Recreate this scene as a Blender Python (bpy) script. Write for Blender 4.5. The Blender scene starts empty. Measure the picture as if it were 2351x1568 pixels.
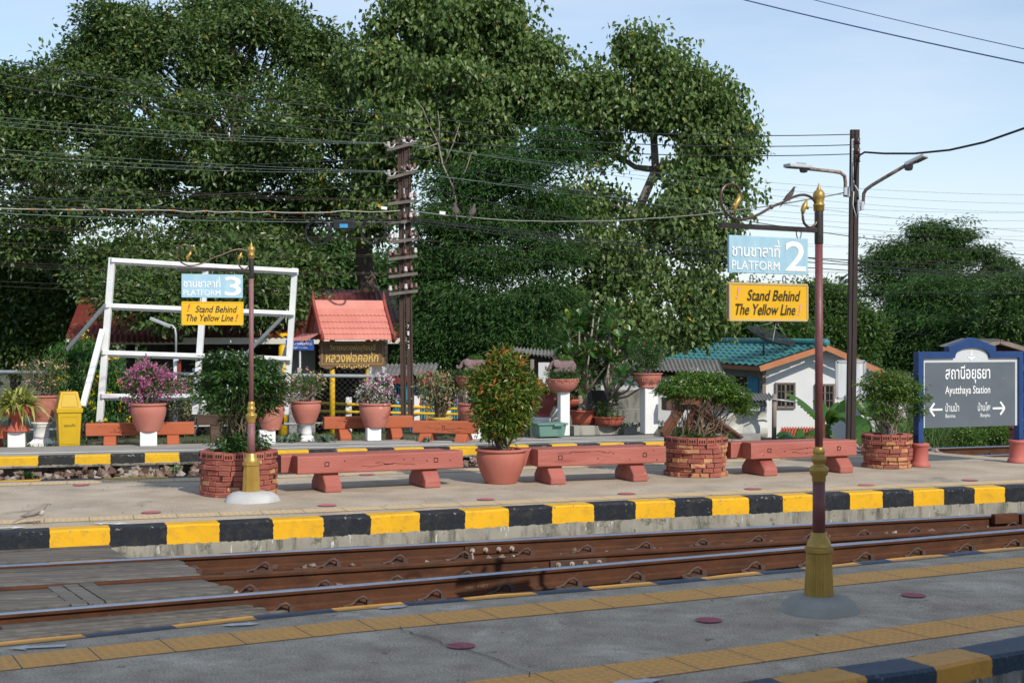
import bpy, bmesh, math, random
import numpy as np
from mathutils import Vector, Matrix
R = math.radians
sc = bpy.context.scene
col = sc.collection
# ---------------------------------------------------------------- camera, sky, sun, exposure
H = 1.75                    # eye height above the platform surfaces (z = 0)
F = 3265.0; CU = 1175.5; HV = 762.0
cam_d = bpy.data.cameras.new('camera'); cam = bpy.data.objects.new('camera', cam_d); col.objects.link(cam)
cam.location = (0, 0, H); cam.rotation_euler = (R(90), 0, 0)
cam_d.lens = 50; cam_d.sensor_width = 36; cam_d.shift_y = -22 / 2351
cam_d.clip_start = 0.1; cam_d.clip_end = 3000
cam_d.dof.use_dof = True; cam_d.dof.focus_distance = 17.0; cam_d.dof.aperture_fstop = 5.0
sc.camera = cam
SUN_EL = R(37); SUN_AZ = R(146)          # azimuth clockwise from +Y
to_sun = Vector((math.sin(SUN_AZ) * math.cos(SUN_EL), math.cos(SUN_AZ) * math.cos(SUN_EL), math.sin(SUN_EL)))
sun_d = bpy.data.lights.new('sun', 'SUN'); sun_d.energy = 4.1; sun_d.angle = R(0.55); sun_d.color = (1.0, 0.93, 0.82)
sun = bpy.data.objects.new('sun', sun_d); col.objects.link(sun)
sun.rotation_euler = (-to_sun).to_track_quat('-Z', 'Y').to_euler(); sun.location = (10, -15, 20)
wd = bpy.data.worlds.new('World'); sc.world = wd; wd.use_nodes = True
nt = wd.node_tree; nt.nodes.clear()
wo = nt.nodes.new('ShaderNodeOutputWorld'); bg = nt.nodes.new('ShaderNodeBackground')
sky = nt.nodes.new('ShaderNodeTexSky'); sky.sky_type = 'NISHITA'; sky.sun_disc = False
sky.sun_elevation = SUN_EL; sky.sun_rotation = SUN_AZ; sky.air_density = 1.0; sky.dust_density = 0.2; sky.ozone_density = 2.5
tc = nt.nodes.new('ShaderNodeTexCoord'); mp = nt.nodes.new('ShaderNodeMapping'); mp.inputs['Scale'].default_value = (1.0, 1.6, 4.5)
mp.inputs['Rotation'].default_value = (0, R(-14), 0)
nz = nt.nodes.new('ShaderNodeTexNoise'); nz.inputs['Scale'].default_value = 2.2; nz.inputs['Detail'].default_value = 6; nz.inputs['Roughness'].default_value = .55
cr = nt.nodes.new('ShaderNodeValToRGB'); cr.color_ramp.elements[0].position = .30; cr.color_ramp.elements[1].position = .66
cr.color_ramp.elements[0].color = (0, 0, 0, 1); cr.color_ramp.elements[1].color = (.5, .5, .5, 1)
mx = nt.nodes.new('ShaderNodeMix'); mx.data_type = 'RGBA'
mx.inputs['B'].default_value = (5.7, 6.2, 6.85, 1)     # thin high cloud lit by the sun
L = nt.links.new
L(tc.outputs['Generated'], mp.inputs['Vector']); L(mp.outputs['Vector'], nz.inputs['Vector']); L(nz.outputs['Fac'], cr.inputs['Fac'])
sx = nt.nodes.new('ShaderNodeSeparateXYZ'); L(tc.outputs['Generated'], sx.inputs[0])
hz = nt.nodes.new('ShaderNodeMapRange'); hz.inputs['From Min'].default_value = .22; hz.inputs['From Max'].default_value = 0.0; hz.inputs['To Min'].default_value = 0; hz.inputs['To Max'].default_value = .9
L(sx.outputs['Z'], hz.inputs['Value']); mxm = nt.nodes.new('ShaderNodeMath'); mxm.operation = 'MAXIMUM'; L(cr.outputs['Color'], mxm.inputs[0]); L(hz.outputs[0], mxm.inputs[1])
L(mxm.outputs[0], mx.inputs['Factor']); L(sky.outputs['Color'], mx.inputs['A']); L(mx.outputs['Result'], bg.inputs['Color'])
bg.inputs['Strength'].default_value = 0.15
L(bg.outputs['Background'], wo.inputs['Surface'])
sc.view_settings.view_transform = 'Standard'; sc.view_settings.look = 'None'
sc.view_settings.exposure = 0.0; sc.view_settings.gamma = 1.0; sc.view_settings.use_curve_mapping = False
sc.cycles.max_bounces = 8; sc.cycles.transparent_max_bounces = 8
# ---------------------------------------------------------------- placing helpers
def P(u, v, Y): return Vector(((u - CU) / F * Y, Y, H + (HV - v) / F * Y))
def G(u, v, z=0.0):
    Y = F * (H - z) / (v - HV); return Vector(((u - CU) / F * Y, Y, z))
X_ = Vector((1, 0, 0)); Y_ = Vector((0, 1, 0)); Z_ = Vector((0, 0, 1))
def V(*a): return Vector(a)
def tag(o, label=None, cat=None, group=None, kind=None):
    if label: o['label'] = label
    if cat: o['category'] = cat
    if group: o['group'] = group
    if kind: o['kind'] = kind
    return o
def thing(name, label, cat, loc=(0, 0, 0), rz=0.0, group=None):
    o = bpy.data.objects.new(name, None); o.empty_display_size = .1; col.objects.link(o)
    o.location = loc; o.rotation_euler = (0, 0, rz)
    return tag(o, label, cat, group)
def dup(root, loc, rz=None, label=None, group=None):
    r = root.copy(); col.objects.link(r); r.location = loc
    if rz is not None: r.rotation_euler = (0, 0, rz)
    if label: r['label'] = label
    if group: r['group'] = group
    for ch in list(root.children):
        c = ch.copy(); col.objects.link(c); c.parent = r
        for g in list(ch.children):
            d = g.copy(); col.objects.link(d); d.parent = c
    return r
class MB:
    def __init__(s): s.v = []; s.f = []; s.m = []; s.s = []; s.uv = {}
    def add(s, vs, fs, mi=0, smooth=False, uvs=None):
        o = len(s.v); s.v += [tuple(p) for p in vs]
        for f in fs: s.f.append(tuple(i + o for i in f)); s.m.append(mi); s.s.append(smooth)
        if uvs:
            for i, q in enumerate(uvs): s.uv[o + i] = q
        return s
    def box(s, c, size, M=None, mi=0):
        c = Vector(c); a, b, h = size[0] / 2, size[1] / 2, size[2] / 2
        vs = [Vector((x, y, z)) for z in (-h, h) for y in (-b, b) for x in (-a, a)]
        if M is not None:
            if not isinstance(M, Matrix): M = Matrix.Rotation(M, 3, 'Z')
            vs = [M @ p for p in vs]
        return s.add([c + p for p in vs], [(0, 2, 3, 1), (4, 5, 7, 6), (0, 1, 5, 4), (2, 6, 7, 3), (0, 4, 6, 2), (1, 3, 7, 5)], mi)
    def bar(s, a, b, w, h, up=Z_, mi=0):
        a = Vector(a); b = Vector(b); d = b - a; l = d.length; d.normalize(); up = Vector(up)
        side = d.cross(up)
        if side.length < 1e-4: side = d.cross(X_)
        side.normalize(); n = side.cross(d).normalized()
        M = Matrix((d, side, n)).transposed()
        return s.box((a + b) / 2, (l, w, h), M, mi)
    def tube(s, pts, r, n=6, mi=0, caps=True, smooth=True):
        pts = [Vector(p) for p in pts]; k = len(pts)
        if not isinstance(r, (list, tuple)): r = [r] * k
        ref = None; vs = []
        for i, p in enumerate(pts):
            d = (pts[min(i + 1, k - 1)] - pts[max(i - 1, 0)])
            if d.length < 1e-9: d = Z_.copy()
            d.normalize()
            if ref is None:
                ref = d.cross(Z_)
                if ref.length < .1: ref = d.cross(X_)
            ref = (ref - d * ref.dot(d))
            if ref.length < 1e-6: ref = d.cross(X_ if abs(d.x) < .9 else Y_)
            ref.normalize(); q = d.cross(ref)
            for j in range(n):
                t = 2 * math.pi * j / n; vs.append(p + (ref * math.cos(t) + q * math.sin(t)) * r[i])
        fs = [(i * n + j, i * n + (j + 1) % n, (i + 1) * n + (j + 1) % n, (i + 1) * n + j) for i in range(k - 1) for j in range(n)]
        if caps and n > 2: fs += [tuple(range(n - 1, -1, -1)), tuple((k - 1) * n + j for j in range(n))]
        return s.add(vs, fs, mi, smooth)
    def lathe(s, prof, c=(0, 0, 0), n=28, mi=0, smooth=True, fn=None, cap=True, sx=1, sy=1, M=None):
        c = Vector(c); vs = []
        for k, (r, z) in enumerate(prof):
            for j in range(n):
                t = 2 * math.pi * j / n; rr = fn(r, z, t) if fn else r
                p = Vector((rr * math.cos(t) * sx, rr * math.sin(t) * sy, z))
                vs.append(c + (M @ p if M is not None else p))
        m = len(prof)
        fs = [(i * n + j, i * n + (j + 1) % n, (i + 1) * n + (j + 1) % n, (i + 1) * n + j) for i in range(m - 1) for j in range(n)]
        if cap: fs += [tuple(range(n - 1, -1, -1)), tuple((m - 1) * n + j for j in range(n))]
        return s.add(vs, fs, mi, smooth)
    def prism(s, poly, o, x, y, depth, mi=0, smooth=False):
        o = Vector(o); x = Vector(x).normalized(); y = Vector(y).normalized(); nn = x.cross(y).normalized(); k = len(poly)
        vs = [o + x * a + y * b for a, b in poly] + [o + x * a + y * b + nn * depth for a, b in poly]
        ar = sum(poly[i][0] * poly[(i + 1) % k][1] - poly[(i + 1) % k][0] * poly[i][1] for i in range(k))
        fr = tuple(range(k)); bk = tuple(range(2 * k - 1, k - 1, -1)); sd = [(i, i + k, (i + 1) % k + k, (i + 1) % k) for i in range(k)]
        fs = [fr, bk] + sd
        if (ar > 0) == (depth > 0): fs = [tuple(reversed(f)) for f in fs]
        return s.add(vs, fs, mi, smooth)
    def sphere(s, c, r, mi=0, nu=12, nv=8, sc=(1, 1, 1), M=None):
        prof = []
        for i in range(nv + 1):
            a = -math.pi / 2 + math.pi * i / nv; prof.append((max(1e-4, math.cos(a) * r), math.sin(a) * r))
        S = Matrix.Diagonal(sc); M2 = (M @ S) if M is not None else S
        return s.lathe(prof, c, nu, mi, True, M=M2)
    def build(s, name, mats, parent=None, bevel=0.0, world=False, seg=2, smooth_all=False):
        me = bpy.data.meshes.new(name)
        vs = s.v
        if world and parent is not None:
            q = parent.location; vs = [(a - q.x, b - q.y, c - q.z) for a, b, c in vs]
        me.from_pydata(vs, [], s.f)
        if not isinstance(mats, (list, tuple)): mats = [mats]
        for m in mats: me.materials.append(m)
        me.polygons.foreach_set('material_index', s.m)
        me.polygons.foreach_set('use_smooth', [True] * len(s.s) if smooth_all else s.s)
        if s.uv:
            ul = me.uv_layers.new(name='UVMap'); li = np.empty(len(me.loops), dtype=np.int32); me.loops.foreach_get('vertex_index', li)
            arr = np.zeros((len(vs), 2), dtype=np.float32)
            for i, q in s.uv.items(): arr[i] = q
            ul.data.foreach_set('uv', arr[li].ravel())
        me.update()
        o = bpy.data.objects.new(name, me); col.objects.link(o)
        if parent is not None: o.parent = parent
        if bevel:
            b = o.modifiers.new('bevel', 'BEVEL'); b.width = bevel; b.segments = seg; b.limit_method = 'ANGLE'; b.angle_limit = R(35)
        return o
def struct(o): o['kind'] = 'structure'; return o
# ---------------------------------------------------------------- material helpers
def newmat(name):
    m = bpy.data.materials.new(name); m.use_nodes = True; t = m.node_tree; t.nodes.clear()
    out = t.nodes.new('ShaderNodeOutputMaterial'); b = t.nodes.new('ShaderNodeBsdfPrincipled'); t.links.new(b.outputs[0], out.inputs[0])
    return m, t, b
def N(t, kind, **kw):
    n = t.nodes.new(kind)
    for k, v in kw.items():
        if k in n.inputs: n.inputs[k].default_value = v
        else: setattr(n, k, v)
    return n
def rgb(c): return (c[0], c[1], c[2], 1.0)
def mixc(t, fac, a, b, blend='MIX'):
    n = t.nodes.new('ShaderNodeMix'); n.data_type = 'RGBA'; n.blend_type = blend
    for sock, val in (('Factor', fac), ('A', a), ('B', b)):
        if isinstance(val, bpy.types.NodeSocket): t.links.new(val, n.inputs[sock])
        elif sock == 'Factor': n.inputs[sock].default_value = val
        else: n.inputs[sock].default_value = rgb(val)
    return n.outputs['Result']
def math_(t, op, a, b=None, c=None, clamp=False):
    n = t.nodes.new('ShaderNodeMath'); n.operation = op; n.use_clamp = clamp
    for i, val in enumerate((a, b, c)):
        if val is None: continue
        if isinstance(val, bpy.types.NodeSocket): t.links.new(val, n.inputs[i])
        else: n.inputs[i].default_value = val
    return n.outputs[0]
def ramp(t, fac, p0, p1, c0=(0, 0, 0), c1=(1, 1, 1), interp='LINEAR'):
    n = t.nodes.new('ShaderNodeValToRGB'); e = n.color_ramp.elements; n.color_ramp.interpolation = interp
    e[0].position = p0; e[1].position = p1; e[0].color = rgb(c0); e[1].color = rgb(c1)
    t.links.new(fac, n.inputs[0]); return n.outputs[0]
def objco(t, rand=True, scale=None):
    tc = t.nodes.new('ShaderNodeTexCoord'); o = tc.outputs['Object']
    if rand:
        oi = t.nodes.new('ShaderNodeObjectInfo'); ml = math_(t, 'MULTIPLY', oi.outputs['Random'], 37.0)
        ad = t.nodes.new('ShaderNodeVectorMath'); ad.operation = 'ADD'; t.links.new(o, ad.inputs[0]); t.links.new(ml, ad.inputs[1]); o = ad.outputs[0]
    if scale:
        m = t.nodes.new('ShaderNodeMapping'); m.inputs['Scale'].default_value = scale; t.links.new(o, m.inputs['Vector']); o = m.outputs[0]
    return o
def noise(t, co, scale, detail=4, rough=.55, dist=0):
    n = N(t, 'ShaderNodeTexNoise', Scale=scale, Detail=detail, Roughness=rough, Distortion=dist)
    t.links.new(co, n.inputs['Vector']); return n.outputs['Fac']
def bump(t, b, h, strength=.3, dist=.01):
    n = N(t, 'ShaderNodeBump', Strength=strength, Distance=dist); t.links.new(h, n.inputs['Height']); t.links.new(n.outputs[0], b.inputs['Normal'])
MC = {}
def surf(name, c1, c2, scale=4, rough=.7, bmp=.25, bscale=30, metal=0, stretch=None, speck=None, speck_s=25, speck_t=.68, dist=.01, c3=None, c3s=1.2, c3t=.6, rand=True, spec=.4, grain=0, island=0, grain_s=110):
    if name in MC: return MC[name]
    m, t, b = newmat(name); co = objco(t, rand, stretch)
    n1 = noise(t, co, scale, 6, .6); c = mixc(t, ramp(t, n1, .3, .7), c1, c2)
    if c3: c = mixc(t, ramp(t, noise(t, co, c3s, 7, .65, .4), c3t, c3t + .12), c, c3)
    if speck: c = mixc(t, ramp(t, noise(t, co, speck_s, 5, .7), speck_t, speck_t + .03), c, speck)
    if grain: c = mixc(t, grain, c, mixc(t, ramp(t, noise(t, co, grain_s, 3, .8), .36, .64), (.12, .12, .12), (1, 1, 1)), 'SOFT_LIGHT')
    if island:
        ge = t.nodes.new('ShaderNodeNewGeometry'); c = mixc(t, math_(t, 'MULTIPLY', ge.outputs['Random Per Island'], island), c, mixc(t, .5, c, (.02, .016, .012)))
    t.links.new(c, b.inputs['Base Color']); b.inputs['Roughness'].default_value = rough; b.inputs['Metallic'].default_value = metal
    b.inputs['Specular IOR Level'].default_value = spec
    nb = noise(t, co, bscale, 5, .65)
    if rough > .3:
        rr = math_(t, 'MULTIPLY_ADD', nb, .3, rough - .15); t.links.new(rr, b.inputs['Roughness'])
    if bmp: bump(t, b, nb, bmp, dist)
    MC[name] = m; return m
def leafmat(name, cols, trans=.3, rough=.5, spec=.35, tcol=None):
    """cols: list of (position, colour); each leaf takes its own shade"""
    if name in MC: return MC[name]
    m, t, b = newmat(name); out = [n for n in t.nodes if n.type == 'OUTPUT_MATERIAL'][0]
    ge = t.nodes.new('ShaderNodeNewGeometry'); cr = t.nodes.new('ShaderNodeValToRGB'); e = cr.color_ramp.elements
    e[0].position = cols[0][0]; e[0].color = rgb(cols[0][1]); e[1].position = cols[-1][0]; e[1].color = rgb(cols[-1][1])
    for p, c in cols[1:-1]: q = e.new(p); q.color = rgb(c)
    t.links.new(ge.outputs['Random Per Island'], cr.inputs[0])
    t.links.new(cr.outputs[0], b.inputs['Base Color']); b.inputs['Roughness'].default_value = rough; b.inputs['Specular IOR Level'].default_value = spec
    tr = t.nodes.new('ShaderNodeBsdfTranslucent')
    tcx = mixc(t, .5, cr.outputs[0], tcol or (.16, .26, .03)); t.links.new(tcx, tr.inputs[0])
    ms = t.nodes.new('ShaderNodeMixShader'); ms.inputs[0].default_value = trans
    t.links.new(b.outputs[0], ms.inputs[1]); t.links.new(tr.outputs[0], ms.inputs[2]); t.links.new(ms.outputs[0], out.inputs[0])
    MC[name] = m; return m
# ---------------------------------------------------------------- foliage helpers (numpy)
def nrm(a): return a / np.maximum(np.linalg.norm(a, axis=1, keepdims=True), 1e-9)
def npmesh(name, verts, polys_flat, psize, mat, parent=None, smooth=False, mats=None, midx=None):
    me = bpy.data.meshes.new(name); nv = len(verts); npoly = len(polys_flat) // psize
    me.vertices.add(nv); me.vertices.foreach_set('co', np.ascontiguousarray(verts, dtype=np.float32).ravel())
    me.loops.add(len(polys_flat)); me.loops.foreach_set('vertex_index', np.ascontiguousarray(polys_flat, dtype=np.int32))
    me.polygons.add(npoly); me.polygons.foreach_set('loop_start', np.arange(0, npoly * psize, psize, dtype=np.int32))
    try: me.polygons.foreach_set('loop_total', np.full(npoly, psize, dtype=np.int32))
    except Exception: pass
    for m in (mats or [mat]): me.materials.append(m)
    if midx is not None: me.polygons.foreach_set('material_index', midx)
    me.polygons.foreach_set('use_smooth', np.full(npoly, smooth)); me.update(calc_edges=True); me.validate()
    o = bpy.data.objects.new(name, me); col.objects.link(o)
    if parent is not None: o.parent = parent
    return o
def leaves(name, Pn, D, Nn, Ln, Wn, mat, parent=None, fold=.2, mid=.42, droop=.1):
    D = nrm(D); S = nrm(np.cross(D, Nn)); Nn = np.cross(S, D); Ln = Ln[:, None]; Wn = Wn[:, None]
    md = Pn + D * Ln * mid
    tip = Pn + D * Ln - Nn * Ln * droop
    le = md + S * Wn * .5 + Nn * Wn * fold; ri = md - S * Wn * .5 + Nn * Wn * fold
    n = len(Pn); vs = np.stack([Pn, le, tip, ri], 1).reshape(-1, 3)
    idx = np.arange(n, dtype=np.int32)[:, None] * 4
    fs = np.concatenate([idx + 0, idx + 3, idx + 2, idx + 0, idx + 2, idx + 1], 1)
    return npmesh(name, vs, fs.ravel(), 3, mat, parent)
def blades(name, Pn, D, Nn, Ln, Wn, mat, parent=None, prof=None, droop=.3, fold=.15, k=5, smooth=True, twist=None):
    """long leaves of k segments with a mid rib, bending under their weight"""
    D = nrm(D); S = nrm(np.cross(D, Nn)); Nn = np.cross(S, D); n = len(Pn); rows = []
    droop = np.broadcast_to(np.asarray(droop, dtype=float), (n,))[:, None]
    for i in range(k + 1):
        t = i / k; w = (prof(t) if prof else math.sin(math.pi * (.12 + .86 * t)))
        c = Pn + D * Ln[:, None] * t * (1 - .15 * droop * t) + np.array([0, 0, -1.]) * droop * Ln[:, None] * t * t
        ww = Wn[:, None] * w * .5
        rows.append(np.stack([c + S * ww + Nn * ww * fold * 2, c, c - S * ww + Nn * ww * fold * 2], 1))
    vs = np.stack(rows, 1).reshape(-1, 3); st = 3 * (k + 1); idx = np.arange(n, dtype=np.int32)[:, None] * st; fs = []
    for i in range(k):
        a = i * 3
        for c in (0, 1): fs.append(np.concatenate([idx + a + c, idx + a + c + 1, idx + a + c + 4, idx + a + c + 3], 1))
    fs = np.stack(fs, 1)
    return npmesh(name, vs, fs.reshape(-1), 4, mat, parent, smooth)
def ball(rng, n): return nrm(rng.normal(size=(n, 3)))
def clumps_in(rng, lobes, n, inner=.5):
    """points spread through ellipsoid lobes, denser towards their skins"""
    vol = np.array([(l[3] * l[4] * l[5]) ** (2 / 3) for l in lobes]); pick = rng.choice(len(lobes), size=n, p=vol / vol.sum())
    lob = np.array([l[:6] for l in lobes]); d = ball(rng, n); r = inner + (1 - inner) * rng.random(n) ** .6
    return lob[pick, :3] + d * r[:, None] * lob[pick, 3:6], d, pick
def leaf_cloud(rng, centers, outd, per, sig, L, W, style='out'):
    n = len(centers) * per; c = np.repeat(centers, per, 0); od = np.repeat(outd, per, 0)
    off = rng.normal(size=(n, 3)) * np.array([sig, sig, sig * (.38 if style == 'flat' else .75)]); Pn = c + off
    if style == 'droop':
        D = np.array([0, 0, -1.]) * .9 + rng.normal(size=(n, 3)) * .45 + od * .25; Nn = od + rng.normal(size=(n, 3)) * .8
    elif style == 'flat':
        D = nrm(off * np.array([1, 1, .3])) + rng.normal(size=(n, 3)) * .35 + np.array([0, 0, -.25]); Nn = np.array([0, 0, 1.]) + rng.normal(size=(n, 3)) * .35
    else:
        D = nrm(off) * .8 + od * .3 + rng.normal(size=(n, 3)) * .5 + np.array([0, 0, -.2]); Nn = np.array([0, 0, .7]) + od * .6 + rng.normal(size=(n, 3)) * .55
    return Pn, D, Nn, L * rng.uniform(.65, 1.25, n), W * rng.uniform(.7, 1.2, n)
def wig(rng, a, b, k, amp, sag=0):
    a = np.array(a, float); b = np.array(b, float); d = np.linalg.norm(b - a); pts = []
    for i in range(k + 1):
        t = i / k; p = a + (b - a) * t
        if 0 < i < k: p = p + rng.normal(size=3) * amp * d
        p[2] += sag * d * math.sin(math.pi * t); pts.append(p)
    return pts
# ---------------------------------------------------------------- setting: ground, platforms, track beds
CONC = surf('platform_concrete', (.30, .245, .18), (.46, .385, .295), 1.7, .9, .4, 45, c3=(.22, .195, .165), c3s=1.1, c3t=.56, speck=(.50, .46, .40), speck_s=9, speck_t=.72, rand=False, grain=.6, grain_s=60)
CONC_NEAR = surf('near_concrete', (.33, .265, .19), (.57, .475, .355), 3.6, .88, .8, 90, c3=(.64, .55, .43), c3s=1.5, c3t=.55, speck=(.15, .13, .105), speck_s=6, speck_t=.64, rand=False, grain=.85, grain_s=75)
CONC_FAR = surf('far_concrete', (.22, .21, .19), (.36, .345, .31), 1.2, .9, .35, 45, c3=(.17, .165, .155), c3s=.7, c3t=.57, rand=False)
RAW = surf('raw_concrete', (.30, .28, .24), (.46, .44, .39), 2.0, .9, .5, 35, c3=(.09, .09, .075), c3s=2.2, c3t=.60, stretch=(1, 1, .35))
SOIL = surf('soil', (.06, .045, .03), (.12, .09, .06), 5, .95, .6, 40)
BALL = surf('ballast', (.10, .065, .045), (.22, .15, .11), 14, .95, 1.0, 22, speck=(.30, .26, .22), speck_s=18, speck_t=.66, dist=.04)
EARTH = surf('earth', (.07, .065, .035), (.15, .12, .075), .6, .95, .5, 12, c3=(.05, .075, .02), c3s=.25, c3t=.45)

def stripe_mat(name, ya, bl, concrete, face=.165):
    m, t, b = newmat(name); uv = t.nodes.new('ShaderNodeUVMap'); sp = t.nodes.new('ShaderNodeSeparateXYZ'); t.links.new(uv.outputs[0], sp.inputs[0])
    co = objco(t, False); n1 = noise(t, co, 14, 5, .7); n2 = noise(t, co, 3.2, 5, .6); n3 = noise(t, co, 30, 6, .75)
    u = math_(t, 'ADD', sp.outputs[0], math_(t, 'MULTIPLY_ADD', n1, .10, -.05))
    fr = math_(t, 'FRACT', math_(t, 'MULTIPLY', u, .5)); isb = math_(t, 'GREATER_THAN', fr, .5)
    yv = mixc(t, ramp(t, n2, .35, .7), ya, tuple(min(1, c * .86) for c in ya)); bv = mixc(t, ramp(t, n3, .45, .75), bl, tuple(c * 1.9 + .004 for c in bl))
    paint = mixc(t, isb, yv, bv); paint = mixc(t, math_(t, 'MULTIPLY', ramp(t, noise(t, co, 9, 6, .75), .5, .75), .4), paint, (.10, .085, .06))
    s = sp.outputs[1]; lim = math_(t, 'MULTIPLY_ADD', n1, .05, .22 + face - .028)
    on = math_(t, 'MULTIPLY', math_(t, 'LESS_THAN', s, lim), math_(t, 'GREATER_THAN', s, math_(t, 'MULTIPLY_ADD', n1, .12, -.055)))
    edge = math_(t, 'LESS_THAN', math_(t, 'ABSOLUTE', math_(t, 'SUBTRACT', s, .222)), .016)
    chipt = math_(t, 'MULTIPLY_ADD', edge, -.10, .705)
    chip = math_(t, 'GREATER_THAN', noise(t, co, 22, 6, .72), chipt)
    on = math_(t, 'MULTIPLY', on, math_(t, 'SUBTRACT', 1.0, chip))
    st = N(t, 'ShaderNodeMapping'); st.inputs['Scale'].default_value = (5, 5, .9); t.links.new(co, st.inputs['Vector'])
    streak = ramp(t, noise(t, st.outputs[0], 1.4, 7, .7), .48, .66)
    cc = mixc(t, ramp(t, n2, .3, .7), concrete, tuple(c * 1.35 for c in concrete)); cc = mixc(t, streak, cc, (.07, .068, .055)); cc = mixc(t, ramp(t, noise(t, co, 5.5, 7, .75), .56, .62), cc, (.13, .125, .10))
    cc = mixc(t, ramp(t, noise(t, st.outputs[0], 4, 5, .7), .62, .66), cc, (.62, .60, .56))
    t.links.new(mixc(t, on, cc, paint), b.inputs['Base Color'])
    t.links.new(math_(t, 'MULTIPLY_ADD', on, -.38, .9), b.inputs['Roughness']); b.inputs['Specular IOR Level'].default_value = .25
    bump(t, b, math_(t, 'ADD', n3, math_(t, 'MULTIPLY', on, .35)), .35, .01); return m
YEL = (.78, .42, .015); BLK = (.012, .015, .02)
KERB = stripe_mat('kerb_paint', YEL, BLK, (.25, .235, .195))
KERB_FAR = stripe_mat('kerb_paint_far', (.72, .42, .02), (.02, .021, .022), (.34, .32, .28), .12)
KERB_THIN = stripe_mat('kerb_paint_shaded', (.72, .36, .07), (.03, .05, .085), (.24, .235, .22), .10)  # kerb paint copy with shade tones put in: orange and blue-black

def tactile_mat(name, a, b_, c):
    m, t, b = newmat(name); uv = t.nodes.new('ShaderNodeUVMap'); sp = t.nodes.new('ShaderNodeSeparateXYZ'); t.links.new(uv.outputs[0], sp.inputs[0])
    co = objco(t, False); n1 = noise(t, co, 5, 5, .65); n2 = noise(t, co, 40, 4, .7)
    base = mixc(t, ramp(t, n1, .35, .7), a, b_); base = mixc(t, ramp(t, n2, .5, .72), base, c)
    # raised studs on a 5.5 cm grid
    def cell(s): return math_(t, 'SUBTRACT', math_(t, 'FRACT', math_(t, 'MULTIPLY', s, 1 / .057)), .5)
    du, dv = cell(sp.outputs[0]), cell(sp.outputs[1])
    d = math_(t, 'SQRT', math_(t, 'ADD', math_(t, 'MULTIPLY', du, du), math_(t, 'MULTIPLY', dv, dv)))
    stud = math_(t, 'SUBTRACT', 1.0, math_(t, 'SMOOTH_MIN', math_(t, 'MULTIPLY', d, 2.6), 1.0, .2), clamp=True)
    studc = mixc(t, math_(t, 'MULTIPLY', stud, math_(t, 'MULTIPLY_ADD', n1, .9, .15), clamp=True), base, tuple(min(1, x * 1.5) for x in a))
    fj = math_(t, 'FRACT', math_(t, 'MULTIPLY', sp.outputs[0], 1 / .40)); joint = math_(t, 'LESS_THAN', fj, .022)
    t.links.new(mixc(t, joint, studc, (.15, .115, .08)), b.inputs['Base Color']); b.inputs['Roughness'].default_value = .8
    bump(t, b, math_(t, 'ADD', stud, math_(t, 'MULTIPLY', n2, .3)), .6, .006); return m
TACT = tactile_mat('tactile_tiles', (.56, .40, .20), (.46, .36, .23), (.36, .30, .23))
TACT_NEAR = tactile_mat('tactile_tiles_near', (.90, .42, .09), (.74, .36, .11), (.46, .29, .15))

def slope_ext(pts, lx, rx):
    a, b = pts[0], pts[1]; c, d = pts[-2], pts[-1]; e0, e1 = pts[0], pts[-1]
    s0 = (pts[-1].y - pts[0].y) / (pts[-1].x - pts[0].x)
    return [V(lx, e0.y + s0 * (lx - e0.x), 0)] + list(pts) + [V(rx, e1.y + s0 * (rx - e1.x), 0)]
def offset(pts, d):
    out = []
    for i, p in enumerate(pts):
        t = (pts[min(i + 1, len(pts) - 1)] - pts[max(i - 1, 0)]).normalized(); out.append(p + V(-t.y, t.x, 0) * d)
    return out
def at_u(pts, u):
    k = (u - CU) / F
    for a, b in zip(pts, pts[1:]):
        fa, fb = a.x - k * a.y, b.x - k * b.y
        if fa <= 0 <= fb or fb <= 0 <= fa:
            t = fa / (fa - fb); return a.lerp(b, t)
    return None
def sheet(name, poly, z, mat, parent=None):
    m = MB(); m.add([V(p.x, p.y, z) for p in poly], [tuple(range(len(poly)))]); o = m.build(name, mat, parent)
    if o.data.polygons[0].normal.z < 0: o.data.flip_normals()
    return o
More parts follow.
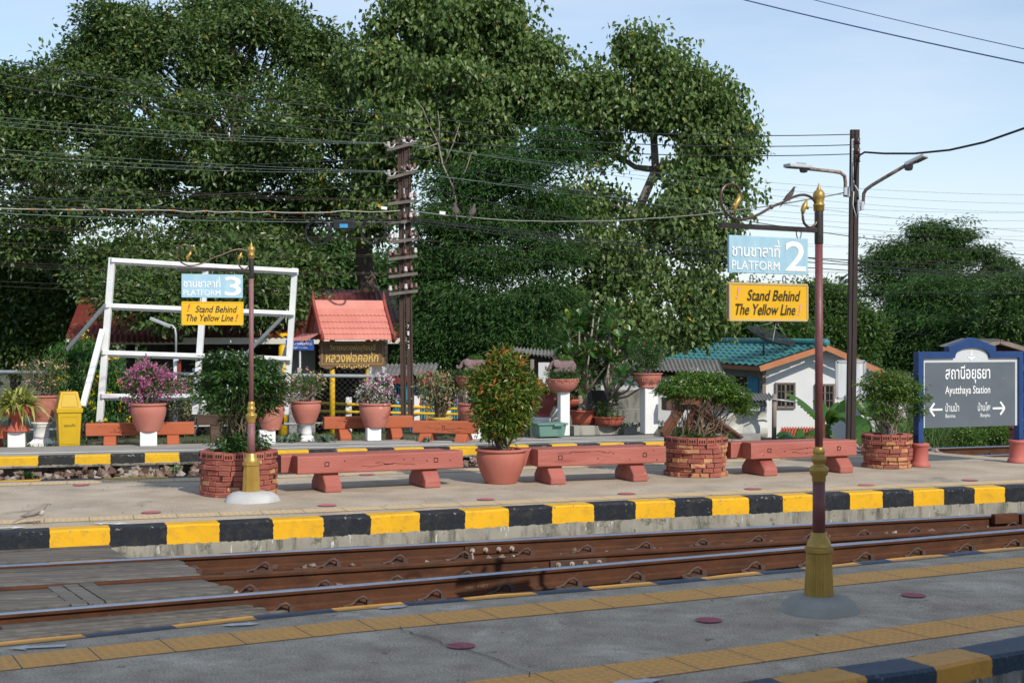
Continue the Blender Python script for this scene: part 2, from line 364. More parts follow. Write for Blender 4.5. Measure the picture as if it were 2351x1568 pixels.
def kerb(name, edge, us, parity, mat, parent, inward, face, step=.56, z=.004):
    pts = [at_u(edge, u) for u in us]; pts = [p for p in pts if p is not None]
    d0 = (pts[1] - pts[0]).normalized(); d1 = (pts[-1] - pts[-2]).normalized(); idx = list(range(1, len(pts) + 1)); n0, n1 = pts[0], pts[-1]
    while n0.x > edge[0].x + .4: n0 = n0 - (pts[1] - pts[0]).normalized() * step; pts = [n0] + pts; idx = [idx[0] - 1] + idx
    while n1.x < edge[-1].x - .4: n1 = n1 + d1 * step; pts = pts + [n1]; idx = idx + [idx[-1] + 1]
    full = []; fi = []
    for i, p in enumerate(pts):      # a mid point in each stripe keeps the edge from looking ruled
        full.append(p); fi.append(idx[i])
        if i < len(pts) - 1: full.append(p.lerp(pts[i + 1], .5)); fi.append(idx[i] + .5)
    rnd = random.Random(name); sgn = 1 if inward > 0 else -1
    inn = offset(full, inward); out_ = offset(full, -sgn * .004); cut = offset(full, sgn * .014)
    m = MB(); vs = []; uv = []; K = 5
    for i in range(len(full)):
        q = fi[i] + parity; jz = rnd.uniform(-.004, .004); jo = V(0, rnd.uniform(-.006, .006), 0)
        for p, zz, s in ((inn[i], z, 0), (cut[i], z + jz, .206), (out_[i] + jo, z - .016 + jz, .224), (out_[i] + jo, z - .16, .37), (out_[i] + jo, z - face, .21 + face)):
            vs.append(V(p.x, p.y, zz)); uv.append((q, s))
    fs = []
    for i in range(len(full) - 1):
        for k in range(K - 1):
            f = (i * K + k, i * K + k + 1, (i + 1) * K + k + 1, (i + 1) * K + k); fs.append(f if inward > 0 else tuple(reversed(f)))
    m.add(vs, fs, 0, False, uv); return m.build(name, mat, parent)
def ribbon(name, a, b, mat, parent, z, w=None):
    if w:
        aa = []
        for p, q in zip(a, a[1:]):
            n = max(1, int((q - p).length / .4)); aa += [p.lerp(q, i / n) for i in range(n)]
        a = aa + [a[-1]]; b = offset(a, -w)
    m = MB(); vs = []; uv = []; s = 0
    for i, (p, q) in enumerate(zip(a, b)):
        if i: s += (p - a[i - 1]).length
        w = (p - q).length; vs += [V(p.x, p.y, z), V(q.x, q.y, z)]; uv += [(s, 0), (s, w)]
    fs = [(2 * i, 2 * i + 1, 2 * i + 3, 2 * i + 2) for i in range(len(a) - 1)]
    m.add(vs, fs, 0, False, uv); o = m.build(name, mat, parent)
    if o.data.polygons[0].normal.z < 0: o.data.flip_normals()
    return o

# edges on the ground
NF = slope_ext([G(0, 1473.6), G(764, 1395.5), G(1470, 1338), G(2351, 1253.5)], -13, 26)
NN = slope_ext([V(1.79, 7.2, 0), V(2.2, 7.41, 0), V(2.58, 7.66, 0)], -10, 26)
P2F = slope_ext([G(0, 1224), G(764, 1189.5), G(1470, 1153), G(2351, 1116.5)], -17, 24)
P2B = [V(-17, 12.8, 0), G(0, 1103), G(440, 1092), V(4.96, 20.5, 0), V(6.0, 20.9, 0), V(6.75, 19.9, 0), V(8.2, 20.2, 0), V(24, 25.0, 0)]
P3F = [V(-16, 17.33, 0), G(0, 1050), G(1705, 1011.5)]
P3B = [V(-16, 18.95, 0), G(0, 1026.5), G(1500, 998), V(4.3, 24.6, 0)]

# the ground: one sheet to the horizon, a railway embankment falling away behind the far platform
def ground_z(x, y):
    d = y - (21.6 + .3 * (x + 7.7))
    if d < -9: return -.62
    if d < -.6: return -.46
    z = -.07 if x < 3.6 else -.40
    if d > 2.6: z += (-2.25 - z) * min(1, (d - 2.6) / 9) ** 1.2
    return z
gx = np.concatenate([np.linspace(-400, -30, 12), np.arange(-26, 34, .8), np.linspace(36, 420, 12)])
gy = np.concatenate([np.linspace(-60, 0, 6), np.arange(1, 44, .7), np.linspace(46, 900, 16)])
m = MB(); rg = random.Random(3)
vs = [V(x, y, ground_z(x, y) + (rg.uniform(-.03, .03) if y > 20 else 0)) for y in gy for x in gx]; k = len(gx)
m.add(vs, [(j * k + i, j * k + i + 1, (j + 1) * k + i + 1, (j + 1) * k + i) for j in range(len(gy) - 1) for i in range(k - 1)], 0, True)
struct(m.build('ground', EARTH))

# near platform (in the shade of the station roof)
def slab(name, poly, z0, mat):
    m = MB(); k = len(poly); vs = [V(p.x, p.y, 0) for p in poly] + [V(p.x, p.y, z0) for p in poly]
    m.add(vs, [tuple(range(k))] + [(i, i + k, (i + 1) % k + k, (i + 1) % k) for i in range(k)]); o = m.build(name, mat)
    b = bmesh.new(); b.from_mesh(o.data); bmesh.ops.recalc_face_normals(b, faces=b.faces); b.to_mesh(o.data); b.free()
    return struct(o)
near = slab('near_platform', offset(NN, .05) + list(reversed(offset(NF, -.05))), -.6, CONC_NEAR)
mid = slab('middle_platform', offset(P2F, .05) + list(reversed(offset(P2B[:3], -.05) + P2B[3:])), -.6, CONC)
far = slab('far_platform', offset(P3F, .05) + list(reversed(P3B)), -.14, CONC_FAR)
own = slab('station_platform', [V(-14, -8, 0), V(22, -8, 0), V(22, 12.5, 0), V(3.2, 3.3, 0), V(-14, -5.5, 0)], -.6, CONC_NEAR)
kerb('kerb_edge', NF, [187, 393, 576, 758, 919, 1059, 1220, 1346, 1490, 1603, 1731, 1834, 1957, 2029, 2156, 2239, 2340], 0, KERB_THIN, near, -.13, .58)
NNx = NN
kerb('kerb_edge', NN, [1840, 1989, 2149, 2276], 1, KERB_THIN, near, .24, .58, .6)
kerb('kerb_edge', P2F, [115, 252, 383, 504, 627, 743, 851, 964, 1068, 1168, 1267, 1363, 1459, 1549, 1635, 1719, 1797, 1869, 1951, 2026, 2097, 2167, 2237, 2307], 1, KERB, mid, .22, .58)
kerb('kerb_edge', P2B[:4], [95, 235, 385, 480, 590, 700], 0, KERB_FAR, mid, -.2, .3, .6)
kerb('kerb_edge', P3F, [88, 172, 254, 333, 412, 490, 565, 636, 709, 775, 843, 906, 973, 1033, 1097, 1155, 1214, 1268, 1325, 1378, 1433, 1483, 1533, 1585, 1635, 1672], 0, KERB_FAR, far, .2, .135, .6)
T1a = slope_ext([G(0, 1508), G(764, 1428), G(1470, 1364), G(2351, 1279.6)], -12, 22); T1b = slope_ext([G(0, 1542.4), G(764, 1456.6), G(1470, 1388.4), G(2351, 1300)], -12, 22)
ribbon('tactile_paving', T1a, T1b, TACT_NEAR, near, .004, .34)
T2a = slope_ext([G(1100, 1562), G(1470, 1516.6), G(2351, 1399.6)], -8, 20); T2b = slope_ext([G(1100, 1606), G(1470, 1555), G(2351, 1433)], -8, 20)
ribbon('tactile_paving', T2a, T2b, TACT_NEAR, near, .004, .34)
T3a = slope_ext([G(0, 1195), G(764, 1166.6), G(1470, 1136), G(2351, 1101.5)], -15, 20); T3b = slope_ext([G(0, 1208), G(764, 1181), G(1470, 1146.5), G(2351, 1110.5)], -15, 20)
ribbon('tactile_paving', T3a, T3b, TACT, mid, .004, .29)
ribbon('tactile_paving', offset(P2B[:4], -.35), offset(P2B[:4], -.7), TACT, mid, .004, .3)
# painted dots and arrows
DOT = surf('dot_paint', (.46, .13, .16), (.36, .10, .125), 8, .85, .2, 50, speck=(.32, .24, .2), speck_s=28, speck_t=.6)
WHT = surf('white_paint', (.72, .72, .70), (.60, .60, .58), 6, .8, .2, 40, speck=(.35, .33, .3), speck_s=20, speck_t=.62)
def dot(u, v, r, par):
    c = G(u, v); mm = MB(); n = 28; rr = random.Random(u)
    mm.add([V(c.x + r * math.cos(2 * math.pi * i / n) * rr.uniform(.96, 1.04), c.y + r * math.sin(2 * math.pi * i / n) * rr.uniform(.96, 1.04), .0085) for i in range(n)], [tuple(range(n))])
    mm.build('painted_dot', DOT, par)
for u, v in ((1058, 1484), (1627, 1425), (2097, 1368)): dot(u, v, .08, near)
for u, v in ((347, 1177), (751, 1161), (1115, 1147), (1438, 1134), (1729, 1123), (1989, 1114.5), (2227, 1103), (187, 1114), (841, 1090.5), (1367, 1073)): dot(u, v, .095, mid)
def arrow(u0, v0, u1, v1, par, w=.035, left=True, right=True):
    a, b = G(u0, v0), G(u1, v1); d = b - a; l = d.length; d.normalize(); n = V(-d.y, d.x, 0); h = min(w * 2.6, l * .22)
    pl = [(0, 0), (h * 1.6, h), (h * 1.3, w), (l - h * 1.3, w * .7), (l - h * 1.6, h), (l, 0), (l - h * 1.6, -h), (l - h * 1.3, -w), (h * 1.3, -w * .8), (h * 1.6, -h)]
    if not right: pl = pl[:3] + [(l, w), (l, -w)] + pl[8:]
    mm = MB(); mm.add([a + d * x + n * y + V(0, 0, .0088) for x, y in pl], [tuple(range(len(pl)))]); o = mm.build('painted_arrow', WHT, par)
    if o.data.polygons[0].normal.z < 0: o.data.flip_normals()
arrow(18, 1491, 152, 1484, near, .03, True, False); arrow(507, 1438, 598, 1433, near); arrow(865, 1399, 938, 1392, near); arrow(1400, 1572, 1520, 1562, near, .04)
arrow(-40, 1215, 62, 1211.5, mid); arrow(212, 1203.5, 296, 1203.5, mid)
# white line and faded boards on the far platform
l1 = slope_ext([G(0, 1041), G(900, 1023), G(1600, 1006)], -14, 3.4); l2 = slope_ext([G(0, 1042.6), G(900, 1024.3), G(1600, 1007)], -14, 3.4)
ribbon('painted_line', l1, l2, WHT, far, .004)
l1 = [G(560, 1022), G(900, 1015.5), G(1330, 1006.5)]; l2 = [G(560, 1023.2), G(900, 1016.5), G(1330, 1007.3)]
ribbon('painted_line', l1, l2, WHT, far, .004)
# concrete piers under the far platform
PIER = MB()
for u in (305, 560, 950, 1300, 1640):
    p = at_u(P3F, u); PIER.box(V(p.x, p.y + .35, -.30), (.55, .5, .33), R(15))
PIER.build('platform_pier', RAW, far, .01)
BACKW = MB(); BACKW.bar(V(-16, 18.4, -.32), V(3.9, 23.9, -.32), .12, .36); BACKW.build('platform_footing', RAW, far)

# ---------------------------------------------------------------- tracks
RUST = surf('rusty_rail', (.046, .015, .005), (.095, .032, .010), 5, .8, .35, 60, c3=(.06, .03, .018), c3s=2.4, c3t=.58, stretch=(1, 1, 2.5), speck=(.16, .07, .03), speck_s=20, speck_t=.66)
RUSTD = surf('dark_rust', (.045, .028, .02), (.09, .05, .032), 6, .75, .3, 60)
SHINE = surf('worn_steel', (.50, .52, .56), (.62, .64, .67), 9, .2, .05, 60, metal=1.0)
CLIP = surf('clip_steel', (.05, .032, .026), (.10, .055, .04), 20, .6, .3, 90)
def rail(name, label, pts, shiny=True, zt=-.15, clips=True, group=None, step=.6, phase=0):
    prof = [(-.060, 0), (.060, 0), (.060, .010), (.014, .028), (.008, .045), (.008, .115), (.033, .126), (.035, .147), (.027, .156), (.012, .160), (-.012, .160), (-.027, .156), (-.035, .147), (-.033, .126), (-.008, .115), (-.008, .045), (-.014, .028), (-.060, .010)]
    e = thing(name, label, 'rail', (pts[0].x, pts[0].y, zt - .16), 0, group); K = len(prof); b = MB()
    for i, p in enumerate(pts):
        t = (pts[min(i + 1, len(pts) - 1)] - pts[max(i - 1, 0)]).normalized(); n = V(-t.y, t.x, 0)
        b.v += [tuple(V(p.x, p.y, zt - .16) + n * y + Z_ * z) for y, z in prof]
    for i in range(len(pts) - 1):
        for k in range(K):
            b.f.append((i * K + k, (i + 1) * K + k, (i + 1) * K + (k + 1) % K, i * K + (k + 1) % K)); top = k in (7, 8, 9, 10, 11)
            b.m.append(1 if top and shiny else 0); b.s.append(False)
    o = b.build('rail_body', [RUST, SHINE], e, world=True)
    bm = bmesh.new(); bm.from_mesh(o.data); bmesh.ops.recalc_face_normals(bm, faces=bm.faces); bm.to_mesh(o.data); bm.free()
    if clips:
        first = None; s = phase; tot = 0
        for a, b2 in zip(pts, pts[1:]):
            l = (b2 - a).length; t = (b2 - a).normalized(); n = V(-t.y, t.x, 0)
            while s < tot + l:
                p = a + t * (s - tot); k = (p.x / p.y) * F + CU
                if -80 < k < 2430:
                    if first is None:
                        c = MB(); zz = zt - .16
                        c.tube([V(.11, -.085, .0), V(.10, -.085, .055), V(.07, -.08, .075), V(.03, -.07, .06), V(-.01, -.062, .022), V(-.06, -.075, .012), V(-.10, -.10, .012)], .0125, 7)
                        c.box(V(.04, -.10, .008), (.16, .09, .016)); c.box(V(.105, -.11, .03), (.04, .035, .05))
                        first = c.build('rail_clip', CLIP, e); o = first
                    else: o = first.copy(); col.objects.link(o)
                    o.parent = e; o.location = p - V(pts[0].x, pts[0].y, 0); o.rotation_euler = (0, 0, math.atan2(t.y, t.x))
                s += step
            tot += l
    return e
zr = -.15
def G15(u, v): q = G(u, v, zr); return V(q.x, q.y, 0)
FR = slope_ext([G15(0, 1296), G15(2351, 1176)], -15, 22); MR = slope_ext([G15(0, 1348), G15(1470, 1261), G15(2351, 1205)], -14, 22)
NR = slope_ext([G15(0, 1405), G15(764, 1344), G15(1470, 1285), G15(2351, 1213)], -13, 5.3)
farrail = rail('rail', 'rusty rail along the foot of the striped kerb with a white bolted joint plate', FR, True, group='rails of the front track', phase=.35)
midrail = rail('rail', 'dark middle rail between the kerb side rail and the shiny front rail', MR, False, group='rails of the front track', phase=.1)
nearrail = rail('rail', 'front rail with a bright polished head beside the shaded near platform', NR, True, group='rails of the front track', phase=.5)
BOLT = surf('limed_bolt', (.45, .40, .36), (.22, .13, .09), 30, .85, .4, 60)
def fishplate(par, pts, u, mat):
    p = at_u(pts, u); t = (pts[2] - pts[1]).normalized(); a = math.atan2(t.y, t.x); n = V(t.y, -t.x, 0); c = MB()
    q = V(p.x, p.y, zr - .085) + n * .020 - par.location
    c.box(q, (.52, .022, .075), a); o = c.build('joint_plate', mat, par, .006)
    for i in range(4):
        c = MB(); w = q + t * (-.19 + .127 * i) + n * .016; M = Matrix.Rotation(a, 3, 'Z') @ Matrix.Rotation(R(90), 3, 'X')
        c.lathe([(.024, -.006), (.024, .006), (.013, .008), (.013, .026), (.009, .028)], w, 8, M=M, smooth=False); c.build('bolt', BOLT, o)
fishplate(farrail, FR, 1127, RUST); fishplate(midrail, MR, 1325, RUSTD)
# chair block and brace at the far right end of the kerb side rail
c = MB(); p = at_u(FR, 2300); t = (FR[2] - FR[1]).normalized(); a = math.atan2(t.y, t.x); n = V(t.y, -t.x, 0); q = V(p.x, p.y, 0) - V(farrail.location.x, farrail.location.y, 0)
c.box(q + n * .05 + V(0, 0, .115), (.30, .07, .10), a); c.box(q + n * .06 + t * .32 + V(0, 0, .08), (.30, .09, .15), a)
c.bar(q + n * .05 + t * .22 + V(0, 0, .13), q + n * .30 + t * .40 + V(0, 0, .0), .03, .05); c.build('rail_brace', RUST, farrail, .006)
# far track between the middle and far platforms
BR1 = slope_ext([V(-6, 17.9, 0), V(6.6, 22.35, 0)], -16, 26); BR2 = [V(2.6, 22.04, 0), V(6.6, 23.45, 0), V(14, 26.05, 0), V(26, 30.3, 0)]
rail('rail', 'far rusty rail passing behind the station name board in front of the tall grass', BR2, True, zr - .02, True, 'rails of the back track', phase=.2)
rail('rail', 'rail mostly hidden by the back edge of the middle platform, behind the name board', BR1, True, zr - .06, True, 'rails of the back track')
# ballast beds
def bed(name, a, b, z, mat, sub=40):
    m = MB(); rr = random.Random(name); n = 60; k = 9; vs = []
    A = [a[0].lerp(a[-1], i / n) for i in range(n + 1)]; B = [b[0].lerp(b[-1], i / n) for i in range(n + 1)]
    for i in range(n + 1):
        for j in range(k): p = A[i].lerp(B[i], j / (k - 1)); vs.append(V(p.x, p.y, z + rr.uniform(-.03, .03)))
    m.add(vs, [(i * k + j, (i + 1) * k + j, (i + 1) * k + j + 1, i * k + j + 1) for i in range(n) for j in range(k - 1)], 0, True)
    return struct(m.build(name, mat))
bed('track_bed', [V(-14, 1.9, 0), V(24, 21.8, 0)], [V(-16, 8.0, 0), V(24, 22.3, 0)], -.36, BALL)
bed('track_bed', [V(-16, 13.3, 0), V(26, 28.6, 0)], [V(-16, 17.6, 0), V(26, 31, 0)], -.40, BALL)
# loose stones
def stones(name, pts, mat, rng, s0, s1):
    base = np.array([(1, 0, 0), (-1, 0, 0), (0, 1, 0), (0, -1, 0), (0, 0, 1), (0, 0, -1)], float); tri = np.array([(0, 2, 4), (2, 1, 4), (1, 3, 4), (3, 0, 4), (2, 0, 5), (1, 2, 5), (3, 1, 5), (0, 3, 5)])
    n = len(pts); A = rng.normal(size=(n, 3, 3)); Q = np.linalg.qr(A)[0]; sc_ = rng.uniform(s0, s1, (n, 1, 1)) * rng.uniform(.6, 1.2, (n, 1, 3))
    vs = np.einsum('nij,kj->nki', Q, base) * sc_ + pts[:, None, :]; fs = (np.arange(n)[:, None, None] * 6 + tri[None]).reshape(-1)
    return npmesh(name, vs.reshape(-1, 3), fs, 3, mat)
STONE = leafmat('ballast_stone', [(0, (.10, .06, .045)), (.6, (.22, .15, .115)), (1, (.36, .31, .27))], 0.0, .95, .2)
rng = np.random.default_rng(5)
ts = rng.random(2600); xs = -8 + 15 * ts; ys = 17.35 + (xs + 6) * .345 + rng.uniform(-.2, 2.4, 2600); zz = -.31 + rng.uniform(-.03, .06, 2600) + .1 * np.clip((ys - (18.7 + (xs + 6) * .33)), 0, 1)
tag(stones('ballast_stones', np.stack([xs, ys, zz], 1), STONE, rng, .04, .095), 'rough brown ballast stones heaped along the track behind the middle platform', 'ballast', kind='stuff')
xs = rng.uniform(-2.2, 6, 900); f = rng.random(900); ya = 10.0 + (xs + 2.9) * .49; yb = 11.95 + (xs + 3.8) * .355
tag(stones('ballast_stones', np.stack([xs, ya + (yb - ya) * f, np.full(900, -.32) + rng.uniform(-.02, .03, 900)], 1), STONE, rng, .02, .05), 'pale ballast stones lying between the rails of the front track', 'ballast', kind='stuff')
# sleepers
SLP = surf('sleeper_wood', (.06, .04, .028), (.12, .085, .06), 4, .9, .5, 20, stretch=(1, 6, 6))
mm = MB(); t = (FR[2] - FR[1]).normalized(); nn = V(-t.y, t.x, 0); first = None
for i in range(26):
    p = V(-3.4, 11.5, -.36) + t * (.6 * i) - nn * .5
    s = MB()
    if first is None: s.box((0, 0, 0), (.22, 2.3, .12)); first = s.build('sleeper', SLP, None, .01); o = first
    else: o = first.copy(); col.objects.link(o)
    o.location = p; o.rotation_euler = (0, 0, math.atan2(t.y, t.x)); tag(o, 'dark timber sleeper under the rails of the front track', 'sleeper', 'sleepers under the front track')
# timber crossing at the left
PLANK = surf('weathered_plank', (.085, .078, .07), (.20, .185, .165), 3, .9, .6, 22, stretch=(.7, 9, 9), c3=(.09, .08, .07), c3s=2.5, c3t=.6, speck=(.05, .042, .038), speck_s=10, speck_t=.64, island=1.0)
cross = thing('timber_crossing', 'grey weathered timber plank crossing laid between the rails at the left', 'crossing', (-4, 10.2, zr - .05))
def panel(a, b, c, d, rows, zt):      # right end far a, right end near b; left end far d, near c
    q = MB(); rr = random.Random(a.x); g = .02
    for i in range(rows):
        f0, f1 = i / rows, (i + 1) / rows
        f0 += rr.uniform(0, .03) if i else 0; p0, p1 = d.lerp(c, f0), d.lerp(c, f1); r0, r1 = a.lerp(b, f0), a.lerp(b, f1); n_ = (c - d).normalized() * g; dz = rr.uniform(-.006, .006); tip = (r0 - p0).normalized() * rr.uniform(-.05, .05)
        cuts = [0, rr.uniform(.35, .8), 1]
        for t0, t1 in zip(cuts, cuts[1:]):
            e = (r0 - p0).normalized() * .004; k0, k1, k2, k3 = p0.lerp(r0, t0) + n_ + e, p1.lerp(r1, t0) - n_ + e, p1.lerp(r1, t1) - n_ - e + (tip if t1 == 1 else V(0, 0, 0)), p0.lerp(r0, t1) + n_ - e + (tip if t1 == 1 else V(0, 0, 0))
            top = [V(k.x, k.y, zt + dz) for k in (k0, k1, k2, k3)]; bot = [V(k.x, k.y, zt - .07) for k in (k0, k1, k2, k3)]
            q.add(top + bot, [(0, 1, 2, 3), (7, 6, 5, 4), (0, 4, 5, 1), (1, 5, 6, 2), (2, 6, 7, 3), (3, 7, 4, 0)])
    return q.build('plank_panel', PLANK, cross, .006, world=True, seg=1)
def g15(u, v, z=zr + .0): return G(u, v, z)
LX = -9.0
def lft(p, pts): s = (pts[2].y - pts[1].y) / (pts[2].x - pts[1].x); return V(LX, p.y + s * (LX - p.x), 0)
a, b = g15(238, 1243), g15(283, 1278); panel(a, b, lft(b, FR), lft(a, FR), 3, zr)
a, b = g15(400, 1283.5), g15(470, 1316); panel(a, b, lft(b, MR), lft(a, FR), 5, zr - .005)
a, b = g15(478, 1325), g15(540, 1356); panel(a, b, lft(b, NR), lft(a, MR), 4, zr - .005)
a, b = g15(580, 1383), g15(648, 1399); b = V(b.x, b.y, 0); panel(a, b, lft(b, NF), lft(a, NR), 4, zr - .01)
q = MB()
cc = [g15(107, 1346), g15(164, 1388.5), g15(280, 1378), g15(213.6, 1338)]
for i in range(3):
    f0, f1 = i / 3 + .012, (i + 1) / 3 - .012; a, d = cc[0].lerp(cc[3], f0), cc[0].lerp(cc[3], f1); b, c_ = cc[1].lerp(cc[2], f0), cc[1].lerp(cc[2], f1)
    top = [V(k.x, k.y, zr + .004 * i) for k in (a, b, c_, d)]; q.add(top + [k - V(0, 0, .03) for k in top], [(0, 1, 2, 3), (0, 4, 5, 1), (1, 5, 6, 2), (2, 6, 7, 3), (3, 7, 4, 0)])
o = q.build('cover_board', PLANK, cross, .004, world=True); o['label'] = 'short cross board patch over the planks'
# station roof above the camera: shades the near platform
ROOFM = surf('canopy_sheet', (.30, .30, .30), (.22, .22, .22), 2, .7, .2, 20); STEEL = surf('canopy_steel', (.12, .12, .13), (.18, .18, .19), 5, .6, .1, 30)
can = thing('station_canopy', 'sheet metal station roof on steel posts over the platform behind the viewer', 'canopy', (2, 0, 0))
def on_sun(pt, z): return pt + V(to_sun.x, to_sun.y, 0) * (z / to_sun.z)
zc = 4.0; e = [on_sun(p + V(0, -.05, 0), zc) for p in NF]
m = MB(); d = (e[-1] - e[0]).normalized(); nb = V(d.y, -d.x, 0)
top = [V(p.x, p.y, zc) for p in e] + [V(p.x, p.y, zc + .9) + nb * 8 for p in reversed(e)]
m.add(top + [p - V(0, 0, .08) for p in top], [tuple(range(len(top))), tuple(range(2 * len(top) - 1, len(top) - 1, -1))] + [(i, i + len(top), (i + 1) % len(top) + len(top), (i + 1) % len(top)) for i in range(len(top))])
m.build('roof_sheet', ROOFM, can, world=True)
for i in range(6):
    p = e[0].lerp(e[-1], .05 + .18 * i) + nb * 6.5; q = MB(); q.box(V(p.x, p.y, 2.3), (.16, .16, 4.6)); q.build('post', STEEL, can, world=True)
# ---------------------------------------------------------------- lettering
TCACHE = {}
def glyphs(s, shear=0.0, bold=0.0):
    key = (s, shear, bold)
    if key in TCACHE: return TCACHE[key]
    c = bpy.data.curves.new('lettering', 'FONT'); c.body = s; c.shear = shear; c.offset = bold; c.resolution_u = 4
    o = bpy.data.objects.new('lettering', c); col.objects.link(o)
    dg = bpy.context.evaluated_depsgraph_get(); ev = o.evaluated_get(dg); me = ev.to_mesh()
    vs = [tuple(v.co) for v in me.vertices]; fs = [tuple(p.vertices) for p in me.polygons]; ev.to_mesh_clear()
    bpy.data.objects.remove(o); bpy.data.curves.remove(c)
    par = list(range(len(vs)))          # each stroke island on its own hair-thin level
    def find(i):
        while par[i] != i: par[i] = par[par[i]]; i = par[i]
        return i
    for f in fs:
        for i in f[1:]: par[find(i)] = find(f[0])
    lv = {}; vs = [(x, y, (lv.setdefault(find(i), len(lv)) % 5) * .001) for i, (x, y, z) in enumerate(vs)]
    TCACHE[key] = (vs, fs); return TCACHE[key]
def lettering(lines, mats, parent, o, x, y, lift=.004, name='lettering'):
    """lines: (text, x0, y0, width, height, material index[, shear, bold]) in board metres"""
    o = Vector(o); x = Vector(x).normalized(); y = Vector(y).normalized(); n = x.cross(y); r_ = None
    for ln in lines:          # each line of writing is a part
        m = MB()
        s, x0, y0, w, h, mi = ln[:6]; sh = ln[6] if len(ln) > 6 else 0; bo = ln[7] if len(ln) > 7 else 0
        vs, fs = glyphs(s, sh, bo)
        if not vs: continue
        ax = min(v[0] for v in vs); bx = max(v[0] for v in vs); ay = min(v[1] for v in vs); by = max(v[1] for v in vs)
        kx = w / (bx - ax); ky = h / (by - ay) if h else kx
        m.add([o + x * (x0 + (v[0] - ax) * kx) + y * (y0 + (v[1] - ay) * ky) + n * (lift + v[2] * .5) for v in vs], fs, mi)
        r_ = m.build(name, mats, parent)
    return r_
def flatpoly(m, pts, o, x, y, lift, mi):
    o = Vector(o); x = Vector(x).normalized(); y = Vector(y).normalized(); n = x.cross(y)
    m.add([o + x * a + y * b + n * lift for a, b in pts], [tuple(range(len(pts)))], mi)
def paint(name, c, rough=.55, var=.85, bmp=.08, speck=None, st=.70):
    return surf(name, c, tuple(k * var for k in c), 5, rough, bmp, 40, speck=speck, speck_s=20, speck_t=st)
# ---------------------------------------------------------------- platform sign posts
GOLD = surf('gold_paint', (.50, .33, .085), (.40, .255, .06), 8, .38, .15, 40, metal=.55)
GOLDO = surf('near_post_gold', (.46, .31, .08), (.34, .225, .06), 8, .42, .2, 40, metal=.5)  # duller, rougher gold for the near post
MAROON = surf('maroon_paint', (.15, .045, .05), (.19, .075, .075), 6, .45, .1, 30, speck=(.30, .20, .19), speck_s=16, speck_t=.73)
MAROONF = surf('faded_maroon', (.20, .085, .09), (.26, .125, .13), 6, .55, .1, 30, speck=(.34, .24, .24), speck_s=16, speck_t=.72)
BRONZE = surf('bronze_tube', (.12, .075, .055), (.17, .115, .09), 9, .35, .1, 40, metal=.8)
SLEEVE = surf('steel_sleeve', (.035, .032, .03), (.07, .06, .055), 9, .4, .15, 40, metal=.6)
MOUNDW = surf('whitewashed_mound', (.50, .50, .49), (.38, .38, .37), 5, .9, .4, 30)
MOUNDG = surf('cement_mound', (.27, .265, .24), (.36, .35, .32), 5, .9, .5, 30, c3=(.16, .16, .14), c3s=3, c3t=.6)
